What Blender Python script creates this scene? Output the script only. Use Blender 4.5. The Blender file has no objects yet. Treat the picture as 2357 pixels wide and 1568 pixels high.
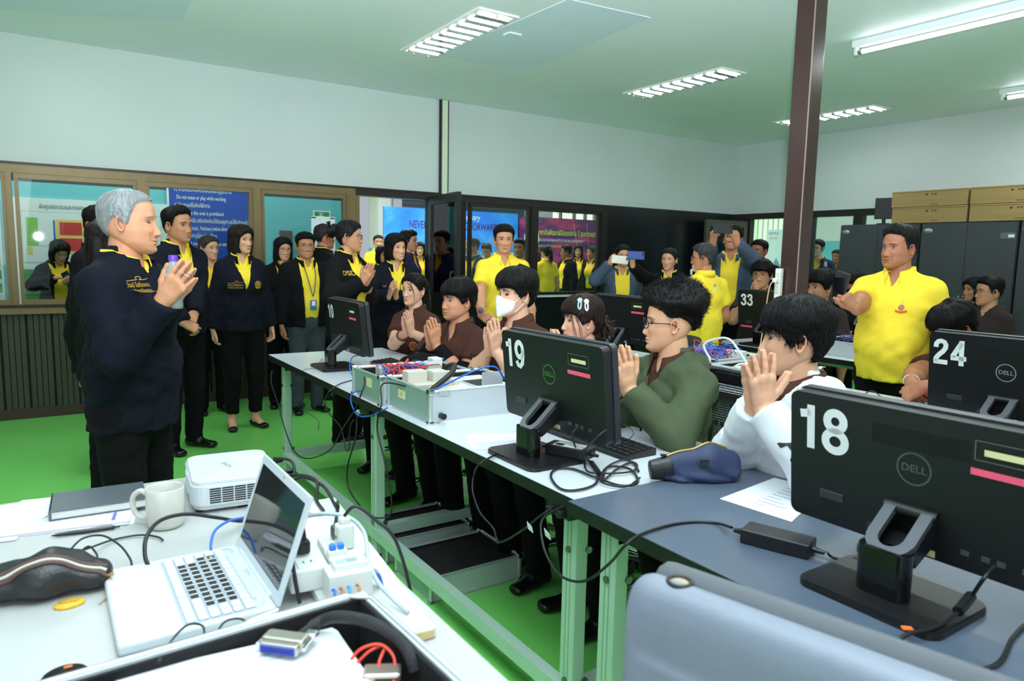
import bpy, bmesh, math, random
import numpy as np
from mathutils import Vector, Matrix, Euler, noise
from mathutils.bvhtree import BVHTree
PI = math.pi
rnd = random.Random(7)
SC = bpy.context.scene
COL = SC.collection

# ------------------------------------------------------------------ camera
CX, CY, FPX = 1178.5, 784.0, 1619.49
YAW, PITCH, ROLL, CAMZ = 0.590201787, 0.120785492, 0.0199449965, 1.40
_f = np.array([math.sin(YAW)*math.cos(PITCH), math.cos(YAW)*math.cos(PITCH), -math.sin(PITCH)])
_r = np.array([math.cos(YAW), -math.sin(YAW), 0.0]); _u = np.cross(_r, _f)
CAM_R = math.cos(ROLL)*_r + math.sin(ROLL)*_u
CAM_U = -math.sin(ROLL)*_r + math.cos(ROLL)*_u
CAM_F = _f
CAM_O = np.array([0.0, 0.0, CAMZ])
cam = bpy.data.objects.new('camera', bpy.data.cameras.new('camera'))
COL.objects.link(cam)
cam.matrix_world = Matrix(((CAM_R[0], CAM_U[0], -CAM_F[0], 0), (CAM_R[1], CAM_U[1], -CAM_F[1], 0),
                           (CAM_R[2], CAM_U[2], -CAM_F[2], CAMZ), (0, 0, 0, 1)))
cam.data.sensor_width = 36.0
cam.data.lens = 36.0*FPX/2357.0
cam.data.clip_start = 0.05
cam.data.dof.use_dof = True
cam.data.dof.focus_distance = 3.0
cam.data.dof.aperture_fstop = 5.0
SC.camera = cam

# where a pixel's sight line meets a plane of the room (measuring tool)
def ray(x, y): return ((x-CX)/FPX)*CAM_R - ((y-CY)/FPX)*CAM_U + CAM_F
def at_plane(x, y, ax, v):
    d = ray(x, y); t = (v-CAM_O[ax])/d[ax]; return CAM_O + t*d
def at_z(x, y, v=0.0): return at_plane(x, y, 2, v)
def at_x(x, y, v): return at_plane(x, y, 0, v)
def at_y(x, y, v): return at_plane(x, y, 1, v)
def at_d(x, y, dep): return CAM_O + dep*ray(x, y)

# ------------------------------------------------------------------ world, lights, exposure
def s2l(c):
    return tuple((v/255/12.92) if v/255 <= 0.04045 else ((v/255+0.055)/1.055)**2.4 for v in c)
W = bpy.data.worlds.new('world'); SC.world = W; W.use_nodes = True
nt = W.node_tree
bg = nt.nodes['Background']
bg.inputs[0].default_value = (0.80, 0.90, 1.0, 1); bg.inputs[1].default_value = 0.5
SC.view_settings.view_transform = 'Standard'; SC.view_settings.look = 'None'
SC.view_settings.exposure = 0.06; SC.view_settings.gamma = 1.0; SC.view_settings.use_curve_mapping = False

def area(name, loc, sx, sy, power, col=(1, 1, 1), rot=(0, 0, 0)):
    l = bpy.data.lights.new(name, 'AREA'); l.shape = 'RECTANGLE'; l.size = sx; l.size_y = sy
    l.energy = power; l.color = col
    o = bpy.data.objects.new(name, l); o.location = loc; o.rotation_euler = rot; COL.objects.link(o); return o
CEIL = 3.02
TROFFERS = [(x, y) for x in (0.25, 2.65, 5.05, 7.41) for y in (4.8, )] + [(x, -0.2) for x in (2.65, 5.05)]
STRIPS = [(x, 2.5) for x in (2.65, 5.10, 7.52)]
for (x, y) in TROFFERS: area('troffer_lamp', (x, y, CEIL-0.02), 0.24, 1.1, 20, (0.93, 0.98, 1.0))
for (x, y) in STRIPS: area('strip_lamp', (x, y, CEIL-0.11), 0.06, 1.15, 14, (0.93, 0.98, 1.0))
# added fill light from the open side behind the photographer, no window there
area('window_daylight', (-1.6, -2.2, 1.9), 3.5, 1.8, 45, (0.90, 0.96, 1.0), (math.radians(78), 0, math.radians(-34)))
# the photographer's flash, turned up to the ceiling
fl = bpy.data.lights.new('camera_flash', 'SPOT'); fl.energy = 1200; fl.spot_size = math.radians(125); fl.spot_blend = 0.8; fl.shadow_soft_size = 0.05; fl.color = (0.86, 0.93, 1.0)
fo = bpy.data.objects.new('camera_flash', fl); fo.location = (0.0, -0.05, 1.55); fo.rotation_euler = (math.radians(180-42), 0, -YAW); COL.objects.link(fo)
area('corridor_fill', (0.6, 7.45, 3.05), 3.0, 0.2, 36, (0.95, 1.0, 0.98))  # added overhead fill that brightens the corridor, no fitting known there
# daylight in the hall behind the glass partition
area('hall_daylight', (5.0, 10.2, 3.9), 7.0, 3.0, 420, (0.95, 0.98, 1.0))
area('side_hall_daylight', (10.0, 4.5, 3.4), 1.6, 4.0, 70, (0.95, 0.98, 1.0))

# ------------------------------------------------------------------ materials
MATS = {}
def mat(key, col=(128, 128, 128), rough=0.5, metal=0.0, bump=None, var=None, emit=None, coat=0.0, trans=0.0, spec=0.5, attr=None, sheen=0.0, alpha=1.0, sss=0.0):
    if key in MATS: return MATS[key]
    m = bpy.data.materials.new(key); m.use_nodes = True; MATS[key] = m
    t = m.node_tree; b = t.nodes['Principled BSDF']; c = s2l(col)
    b.inputs['Base Color'].default_value = (*c, 1); b.inputs['Roughness'].default_value = rough
    b.inputs['Metallic'].default_value = metal; b.inputs['Specular IOR Level'].default_value = spec
    b.inputs['Coat Weight'].default_value = coat; b.inputs['Transmission Weight'].default_value = trans
    b.inputs['Alpha'].default_value = alpha
    if sheen: b.inputs['Sheen Weight'].default_value = sheen
    if sss:
        b.inputs['Subsurface Weight'].default_value = sss; b.inputs['Subsurface Radius'].default_value = (0.012, 0.005, 0.003)
        b.inputs['Subsurface Scale'].default_value = 0.6
    if emit: b.inputs['Emission Color'].default_value = (*s2l(emit[0]), 1); b.inputs['Emission Strength'].default_value = emit[1]
    tc = t.nodes.new('ShaderNodeTexCoord')
    if attr:
        a = t.nodes.new('ShaderNodeVertexColor'); a.layer_name = attr; t.links.new(a.outputs['Color'], b.inputs['Base Color'])
    if var:
        n = t.nodes.new('ShaderNodeTexNoise'); n.inputs['Scale'].default_value = var[0]; n.inputs['Detail'].default_value = 4
        mp = t.nodes.new('ShaderNodeMapping'); t.links.new(tc.outputs['Object'], mp.inputs[0]); t.links.new(mp.outputs[0], n.inputs[0])
        if len(var) > 2: mp.inputs['Scale'].default_value = var[2]
        r = t.nodes.new('ShaderNodeMapRange'); t.links.new(n.outputs[0], r.inputs[0])
        r.inputs[1].default_value = 0.3; r.inputs[2].default_value = 0.7; r.inputs[3].default_value = 1-var[1]; r.inputs[4].default_value = 1+var[1]
        mx = t.nodes.new('ShaderNodeVectorMath'); mx.operation = 'SCALE'; mx.inputs[0].default_value = c
        t.links.new(r.outputs[0], mx.inputs['Scale']); t.links.new(mx.outputs[0], b.inputs['Base Color'])
    if bump:
        n = t.nodes.new('ShaderNodeTexNoise'); n.inputs['Scale'].default_value = bump[0]; n.inputs['Detail'].default_value = 3
        mp = t.nodes.new('ShaderNodeMapping'); t.links.new(tc.outputs['Object'], mp.inputs[0]); t.links.new(mp.outputs[0], n.inputs[0])
        if len(bump) > 2: mp.inputs['Scale'].default_value = bump[2]
        bp = t.nodes.new('ShaderNodeBump'); bp.inputs['Strength'].default_value = bump[1]; bp.inputs['Distance'].default_value = 0.004
        t.links.new(n.outputs[0], bp.inputs['Height']); t.links.new(bp.outputs[0], b.inputs['Normal'])
    return m

def glass_mat(key, tint=(235, 245, 243), ior=1.45):
    if key in MATS: return MATS[key]
    m = bpy.data.materials.new(key); m.use_nodes = True; MATS[key] = m; t = m.node_tree; t.nodes.clear()
    o = t.nodes.new('ShaderNodeOutputMaterial'); mx = t.nodes.new('ShaderNodeMixShader')
    a = t.nodes.new('ShaderNodeBsdfTransparent'); a.inputs[0].default_value = (*s2l(tint), 1)
    g = t.nodes.new('ShaderNodeBsdfGlossy'); g.inputs['Roughness'].default_value = 0.02
    f = t.nodes.new('ShaderNodeFresnel'); f.inputs[0].default_value = ior
    t.links.new(f.outputs[0], mx.inputs[0]); t.links.new(a.outputs[0], mx.inputs[1]); t.links.new(g.outputs[0], mx.inputs[2])
    t.links.new(mx.outputs[0], o.inputs[0]); return m

# ------------------------------------------------------------------ object helpers
def tag(o, label=None, cat=None, group=None, kind=None):
    if label: o['label'] = label
    if cat: o['category'] = cat
    if group: o['group'] = group
    if kind: o['kind'] = kind
    return o
def thing(name, label, cat, loc=(0, 0, 0), rz=0.0, group=None, rot=None):
    o = bpy.data.objects.new(name, None); COL.objects.link(o); o.empty_display_size = 0.1
    o.location = tuple(float(v) for v in loc); o.rotation_euler = rot or (0, 0, rz)
    return tag(o, label, cat, group)
def link_mesh(name, verts, faces, mats, parent=None, smooth=False, mi=None, colors=None, uv=None):
    me = bpy.data.meshes.new(name)
    me.from_pydata(verts if isinstance(verts, list) else verts.tolist(), [], faces if isinstance(faces, list) else faces.tolist())
    for m in (mats if isinstance(mats, (list, tuple)) else [mats]): me.materials.append(m)
    if mi is not None: me.polygons.foreach_set('material_index', np.asarray(mi, dtype=np.int32))
    if smooth is True: me.polygons.foreach_set('use_smooth', np.ones(len(me.polygons), dtype=bool))
    elif smooth is not False: me.polygons.foreach_set('use_smooth', np.asarray(smooth, dtype=bool))
    if colors is not None:
        ca = me.color_attributes.new('Col', 'FLOAT_COLOR', 'POINT')
        c = np.ones((len(me.vertices), 4), dtype=np.float32); c[:, :3] = colors; ca.data.foreach_set('color', c.ravel())
    me.update()
    o = bpy.data.objects.new(name, me); COL.objects.link(o)
    if parent is not None: o.parent = parent
    return o
def copy_tree(o, parent=None):
    c = o.copy(); COL.objects.link(c); c.parent = parent
    for ch in list(o.children): copy_tree(ch, c)
    return c

def catmull(pts, n=8, closed=False):
    P = [np.asarray(p, float) for p in pts]; out = []
    m = len(P)
    for i in range(m if closed else m-1):
        if closed: p0, p1, p2, p3 = P[i-1], P[i], P[(i+1) % m], P[(i+2) % m]
        else: p0, p1, p2, p3 = P[max(i-1, 0)], P[i], P[i+1], P[min(i+2, m-1)]
        for k in range(n):
            t = k/n
            out.append(0.5*((2*p1)+(-p0+p2)*t+(2*p0-5*p1+4*p2-p3)*t*t+(-p0+3*p1-3*p2+p3)*t**3))
    if not closed: out.append(P[-1])
    return out

class MB:
    """collects shapes and links them as one mesh"""
    def __init__(s): s.v = []; s.f = []; s.m = []; s.sm = []
    def add(s, V, F, m=0, smooth=False):
        b = len(s.v); s.v += [tuple(float(c) for c in p) for p in V]
        s.f += [tuple(int(i)+b for i in f) for f in F]; s.m += [m]*len(F); s.sm += [smooth]*len(F); return s
    def box(s, c, d, m=0, M=None, rz=0.0):
        x, y, z = (k/2 for k in d)
        V = np.array([(-x, -y, -z), (x, -y, -z), (x, y, -z), (-x, y, -z), (-x, -y, z), (x, -y, z), (x, y, z), (-x, y, z)], float)
        if rz: 
            cs, sn = math.cos(rz), math.sin(rz); V = V @ np.array([[cs, sn, 0], [-sn, cs, 0], [0, 0, 1]])
        if M is not None: V = V @ np.asarray(M).T
        return s.add(V+np.asarray(c, float), [(0, 3, 2, 1), (4, 5, 6, 7), (0, 1, 5, 4), (1, 2, 6, 5), (2, 3, 7, 6), (3, 0, 4, 7)], m)
    def b2(s, a, b, m=0):
        a = np.asarray(a, float); b = np.asarray(b, float); return s.box((a+b)/2, np.abs(b-a), m)
    def rbox(s, c, d, r=0.004, seg=2, m=0, M=None, rz=0.0):
        bm = bmesh.new(); bmesh.ops.create_cube(bm, size=1.0)
        for v in bm.verts: v.co = Vector((v.co.x*d[0], v.co.y*d[1], v.co.z*d[2]))
        bmesh.ops.bevel(bm, geom=list(bm.edges), offset=min(r, min(d)*0.49), segments=seg, affect='EDGES', profile=0.5)
        V = np.array([v.co for v in bm.verts]); bm.verts.index_update()
        F = [[v.index for v in f.verts] for f in bm.faces]; bm.free()
        if rz:
            cs, sn = math.cos(rz), math.sin(rz); V = V @ np.array([[cs, sn, 0], [-sn, cs, 0], [0, 0, 1]])
        if M is not None: V = V @ np.asarray(M).T
        return s.add(V+np.asarray(c, float), F, m, False)
    def prism(s, out, ax, a, b, m=0, smooth=False):
        """2D outline extruded along axis ax from a to b; outline coords are the two other axes in order"""
        n = len(out); V = []
        for h in (a, b):
            for (p, q) in out:
                V.append({0: (h, p, q), 1: (p, h, q), 2: (p, q, h)}[ax])
        F = [tuple(range(n))[::-1], tuple(range(n, 2*n))]+[(i, (i+1) % n, n+(i+1) % n, n+i) for i in range(n)]
        b0 = len(s.v); s.add(V, F, m)
        if smooth: s.sm[-n:] = [True]*n
        return s
    def tube(s, pts, r, n=6, m=0, closed=False, cap=True, smooth=True):
        P = [np.asarray(p, float) for p in pts]; k = len(P)
        R = r if hasattr(r, '__len__') else [r]*k
        V = []; up = None
        for i in range(k):
            if closed: t = P[(i+1) % k]-P[i-1]
            else: t = P[min(i+1, k-1)]-P[max(i-1, 0)]
            t = t/(np.linalg.norm(t)+1e-12)
            if up is None: up = np.array([0, 0, 1.0]) if abs(t[2]) < 0.9 else np.array([1.0, 0, 0])
            a = np.cross(t, up); a /= (np.linalg.norm(a)+1e-12); up = np.cross(a, t)
            for j in range(n):
                w = 2*PI*j/n; V.append(P[i]+R[i]*(math.cos(w)*a+math.sin(w)*up))
        F = []
        for i in range(k if closed else k-1):
            for j in range(n):
                i2 = (i+1) % k; F.append((i*n+j, i2*n+j, i2*n+(j+1) % n, i*n+(j+1) % n))
        s.add(V, F, m, smooth)
        if cap and not closed: s.add([V[j] for j in range(n)], [tuple(range(n))], m); s.add([V[(k-1)*n+j] for j in range(n)], [tuple(range(n))[::-1]], m)
        return s
    def cyl(s, p0, p1, r, n=12, m=0, r1=None, smooth=True):
        return s.tube([p0, p1], [r, r if r1 is None else r1], n, m, smooth=smooth)
    def lathe(s, prof, n=24, m=0, c=(0, 0, 0), M=None, smooth=True, sx=1.0, sy=1.0):
        V = []; k = len(prof)
        for (r, z) in prof:
            for j in range(n):
                w = 2*PI*j/n; V.append((r*math.cos(w)*sx, r*math.sin(w)*sy, z))
        F = [(i*n+j, i*n+(j+1) % n, (i+1)*n+(j+1) % n, (i+1)*n+j) for i in range(k-1) for j in range(n)]
        if prof[0][0] > 1e-6: F.append(tuple(range(n))[::-1])
        if prof[-1][0] > 1e-6: F.append(tuple((k-1)*n+j for j in range(n)))
        V = np.array(V)
        if M is not None: V = V @ np.asarray(M).T
        return s.add(V+np.asarray(c, float), F, m, smooth)
    def ell(s, c, r, n=12, m=0, M=None):
        return s.lathe([(max(math.sin(PI*i/(n//2+1)), 1e-7), -math.cos(PI*i/(n//2+1))) for i in range(n//2+2)], n, m, c, np.diag(r) if M is None else np.asarray(M) @ np.diag(r))
    def build(s, name, mats, parent=None, smooth=None):
        return link_mesh(name, s.v, s.f, mats, parent, s.sm if smooth is None else smooth, s.m)

def set_world(o, loc, rz=0.0): o.location = tuple(float(v) for v in loc); o.rotation_euler = (0, 0, rz); return o
_TXT = {}
def _arc(cx, cy, rx, ry, a0=0, a1=360, n=28): return [(cx+rx*math.cos(math.radians(a0+(a1-a0)*k/n)), cy+ry*math.sin(math.radians(a0+(a1-a0)*k/n))) for k in range(n+1)]
DIGITS = {'0': [_arc(.3, .5, .2, .425)], '1': [[(.36, 0), (.36, 1)], [(.34, .86), (.27, .80), (.10, .775)]], '2': [[(.11, .66), (.12, .80), (.20, .90), (.30, .925), (.42, .89), (.48, .78), (.47, .66), (.38, .51), (.22, .35), (.13, .22), (.10, .08)], [(.03, .075), (.56, .075)]],
          '3': [[(.10, .72), (.14, .86), (.29, .925), (.44, .88), (.47, .75), (.42, .61), (.24, .54)], [(.24, .54), (.42, .49), (.50, .34), (.46, .17), (.29, .075), (.13, .14), (.08, .29)]], '4': [[(.42, 0), (.42, 1)], [(.42, .93), (.09, .33)], [(.03, .29), (.60, .29)]],
          '8': [_arc(.3, .735, .19, .19), _arc(.3, .285, .225, .21)], '9': [_arc(.3, .665, .205, .26), [(.505, .665), (.505, .46), (.45, .20), (.31, .075), (.18, .11), (.10, .25)]]}
def digit_mesh(txt, size, w=.185):
    """bold sans numerals built as strokes; centred like text_mesh"""
    V = []; F = []; x0 = 0
    for ch in txt:
        for st in DIGITS[ch]:
            n = len(st)
            for k, (a, b) in enumerate(st):
                p0 = st[max(k-1, 0)]; p1 = st[min(k+1, n-1)]
                if st[0] == st[-1] or (abs(st[0][0]-st[-1][0])+abs(st[0][1]-st[-1][1]) < 1e-6):
                    p0 = st[k-1 if k else n-2]; p1 = st[k+1 if k < n-1 else 1]
                tx, ty = p1[0]-p0[0], p1[1]-p0[1]; L = math.hypot(tx, ty); nx, ny = -ty/L*w/2, tx/L*w/2
                V += [(x0+a+nx, b+ny), (x0+a-nx, b-ny)]
                if k: F.append((len(V)-4, len(V)-3, len(V)-1, len(V)-2))
        x0 += .64
    V = np.array(V); V[:, 0] -= (x0-.04)/2; V[:, 1] -= .5
    return np.column_stack([V*size, np.zeros(len(V))]), F
def text_mesh(body, size=1.0, bold=0.0, align='CENTER', shear=0.0, extrude=0.0, lspace=1.0):
    """flat lettering as (verts Nx3, faces), centred; u to the right, v up"""
    key = (body, size, bold, align, shear, extrude, lspace)
    if key in _TXT: return _TXT[key]
    c = bpy.data.curves.new('t', 'FONT'); c.body = body; c.size = size; c.offset = bold*size; c.align_x = align; c.align_y = 'CENTER'
    c.shear = shear; c.resolution_u = 5; c.extrude = extrude; c.space_character = lspace
    o = bpy.data.objects.new('t', c); COL.objects.link(o)
    dg = bpy.context.evaluated_depsgraph_get()
    me = bpy.data.meshes.new_from_object(o.evaluated_get(dg), depsgraph=dg)
    V = np.array([v.co[:] for v in me.vertices]) if len(me.vertices) else np.zeros((0, 3)); F = [tuple(p.vertices) for p in me.polygons]
    bpy.data.objects.remove(o); bpy.data.meshes.remove(me); bpy.data.curves.remove(c)
    _TXT[key] = (V, F); return V, F
def lettering(body, size, origin, right, up, m, parent=None, name='lettering', fit=None, **k):
    """flat lettering lying on a plane; fit = width to scale to"""
    V, F = text_mesh(body, size, **k)
    if not len(V): return None
    if fit:
        w = V[:, 0].max()-V[:, 0].min(); V = V*np.array([fit/w, 1, 1])
    right = np.asarray(right, float); up = np.asarray(up, float); nrm = np.cross(right, up)
    P = np.asarray(origin, float)+V[:, :1]*right+V[:, 1:2]*up+V[:, 2:3]*nrm
    return link_mesh(name, P, F, m, parent)
# ------------------------------------------------------------------ bodies and clothes as blended distance fields
def surface_nets(F, org, h):
    M = F < 0
    c = [(i, j, k) for i in (0, 1) for j in (0, 1) for k in (0, 1)]
    nx, ny, nz = F.shape
    sl = lambda A, o: A[o[0]:nx-1+o[0], o[1]:ny-1+o[1], o[2]:nz-1+o[2]]
    cnt = sum(sl(M, o).astype(np.int8) for o in c)
    act = (cnt > 0) & (cnt < 8)
    idx = -np.ones(act.shape, dtype=np.int64); n = int(act.sum()); idx[act] = np.arange(n)
    I = np.argwhere(act)
    vals = np.stack([F[I[:, 0]+o[0], I[:, 1]+o[1], I[:, 2]+o[2]] for o in c], 1)
    acc = np.zeros((n, 3)); num = np.zeros(n)
    C = np.array(c, float)
    for a in range(8):
        for b in range(a+1, 8):
            if np.abs(C[a]-C[b]).sum() != 1: continue
            fa, fb = vals[:, a], vals[:, b]; x = (fa < 0) != (fb < 0)
            t = fa[x]/(fa[x]-fb[x]); acc[x] += C[a]+t[:, None]*(C[b]-C[a]); num[x] += 1
    V = (I+acc/num[:, None])*h+org
    Q = []
    for ax in range(3):
        o = [0, 0, 0]; o[ax] = 1
        A = M[:nx-o[0], :ny-o[1], :nz-o[2]]; B = M[o[0]:, o[1]:, o[2]:]
        e = A != B
        u, w = [k for k in range(3) if k != ax]
        E = np.argwhere(e); E = E[(E[:, u] > 0) & (E[:, w] > 0)]
        lim = np.array(act.shape); E = E[(E[:, u] < lim[u]) & (E[:, w] < lim[w])]
        def g(du, dw):
            K = E.copy(); K[:, u] -= du; K[:, w] -= dw; return idx[K[:, 0], K[:, 1], K[:, 2]]
        q = np.stack([g(1, 1), g(0, 1), g(0, 0), g(1, 0)], 1)
        ins = A[E[:, 0], E[:, 1], E[:, 2]]
        if ax == 1: ins = ~ins
        q[~ins] = q[~ins][:, ::-1]
        Q.append(q)
    return V, np.concatenate(Q)

A3 = lambda *v: np.array(v, float)
def unit(v): v = np.asarray(v, float); return v/(np.linalg.norm(v)+1e-12)
def bone(p0, p1, r0, r1=None, side=None, f0=False, f1=False, k=0.02, cap=1.0):
    if r1 is None: r1 = r0
    if not hasattr(r0, '__len__'): r0 = (r0, r0)
    if not hasattr(r1, '__len__'): r1 = (r1, r1)
    return dict(p0=np.asarray(p0, float), p1=np.asarray(p1, float), r0=r0, r1=r1, side=side, f0=f0, f1=f1, k=k, cap=cap)

def field(bones, h, carve=None, disp=None, pad=0.03, clip=None):
    lo = np.min([np.minimum(b['p0'], b['p1'])-max(*b['r0'], *b['r1']) for b in bones], 0)-pad
    hi = np.max([np.maximum(b['p0'], b['p1'])+max(*b['r0'], *b['r1']) for b in bones], 0)+pad
    if clip is not None: lo = np.maximum(lo, clip[0]); hi = np.minimum(hi, clip[1])
    n = np.ceil((hi-lo)/h).astype(int)+2
    F = np.full(n, 0.5, dtype=np.float64)
    ax = [lo[i]+h*np.arange(n[i]) for i in range(3)]
    for b in bones:
        R = max(*b['r0'], *b['r1'])+b['k']+3*h
        a0 = np.minimum(b['p0'], b['p1'])-R; a1 = np.maximum(b['p0'], b['p1'])+R
        i0 = np.clip(np.floor((a0-lo)/h).astype(int), 0, n); i1 = np.clip(np.ceil((a1-lo)/h).astype(int)+1, 0, n)
        if (i1 <= i0).any(): continue
        X = ax[0][i0[0]:i1[0], None, None]-b['p0'][0]; Y = ax[1][None, i0[1]:i1[1], None]-b['p0'][1]; Z = ax[2][None, None, i0[2]:i1[2]]-b['p0'][2]
        d = b['p1']-b['p0']; L = np.linalg.norm(d)
        nn = d/L if L > 1e-9 else A3(0, 0, 1)
        s = A3(1, 0, 0) if b['side'] is None else unit(b['side'])
        s = s-nn*(s@nn)
        if np.linalg.norm(s) < 1e-3: s = A3(0, 1, 0)-nn*nn[1]
        s = unit(s); w = np.cross(nn, s)
        c = X*nn[0]+Y*nn[1]+Z*nn[2]
        t = np.clip(c/max(L, 1e-9), 0, 1)
        qa = X*s[0]+Y*s[1]+Z*s[2]; qb = X*w[0]+Y*w[1]+Z*w[2]
        rx = b['r0'][0]+t*(b['r1'][0]-b['r0'][0]); ry = b['r0'][1]+t*(b['r1'][1]-b['r0'][1])
        rm = np.minimum(rx, ry)
        dd = (np.sqrt((qa/rx)**2+(qb/ry)**2+((c-t*L)/(rm*b['cap']))**2)-1)*rm
        if b['f0']: dd = np.maximum(dd, -c)
        if b['f1']: dd = np.maximum(dd, c-L)
        S = F[i0[0]:i1[0], i0[1]:i1[1], i0[2]:i1[2]]
        k = b['k']; hh = np.maximum(k-np.abs(S-dd), 0)/k
        F[i0[0]:i1[0], i0[1]:i1[1], i0[2]:i1[2]] = np.minimum(S, dd)-hh*hh*k*0.25
    G = None
    if disp is not None or carve is not None: G = (ax[0][:, None, None], ax[1][None, :, None], ax[2][None, None, :])
    if disp is not None: F = F+disp(*G)
    if carve is not None: F = np.maximum(F, -carve(*G))
    F[0] = F[-1] = 0.5; F[:, 0] = F[:, -1] = 0.5; F[:, :, 0] = F[:, :, -1] = 0.5
    return surface_nets(F, lo, h)

def ik(S, Wt, l1, l2, pole):
    d = Wt-S; D = np.linalg.norm(d); D2 = min(max(D, abs(l1-l2)+0.02), l1+l2-0.004)
    Wt = S+d/D*D2; n = d/D
    a = (l1*l1-l2*l2+D2*D2)/(2*D2); hh = math.sqrt(max(l1*l1-a*a, 0))
    p = np.asarray(pole, float); p = unit(p-n*(p@n))
    return S+n*a+p*hh, Wt

def rotv(v, axis, ang):
    return np.array(Matrix.Rotation(ang, 3, Vector(axis)) @ Vector(v))

CURLS = {'flat': (4, 6, 4), 'soft': (14, 18, 10), 'relax': (24, 32, 18), 'hold': (48, 62, 35), 'grip': (70, 85, 50), 'clasp': (45, 50, 30)}
def hand_bones(Wp, fd, pn, side, sc=1.0, curl='flat', spread=3.0, thumb='side'):
    """palm, four fingers of different lengths and a thumb from the side of the palm; Wp wrist, fd finger direction, pn direction the palm faces"""
    y = unit(fd); z = -unit(np.asarray(pn, float)-y*(np.asarray(pn, float)@y)); x = np.cross(y, z)
    if side == 'R': x = -x
    T = lambda a, b, c: Wp+sc*(a*x+b*y+c*z)
    B = []; nails = []
    cu = CURLS[curl] if isinstance(curl, str) else curl
    B.append(bone(T(0, -.02, 0), T(0, .03, 0), (sc*.026, sc*.018), (sc*.031, sc*.0155), side=x, k=.012*sc))
    xs = [.0315, .0105, -.0105, -.030]; ln = [.072, .080, .074, .058]; rr = [.0088, .0092, .0088, .0078]; ky = [.086, .090, .087, .080]
    for i in range(4):
        B.append(bone(T(xs[i]*.62, .022, -.001), T(xs[i]*.97, ky[i]-.004, 0), sc*.0135, sc*.0115, k=.010*sc))
    for i in range(4):
        ang = math.radians(spread)*(1.5-i)*-1
        d0 = rotv(y, z, ang if side == 'L' else -ang)
        p = T(xs[i], ky[i]-.008, 0.001); L = ln[i]*sc
        d = d0; ax = np.cross(d0, z); ax = unit(ax)
        for s_, (fr, cdeg) in enumerate(zip((.45, .31, .24), cu)):
            d = rotv(d, ax, -math.radians(cdeg*(1+.06*i)))
            q = p+d*L*fr; r0 = rr[i]*sc*(1-.10*s_); r1 = rr[i]*sc*(1-.10*(s_+1))
            B.append(bone(p, q, r0, r1, k=.0035*sc if s_ else .008*sc)); p = q
        nails.append((p-d*.004*sc+np.cross(d, ax)*-.007*sc*(-1), d))
    if thumb == 'side': dirs = [(.72, .66, -.16), (.38, .90, -.14), (.20, .97, -.10)]
    elif thumb == 'up': dirs = [(.86, .45, -.10), (.70, .70, -.05), (.60, .80, 0)]
    elif thumb == 'close': dirs = [(.45, .80, -.30), (.12, .97, -.18), (.02, .99, -.08)]
    else: dirs = [(.55, .62, -.55), (-.05, .80, -.60), (-.45, .75, -.45)]
    p = T(.020, .020, -.006); r = .0135
    B.append(bone(T(.010, .030, -.004), T(.022, .050, -.007), sc*.015, sc*.013, k=.010*sc))
    for s_, (dv, L) in enumerate(zip(dirs, (.042, .033, .026))):
        d = unit(dv[0]*x+dv[1]*y+dv[2]*z); q = p+d*L*sc
        B.append(bone(p, q, sc*r, sc*r*.88, k=.010*sc if s_ == 0 else .004*sc)); p = q; r *= .88
    nails.append((p-d*.003*sc+z*.007*sc+x*.003*sc, d))
    return B, nails

# ------------------------------------------------------------------ heads
_zc = np.array([-.115, -.108, -.098, -.085, -.070, -.050, -.030, -.010, .010, .030, .045])
_w = np.array([.018, .032, .044, .0525, .0590, .0645, .0680, .0700, .0718, .0730, .0735])
_fr = np.array([.070, .080, .0860, .0855, .0850, .0870, .0875, .0850, .0860, .0880, .0865])
_bk = np.array([.030, .012, -.006, -.024, -.044, -.066, -.084, -.096, -.103, -.105, -.104])
_zd = np.linspace(-.115, .045, 321)
def _smooth(a, n=15):
    e = np.concatenate([2*a[0]-a[n:0:-1], a, 2*a[-1]-a[-2:-n-2:-1]]); k = np.hanning(2*n+1); return np.convolve(e, k/k.sum(), 'valid')
WD, FD, BD = (_smooth(np.interp(_zd, _zc, a)) for a in (_w, _fr, _bk))
def G2(x, z, cx, cz, sx, sz): return np.exp(-((x-cx)/sx)**2-((z-cz)/sz)**2)
def sstep(a, b, x):
    t = np.clip((x-a)/(b-a), 0, 1); return t*t*(3-2*t)

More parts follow.
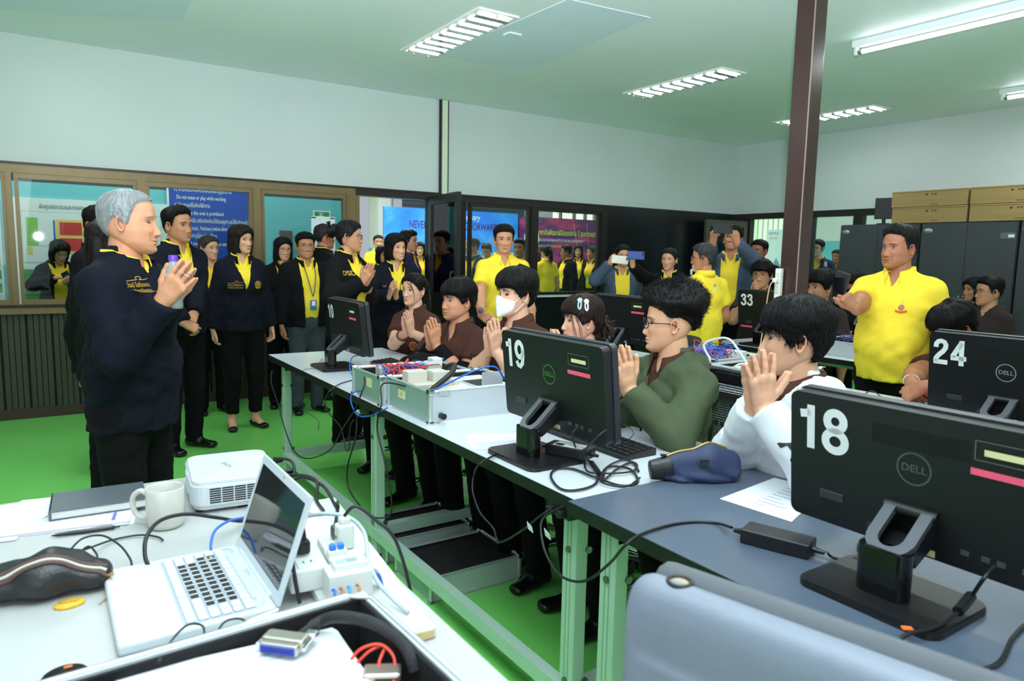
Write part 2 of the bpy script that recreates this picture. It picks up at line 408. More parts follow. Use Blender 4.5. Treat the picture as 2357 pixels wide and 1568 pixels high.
def head_grid(nu, nv, p):
    """rings from the chin up to the crown; returns P[nv,nu,3], phi[nu], rows z"""
    n1 = int(nv*.74)
    z = np.concatenate([np.linspace(-.115, .045, n1, endpoint=False), .045+.070*np.sin(np.linspace(0, PI/2, nv-n1))])
    z[-1] = .1149
    t = np.linspace(-1, 1, nu, endpoint=False); phi = PI*np.sign(t)*np.abs(t)**1.35
    up = z > .045
    e = np.sqrt(np.clip(1-((z-.045)/.0702)**2, 1e-5, 1))
    w = np.where(up, WD[-1]*e, np.interp(z, _zd, WD)); f = np.where(up, -.012+(FD[-1]+.012)*e**1.05, np.interp(z, _zd, FD)); b = np.where(up, -.012+(BD[-1]+.012)*e, np.interp(z, _zd, BD))
    fat = p.get('fat', 0.0); jaw = np.clip((.02-z)/.10, 0, 1)*np.clip((z+.135)/.06, 0, 1)
    w = w*(1+fat*.22*jaw)*p.get('wide', 1.0); f = f*(1+fat*.03*jaw)
    w = w*(1-p.get('slim', 0.0)*.15*np.clip((-.02-z)/.08, 0, 1))
    yc = np.minimum(-.012, f-.03)*np.ones_like(z); yc = np.where(z < -.05, np.interp(z, [-.115, -.05], [.045, -.012]), yc)
    S, C = np.sin(phi)[None], np.cos(phi)[None]
    ex = np.interp(z, [-.115, -.06, 0, .06], [.95, .86, .82, .92])[:, None]
    X = w[:, None]*np.sign(S)*np.abs(S)**ex
    Y = yc[:, None]+np.where(C > 0, (f-yc)[:, None], (yc-b)[:, None])*np.sign(C)*np.abs(C)**ex
    Zz = z[:, None]+0*X
    wf = sstep(.15, .6, C)+0*X
    fem = p.get('fem', 0)
    ax = np.abs(X)
    dy = np.zeros_like(X)
    dy += (.0035-.002*fem)*G2(ax, Zz, .030, .024, .024, .009)
    dy -= .0115*G2(ax, Zz, .031, .003, .0165, .0115)
    dy += .0060*G2(ax, Zz, .032, -.0005, .0125, .0075)
    nz = np.interp(Zz, [-.060, -.053, -.0485, -.044, -.037, -.028, -.012, .004, .016, .03], [0, .002, .011, .0175, .0195, .0155, .0085, .0035, .002, 0])
    ns = np.interp(Zz, [-.05, -.036, -.01, .01], [.0125, .0125, .0095, .008])
    dy += p.get('nose', 1.0)*nz*np.exp(-(X/ns)**2)
    dy += .0095*G2(ax, Zz, .0145, -.0415, .0062, .0068)
    dy -= .004*G2(ax, Zz, .0075, -.0495, .004, .0025)
    dy += (.0045+.003*p.get('smile', 0))*G2(ax, Zz, .041, -.028, .020, .016)
    dy += .0055*G2(X, Zz, 0, -.068, .024, .016)
    mx = 1+.22*p.get('smile', 0); zl = -.0685+p.get('smile', 0)*.006*(ax/.024)**2
    dy += .0036*G2(X, Zz, 0, zl+.0052, .017*mx, .0034)+.0044*G2(X, Zz, 0, zl-.0056, .0145*mx, .0040)
    dy -= .0040*np.exp(-(X/(.021*mx))**4-((Zz-zl)/.0017)**2)
    dy -= .0028*G2(ax, Zz, .0255*mx, -.066, .006, .008)+.002*G2(ax, Zz, .034, -.052, .006, .012)*(.4+p.get('age', 0)+p.get('smile', 0))
    dy += .0060*G2(X, Zz, 0, -.101, .017, .012)-.0030*G2(X, Zz, 0, -.0845, .016, .0055)
    dy += p.get('fat', 0)*.004*G2(ax, Zz, .042, -.06, .02, .025)
    Y = Y+dy*wf*p.get('feat', 1.0)
    return np.stack([X, Y*.955, Zz], -1), phi, z

def grid_normals(P):
    du = np.roll(P, -1, 1)-np.roll(P, 1, 1); dv = np.gradient(P, axis=0)
    N = np.cross(dv, du); N /= (np.linalg.norm(N, axis=-1, keepdims=True)+1e-12); N[-1] = (0, 0, 1); N[-4:] = N[-4:]*.2+np.array([0, -.1, .8]); return N

def blend(c, col, m): return c*(1-m[..., None])+np.asarray(col, float)*m[..., None]
def head_colors(P, phi, p, skin, hairc):
    X, Z = P[..., 0], P[..., 2]; ax = np.abs(X); front = (np.cos(phi)[None] > .05)*1.0+0*X
    sk = np.array(s2l(skin)); c = np.ones(P.shape)*sk
    red = sk*A3(1.02, .80, .76)
    c = blend(c, red, .45*front*G2(ax, Z, .042, -.032, .022, .018))
    c = blend(c, red, .40*front*G2(X, Z, 0, -.040, .016, .010))
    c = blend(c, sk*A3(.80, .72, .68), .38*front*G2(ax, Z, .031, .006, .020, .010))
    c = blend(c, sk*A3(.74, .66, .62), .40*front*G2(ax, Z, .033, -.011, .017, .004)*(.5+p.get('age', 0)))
    hb = np.array(s2l(hairc))
    # brows
    bz = .0235-.20*(ax-.026)**2/.02+p.get('browz', 0)
    br = sstep(.0044, .0020, np.abs(Z-bz)*(1+.5*np.clip((ax-.035)/.015, 0, 2)))*sstep(.012, .017, ax)*sstep(.053, .046, ax)*front
    c = blend(c, np.array(s2l(p['brow'])) if p.get('brow') else hb*.8+.004, br*p.get('browd', .95))
    # eyes
    xe = .0315; t = (ax-xe)/.0150; op = p.get('eye', 1.4)
    uz = .0012+.0052*op*np.clip(1-t*t, 0, 1)+.0010*t; lz = .0008-.0036*op*np.clip(1-t*t, 0, 1)+.0010*t
    ins = sstep(0, .0011, uz-Z)*sstep(0, .0011, Z-lz)*(np.abs(t) < 1)*front
    c = blend(c, A3(.36, .32, .29), ins*.95)
    g = p.get('gaze', 0.0)
    ir = sstep(.0084, .0070, np.hypot(X-np.sign(X)*xe-g, Z-.0012))
    c = blend(c, A3(.018, .010, .007), ir*ins)
    c = blend(c, A3(.55, .55, .55), ins*sstep(.0016, .0007, np.hypot(X-np.sign(X)*xe-g+.002, Z-.0034))*.8)
    lash = np.exp(-((Z-uz-.0004)/.0011)**2)*(np.abs(t) < 1.08)*front
    c = blend(c, A3(.012, .008, .007), lash*(.75+.15*p.get('fem', 0)))
    c = blend(c, sk*.55, np.exp(-((Z-lz)/.0010)**2)*(np.abs(t) < 1)*front*.35)
    c = blend(c, sk*.62, np.exp(-((Z-uz-.0042)/.0009)**2)*(np.abs(t) < .95)*front*.4)
    # nostrils and mouth
    c = blend(c, sk*.22, front*G2(ax, Z, .0072, -.0505, .0038, .0020)*.9)
    sm = p.get('smile', 0); zl = -.0685+sm*.006*(ax/.024)**2; mw = .0235*(1+.22*sm)
    hU = .0062*np.clip(1-(ax/mw)**2, 0, 1)*(1-.22*np.exp(-(X/.004)**2)); hL = .0072*np.clip(1-(ax/(mw*.93))**2, 0, 1)
    lip = sstep(0, .0014, zl+hU-Z)*sstep(0, .0016, Z-zl+hL)*front
    lc = np.array(s2l(p['lip'])) if p.get('lip') else sk*A3(.92, .55, .52)
    c = blend(c, lc, lip*.85)
    mo = p.get('mouth', 0.0)
    c = blend(c, sk*A3(.25, .14, .13), np.exp(-((Z-zl)/(.0011+.0012*mo))**2)*(ax < mw)*front*.85)
    if p.get('teeth'): c = blend(c, A3(.72, .70, .66), np.exp(-((Z-zl-.0002)/.0022)**4)*(ax < mw*.72)*front)
    c = blend(c, sk*.72, front*np.exp(-((ax-.026-.010*np.clip((-.045-Z)/.025, 0, 1.3))/.0020)**2)*sstep(-.078, -.066, Z)*sstep(-.038, -.046, Z)*(.15+.45*p.get('age', 0)+.35*sm))
    if p.get('beard'): c = blend(c, np.array(s2l(p['beard'])), front*sstep(-.055, -.064, Z)*(1-lip)*sstep(.045, .03, ax)*p.get('beardd', .5))
    # forehead lines for older people
    if p.get('age', 0) > .4: c = blend(c, sk*.78, front*.35*sum(np.exp(-((Z-q-3*X*X)/.0011)**2) for q in (.040, .050, .060))*sstep(.05, .03, ax))
    return c

def ear_mesh(sgn, skin):
    n, m = 20, 7; V = []; Cc = []; sk = np.array(s2l(skin))
    for lay in (0, 1):
        for i in range(m):
            r = i/(m-1)
            for j in range(n):
                a = 2*PI*j/n; ey, ez = .0165*math.cos(a), .031*math.sin(a)
                if ez < 0: ey *= .80+.2*math.cos(a)*(-.3); 
                d = (.011*math.exp(-((r-.86)/.16)**2)-.004*math.exp(-(r/.55)**2)) if lay == 0 else -.006*(1-r*r)
                if lay == 0 and ez*r < -.018: d += .002
                o = .002+r*.004*(1 if math.cos(a) < 0 else -.1)
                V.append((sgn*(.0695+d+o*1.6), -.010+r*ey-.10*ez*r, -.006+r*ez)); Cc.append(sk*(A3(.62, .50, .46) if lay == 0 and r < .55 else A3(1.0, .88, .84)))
    F = []
    for lay in (0, 1):
        b = lay*n*m
        for i in range(m-1):
            for j in range(n):
                q = (b+i*n+j, b+i*n+(j+1) % n, b+(i+1)*n+(j+1) % n, b+(i+1)*n+j)
                F.append(q if (lay == 0) == (sgn > 0) else q[::-1])
    for j in range(n):
        q = ((m-1)*n+j, (m-1)*n+(j+1) % n, n*m+(m-1)*n+(j+1) % n, n*m+(m-1)*n+j); F.append(q if sgn > 0 else q[::-1])
    return np.array(V), F, np.array(Cc)

def wrap(a): return np.abs((a+PI) % (2*PI)-PI)
HL = {  # hairline height by azimuth from the front (deg): z
    'male': ([0, 25, 45, 62, 72, 80, 88, 100, 115, 140, 180], [.068, .066, .060, .050, .020, -.016, -.010, .018, -.010, -.045, -.066]),
    'high': ([0, 25, 45, 62, 72, 80, 88, 100, 115, 140, 180], [.084, .078, .074, .060, .026, -.010, -.004, .018, -.005, -.040, -.060]),
    'fringe': ([0, 25, 45, 58, 68, 78, 88, 100, 115, 140, 180], [.037, .036, .034, .024, .008, -.018, -.008, .012, -.018, -.055, -.078]),
    'fringelow': ([0, 25, 45, 58, 68, 78, 88, 100, 115, 140, 180], [.032, .032, .030, .018, -.002, -.024, -.008, .008, -.018, -.060, -.082]),
    'faded': ([0, 25, 45, 62, 72, 80, 88, 100, 115, 140, 180], [.068, .066, .060, .050, .036, .026, .026, .028, .018, -.005, -.030]),
    'female': ([0, 20, 40, 60, 72, 82, 95, 110, 130, 180], [.070, .066, .054, .030, .005, -.008, .004, -.012, -.060, -.080]),
    'bob': ([0, 12, 30, 48, 60, 70, 80, 95, 180], [.064, .060, .048, .024, -.020, -.070, -.095, -.105, -.108]),
}
def hair_field(style, phi, Z):
    """thickness of the hair over the scalp"""
    a = np.degrees(wrap(phi))[None]+0*Z
    hl, top, sidet, soft = style['line'], style['top'], style['side'], style.get('soft', .012)
    xs, zs = HL[hl]; zh = np.interp(a, xs, zs)
    T = sidet+(top-sidet)*sstep(style.get('z0', .02), style.get('z1', .09), Z)
    if style.get('back'): T = T+style['back']*sstep(90, 150, a)*sstep(-.07, .0, Z)
    if style.get('part') is not None: T = T*(1-.55*np.exp(-((np.degrees((phi+PI) % (2*PI)-PI)[None]+0*Z-style['part'])/9)**2)*sstep(.05, .08, Z))
    return np.where(Z > zh, T*sstep(-.001, soft, Z-zh)+.0008, -.002), zh

STY = {
    'short': dict(line='male', top=.017, side=.0045, n=420, L=.02, w=.0020),
    'sidepart': dict(line='male', top=.022, side=.0055, n=420, L=.025, w=.0022, part=35),
    'quiff': dict(line='high', top=.022, side=.004, n=420, L=.03, w=.0024, front=.010),
    'thin': dict(line='high', top=.008, side=.007, n=520, L=.016, w=.0014, drift=.3),
    'crop': dict(line='male', top=.010, side=.005, n=300, L=.014, w=.0018),
    'bowl': dict(line='fringe', top=.024, side=.012, n=1100, L=.05, w=.0018, fringe=.015, soft=.010, back=.010),
    'bowllow': dict(line='fringelow', top=.023, side=.012, n=1700, L=.06, w=.0015, fringe=.018, soft=.010, back=.004),
    'afro': dict(line='faded', top=.050, side=.002, n=0, z0=.030, z1=.075, w=.004, afro=7500, back=.016),
    'tied': dict(line='female', top=.014, side=.009, n=320, L=.03, w=.0018),
    'bangs': dict(line='fringe', top=.022, side=.016, n=700, L=.05, w=.0022, fringe=.02),
    'bob': dict(line='bob', top=.022, side=.016, n=520, L=.05, w=.0024, z1=.07, curtain=(-.112, 56, .016)),
    'long': dict(line='bob', top=.018, side=.013, n=400, L=.05, w=.0024, curtain=(-.30, 66, .016)),
    'mid': dict(line='bob', top=.020, side=.014, n=400, L=.05, w=.0024, curtain=(-.19, 62, .018)),
}
def hair_mesh(stname, P, N, phi, z, lod, seed, extra=None):
    st = dict(STY[stname]); st.update(extra or {})
    T, zh = hair_field(st, phi, P[..., 2])
    nv, nu = T.shape
    rr = random.Random(seed)
    rn = np.random.RandomState(seed)
    lump = rn.rand(nv//5+3, nu//5+3)
    gi = np.clip(np.linspace(0, nv//5+1, nv), 0, nv//5+1.99); gj = np.linspace(0, nu//5+1, nu)
    i0 = gi.astype(int); j0 = gj.astype(int); fi = (gi-i0)[:, None]; fj = (gj-j0)[None]
    L = lump[i0][:, j0]*(1-fi)*(1-fj)+lump[i0+1][:, j0]*fi*(1-fj)+lump[i0][:, j0+1]*(1-fi)*fj+lump[i0+1][:, j0+1]*fi*fj
    T = np.where(T > .001, T*(.86+.30*L), T)
    if st.get('front'): T = np.where(T > .001, T+st['front']*np.exp(-(phi[None]/.6)**2)*sstep(.06, .09, P[..., 2]), T)
    H = P+N*T[..., None]
    V = H.reshape(-1, 3); keep = T > .0003
    F = []
    kk = keep[:-1] | keep[1:]; kk = kk | np.roll(kk, -1, 1)
    for i, j in np.argwhere(kk):
        F.append((i*nu+j, (i+1)*nu+j, (i+1)*nu+(j+1) % nu, i*nu+(j+1) % nu))
    mb = MB(); mb.add(V, F, 0, True); mb.add(H[-1], [tuple(range(nu))[::-1]], 0, True)
    def tuft(path, w0):
        mb.tube(path, [w0*s for s in np.linspace(1, .15, len(path))], 3, 0, cap=False)
    # locks that follow the head down from the crown and end past the hairline
    n = int(st.get('n', 0)*lod)
    rowz = z
    for q in range(n):
        j = rr.randrange(nu); a = abs(math.degrees(phi[j]))
        zs = rr.uniform(zh[0, j]+.004, .108); drift = rr.uniform(-.5, .5)*.10*nu*st.get('drift', .45)
        lfr = st['fringe']*rr.uniform(.2, 1.0) if st.get('fringe') and a < 66 else st['L']*rr.uniform(.1, .5)*.5
        zE = max(zs-rr.uniform(.03, .09), zh[0, j]-lfr) if a < 66 or st.get('fringe') else max(zs-rr.uniform(.02, .06), zh[0, j]-.006)
        if zE > zs-.008: continue
        path = []
        for s in np.linspace(0, 1, 6):
            zz = zs+(zE-zs)*s; i = int(np.clip(np.searchsorted(rowz, zz), 0, nv-1)); jj = int(round(j+drift*s*(1 if a > 20 else .6))) % nu
            t = max(T[i, jj], 0.0); lift = .003+.004*s*(1-s)*4*.5+(.006*s if t < .003 else 0)
            path.append(P[i, jj]+N[i, jj]*(t*.97+lift*.5+(.004 if t < .002 else 0)))
        tuft(path, st['w']*rr.uniform(.7, 1.5))
    for q in range(int(st.get('afro', 0)*lod)):
        ii = [(i, j) for i, j in ((rr.randrange(int(nv*.5), nv), rr.randrange(nu)),) if T[i, j] > .012]
        if not ii: continue
        i, j = ii[0]; d = unit(N[i, j]+rn.normal(0, .35, 3)+A3(0, -.15, .15)); p0 = H[i, j]-N[i, j]*.006; ln = rr.uniform(.010, .026); sd = unit(np.cross(d, rn.normal(0, 1, 3)))
        tuft([p0+d*ln*s+sd*.004*math.sin(s*5+q) for s in np.linspace(0, 1, 5)], .0016*rr.uniform(.6, 1.3))
    if st.get('curtain'):
        zb, a0, th = st['curtain']; m = 36; k = 12; aa = np.radians(np.linspace(a0, 360-a0, m)); Vo = []; Vi = []
        for s in np.linspace(0, 1, k):
            zz = .035+(zb-.035)*s
            for a in aa:
                dx, dy = math.sin(a), math.cos(a); sw = 1+.10*math.sin(PI*s)-.10*max(0, s-.6)
                R = 1/math.sqrt((dx/.083)**2+((dy)/(.098 if dy > 0 else .112))**2); wob = .004*math.sin(a*9+seed)+.003*math.sin(a*23+s*6)
                zq = zz-.02*s*math.sin(a*7+seed)*(.5)
                Vo.append((dx*(R*sw+wob), -.012+dy*(R*sw+wob), zq)); Vi.append((dx*(R*sw-th), -.012+dy*(R*sw-th), zq))
        Vv = np.array(Vo+Vi); F = []; o = len(Vo)
        for i in range(k-1):
            for j in range(m-1):
                q = (i*m+j, (i+1)*m+j, (i+1)*m+j+1, i*m+j+1); F.append(q); F.append(tuple(v+o for v in q[::-1]))
            F.append((i*m, i*m+o, (i+1)*m+o, (i+1)*m)); F.append((i*m+m-1, (i+1)*m+m-1, (i+1)*m+m-1+o, i*m+m-1+o))
        for j in range(m-1): F.append(((k-1)*m+j, (k-1)*m+j+1+0, (k-1)*m+j+1+o, (k-1)*m+j+o)[::-1]); F.append((j, j+1, j+1+o, j+o))
        mb.add(Vv, F, 0, True)
        for q in range(int(120*lod)):
            a = rr.uniform(a0, 360-a0); a = math.radians(a); dx, dy = math.sin(a), math.cos(a); R = 1/math.sqrt((dx/.083)**2+((dy)/(.098 if dy > 0 else .112))**2)
            s0 = rr.uniform(0, .5); s1 = min(1.03, s0+rr.uniform(.3, .6)); pth = []
            for s in np.linspace(s0, s1, 5):
                sw = 1+.10*math.sin(PI*min(s, 1))-.10*max(0, s-.6); pth.append(A3(dx*(R*sw+.003), -.012+dy*(R*sw+.003), .035+(zb-.035)*s))
            tuft(pth, .0028)
    return mb
# ------------------------------------------------------------------ people
M_SKIN = mat('skin', (200, 150, 120), rough=.48, attr='Col', sss=.10, spec=.4)
def cloth(key, col, rough=.85, bump=(350, .25), var=(9, .05)): return mat('cloth_'+key, col, rough=rough, bump=bump, var=var, sheen=.0, spec=.15)
C_NAVY = cloth('navy', (17, 20, 32)); C_BLACK = cloth('black', (15, 16, 18)); C_YEL = cloth('yellow', (247, 217, 62)); C_YEL2 = cloth('amber', (248, 200, 56))
C_TROU = cloth('trousers', (13, 13, 15)); C_GREY = cloth('grey_trousers', (66, 72, 82)); C_BROWN = cloth('brown', (74, 46, 38)); C_OLIVE = cloth('olive', (76, 87, 63))
C_WHITE = cloth('white_hoodie', (226, 230, 234)); C_STEEL = cloth('steel_blue', (72, 86, 108)); C_PINK = cloth('pale', (200, 180, 180))
M_SHOE = mat('shoe_leather', (16, 15, 15), rough=.25); M_GOLD = mat('gold_thread', (196, 150, 52), rough=.6); M_WTHR = mat('white_thread', (225, 225, 220), rough=.7)
M_RED = mat('emblem_red', (214, 96, 46), rough=.7)
def hairm(c): return mat('hair_%d_%d_%d' % c, c, rough=.5, bump=(60, .5, (6, 6, .6)), spec=.22)
HB = (14, 12, 12); HBR = (34, 24, 20)
LODS = {'hi': (150, 150, .0095, .0030, 1.0), 'mid': (104, 104, .013, .0042, .8), 'low': (68, 68, .017, .0062, .45), 'far': (44, 44, .023, .010, .25)}
SK1, SK2, SK3, SK4 = (236, 190, 160), (222, 170, 136), (200, 146, 112), (172, 118, 88)

def hang(side, x=.245, y=.02, z=.80):
    q = -1 if side == 'L' else 1
    return dict(w=(q*x, y, z), pole=(q*.5, -1, -.2), fd=(q*.02, .12, -1), pn=(-q, .15, 0), curl='relax')
def wai(y=.27, z=1.22, tilt=(0, .42, .9), gap=.021, x=0.0, curl='flat', thumb='side'):
    t = unit(tilt)
    return [dict(w=(x-gap, y, z), pole=(-1, -.35, -.75), fd=tuple(t+A3(.03, 0, 0)), pn=(1, 0, 0), curl=curl, thumb=thumb), dict(w=(x+gap, y, z), pole=(1, -.35, -.75), fd=tuple(t-A3(.03, 0, 0)), pn=(-1, 0, 0), curl=curl, thumb=thumb)]

def person(label, px, py, dep, face=0, body=None, sit=None, s=None, sex='m', skin=SK2, hair='short', hairc=HB, fp=None, top=None, legs=C_TROU, shoes='shoe',
           arms=None, lod='mid', pitch=0, roll=0, lean=0, twist=0, group=None, belly=0.0, build=1.0, hx=None, seed=None, feet=True, headsize=1.0, drop=0.0, wide=1.0, knee=(.11, .20)):
    """A whole figure: head centre at the measured point; face / body = degrees turned from the camera (+ = towards the picture's right)"""
    nu, nv, hb, hh, hl = LODS[lod]
    fp = dict(fp or {}); body = face if body is None else body
    seed = seed or int(px*3+py*7); rn = np.random.RandomState(seed)
    hw = at_d(px, py, dep)
    fem = sex == 'f'
    skin = (skin[0]*.89, skin[1]*.82, skin[2]*.785)
    if fem: fp.setdefault('fem', 1); fp.setdefault('slim', .6); fp.setdefault('lip', (196, 92, 88)); fp.setdefault('browd', .6)
    if s is None: s = 1.0 if sit else (hw[2]+drop)/1.583
    cdir = -hw[:2]/np.linalg.norm(hw[:2]); ca = math.atan2(cdir[1], cdir[0])
    fa = ca+math.radians(body); rz = fa-PI/2; hy = math.radians(face-body)
    # ---- skeleton
    dz = (hw[2]+drop-1.583*s) if sit else 0.0
    hipz = .93*s+dz
    Lm = Matrix.Translation((0, 0, hipz)) @ Matrix.Rotation(-math.radians(lean), 4, 'X') @ Matrix.Rotation(math.radians(twist), 4, 'Z') @ Matrix.Translation((0, 0, -hipz))
    Lm = np.array(Lm)
    def U(x, y, z):
        p = Lm @ np.array([x*s, y*s, z*s+dz, 1.0]); return p[:3]
    def Ud(v): return Lm[:3, :3] @ np.asarray(v, float)
    neck = U(0, -.012, 1.465); hc = U(0, .012, 1.583)
    HR = np.array(Matrix.Rotation(hy, 3, 'Z') @ Matrix.Rotation(-math.radians(pitch), 3, 'X') @ Matrix.Rotation(math.radians(roll), 3, 'Y'))
    HR = HR @ np.eye(3)
    hc = neck+HR @ (A3(0, .024, .118)*s)
    c, sn = math.cos(rz), math.sin(rz); R2 = np.array([[c, -sn], [sn, c]])
    loc = np.array([*(hw[:2]-R2 @ hc[:2]), 0.0])
    def to_local(P):
        q = np.asarray(P, float)-loc; return np.array([*(R2.T @ q[:2]), q[2]])
    hs = s*headsize*(.965 if fem else 1.0)
    sw = (.142 if fem else .162)*build*wide; ch = (.148 if fem else .168)*build
    shz = 1.362
    # ---- torso bones, g = growth
    def torso(g, hem=.86, loose=0.0):
        b = [bone(U(0, -.005, hem), U(0, -.002, 1.04), ((.158+.012*fem)*build*s+g+loose, (.112+belly*.4)*build*s+g+loose), ((.140 if fem else .152)*build*s+g+loose, (.104+belly)*build*s+g+loose), side=Ud((1, 0, 0)), f0=True, k=.05),
             bone(U(0, belly*.55, 1.04), U(0, .002, 1.25), ((.140 if fem else .152)*build*s+g+loose, (.104+belly*.8)*build*s+g+loose), (ch*s+g, .112*build*s+g), side=Ud((1, 0, 0)), k=.05),
             bone(U(0, .002, 1.25), U(0, -.010, 1.365), (ch*s+g, .112*build*s+g), (sw*.80*s+g, .080*s+g), side=Ud((1, 0, 0)), k=.05),
             bone(U(0, -.012, 1.36), U(0, -.014, 1.445), (sw*.72*s+g, .074*s+g), (.060*s+g*.8, .058*s+g*.8), side=Ud((1, 0, 0)), k=.045)]
        for q in (-1, 1): b.append(bone(U(q*.07*build, -.012, 1.378), U(q*sw, -.012, shz-.006), (.052 if fem else .058)*s+g, (.042 if fem else .049)*s+g*.9, k=.05))
        if fem:
            for q in (-1, 1): b.append(bone(U(q*.062, .085, 1.235), U(q*.066, .095, 1.222), .050*s+g, .048*s+g, k=.06))
        return b
    # ---- arms
    if arms is None: arms = [hang('L'), hang('R')]
    A = []
    for side, a in zip('LR', arms):
        q = -1 if side == 'L' else 1
        a = dict(a); S = U(q*sw, -.012, shz-.005)
        Wt = to_local(at_d(*a['px'])) if 'px' in a else (to_local(a['world']) if 'world' in a else U(*a['w']))
        if 'off' in a: Wt = Wt+Ud(a['off'])*s
        fd = Ud(a['fd']) if 'wfd' not in a else np.array([*(R2.T @ np.array(a['wfd'][:2])), a['wfd'][2]])
        pn = Ud(a['pn']) if 'wpn' not in a else np.array([*(R2.T @ np.array(a['wpn'][:2])), a['wpn'][2]])
        E, Wt = ik(S, Wt, .275*s, .245*s, Ud(a['pole']))
        A.append((side, q, S, E, Wt, fd, pn, a))
    top = dict(top or {}); kind = top.get('kind', 'polo'); sleeve = top.get('sleeve', 'long' if kind in ('jacket', 'hoodie') else 'short')
    # ---- body mesh: torso under the clothes, neck, arms with hands, head, ears
    VV, FF, CC = [], [], []; nvtx = [0]
    skl = np.array(s2l(skin))
    def addp(V, F, C=None):
        V = np.asarray(V, float); VV.append(V); FF.extend([tuple(int(i)+nvtx[0] for i in f) for f in F]); nvtx[0] += len(V)
        CC.append(np.ones((len(V), 3))*skl if C is None else C)
    tb = torso(-.014)
    tb.append(bone(U(0, -.012, 1.40), neck+HR @ (A3(0, .004, .045)*s), (.045 if fem else .054)*s*build**.5, (.043 if fem else .052)*s, k=.03))
    tb.append(bone(neck+HR @ (A3(0, .004, .03)*s), neck+HR @ (A3(0, .014, .085)*s), (.043 if fem else .052)*s, (.041 if fem else .050)*s, k=.02))
    addp(*field(tb, hb*1.15))
    for side, q, S, E, Wt, fd, pn, a in A:
        hbs, nails = hand_bones(Wt, fd, pn, side, s*(.93 if fem else 1.0)*a.get('hs', 1.0), a.get('curl', 'relax'), a.get('spread', 3), a.get('thumb', 'side'))
        x = np.cross(unit(fd), -unit(pn))
        bare = sleeve == 'short' or a.get('bare')
        k0 = 0.0 if bare else .55
        f0 = E+(Wt-E)*k0
        B = [bone(f0, E+(Wt-E)*.45 if bare else f0+(Wt-f0)*.3, (.042 if fem else .047)*s*build if bare else .034*s, (.040 if fem else .045)*s if bare else .034*s, k=.02), bone(E+(Wt-E)*.45 if bare else f0+(Wt-f0)*.3, Wt, (.040 if fem else .045)*s if bare else .034*s, (.027*s, .020*s), side=x, k=.02)]
        if bare: B = [bone(S+(E-S)*.15, E, (.046 if fem else .052)*s*build, (.041 if fem else .046)*s*build, k=.02)]+B
        V, F = field(B+hbs, hh*(1.0 if not bare or lod != 'hi' else 1.1), pad=.012)
        C = np.ones((len(V), 3))*skl
        if lod in ('hi', 'mid'):
            for (np_, nd) in nails:
                m = sstep(.0075, .0045, np.linalg.norm(V-np_, axis=1)); C = C*(1-m[:, None]*.8)+m[:, None]*.8*skl*A3(1.0, .74, .72)
        addp(V, F, C)
    P, phi, zr = head_grid(nu, nv, fp)
    N = grid_normals(P); HC = head_colors(P, phi, fp, skin, fp.get('browc', hairc if sum(hairc) < 200 else (70, 66, 64)))
    st = STY.get(hair)
    if st:
        T, zh = hair_field(dict(st, **(hx or {})), phi, P[..., 2])
        fade = sstep(-.006, .006, P[..., 2]-zh)*(.75 if fp.get('fade') is None else fp['fade'])
        HC = blend(HC, np.array(s2l(hairc))*.9+skl*.06, fade)
        if st['line'] == 'faded':   # clipped sides that fade down to the skin
            z0_ = np.interp(np.degrees(wrap(phi)), *HL['male'])[None]; HC = blend(HC, np.array(s2l((62, 56, 54))), .62*np.clip((P[..., 2]-z0_)/(zh-z0_+.004), 0, 1)**1.4*(np.degrees(wrap(phi))[None] > 60))
    HT = lambda V: (np.asarray(V, float)*hs) @ HR.T+hc
    n_ = nu; fl = [(i*n_+j, (i+1)*n_+j, (i+1)*n_+(j+1) % n_, i*n_+(j+1) % n_) for i in range(nv-1) for j in range(n_)]
    fl += [tuple(range(n_)), tuple((nv-1)*n_+j for j in range(n_))[::-1]]
    addp(HT(P.reshape(-1, 3)), fl, HC.reshape(-1, 3))
    if hair not in ('bob', 'long', 'mid') or fp.get('ears'):
        for q in (-1, 1): V, F, C = ear_mesh(q, skin); addp(HT(V), F, C)
    o = link_mesh('person', np.concatenate(VV), FF, M_SKIN, None, True, colors=np.concatenate(CC))
    o.location = tuple(loc); o.rotation_euler = (0, 0, rz)
    tag(o, label, 'person', group)
    kids = {}
    # ---- hair
    if st:
        hm = hair_mesh(hair, P, N, phi, zr, hl, seed, hx)
        hm.v = [tuple(v) for v in HT(hm.v)]; kids['hair'] = hm.build('hair', hairm(hairc), o)
    ex = top.get('hairadd')
    if ex:
        mb = MB()
        if ex == 'bun':
            for q in range(9): mb.ell(HT([A3(*(rn.normal(0, .014, 3)))+A3(0, -.118, .050)])[0], (.034*hs, .030*hs, .034*hs), 12)
        elif ex == 'pony':
            for q in range(26):
                p0 = A3(rn.normal(0, .010), -.115, .035+rn.normal(0, .010)); e = A3(rn.normal(0, .028), -.135+rn.normal(0, .012), -.16+rn.normal(0, .03))
                mb.tube(HT(catmull([p0, p0+A3(0, -.035, -.01), p0*.4+e*.6+A3(0, -.02, 0), e], 4)), [.011*hs*v for v in np.linspace(.8, 1.1, 7)]+[.011*hs*v for v in np.linspace(1.0, .2, 6)], 5)
        elif ex == 'tuftbun':
            for q in range(60):
                d = unit(rn.normal(0, 1, 3)+A3(0, -1.2, -.5)); p0 = A3(0, -.105, -.015)
                mb.tube(HT([p0, p0+d*.035+A3(*rn.normal(0, .008, 3)), p0+d*.06+A3(0, -.01, -.03)+A3(*rn.normal(0, .014, 3))]), [.009*hs, .008*hs, .002*hs], 4)
        mb.build('hair_tail', hairm(hairc), o, True)
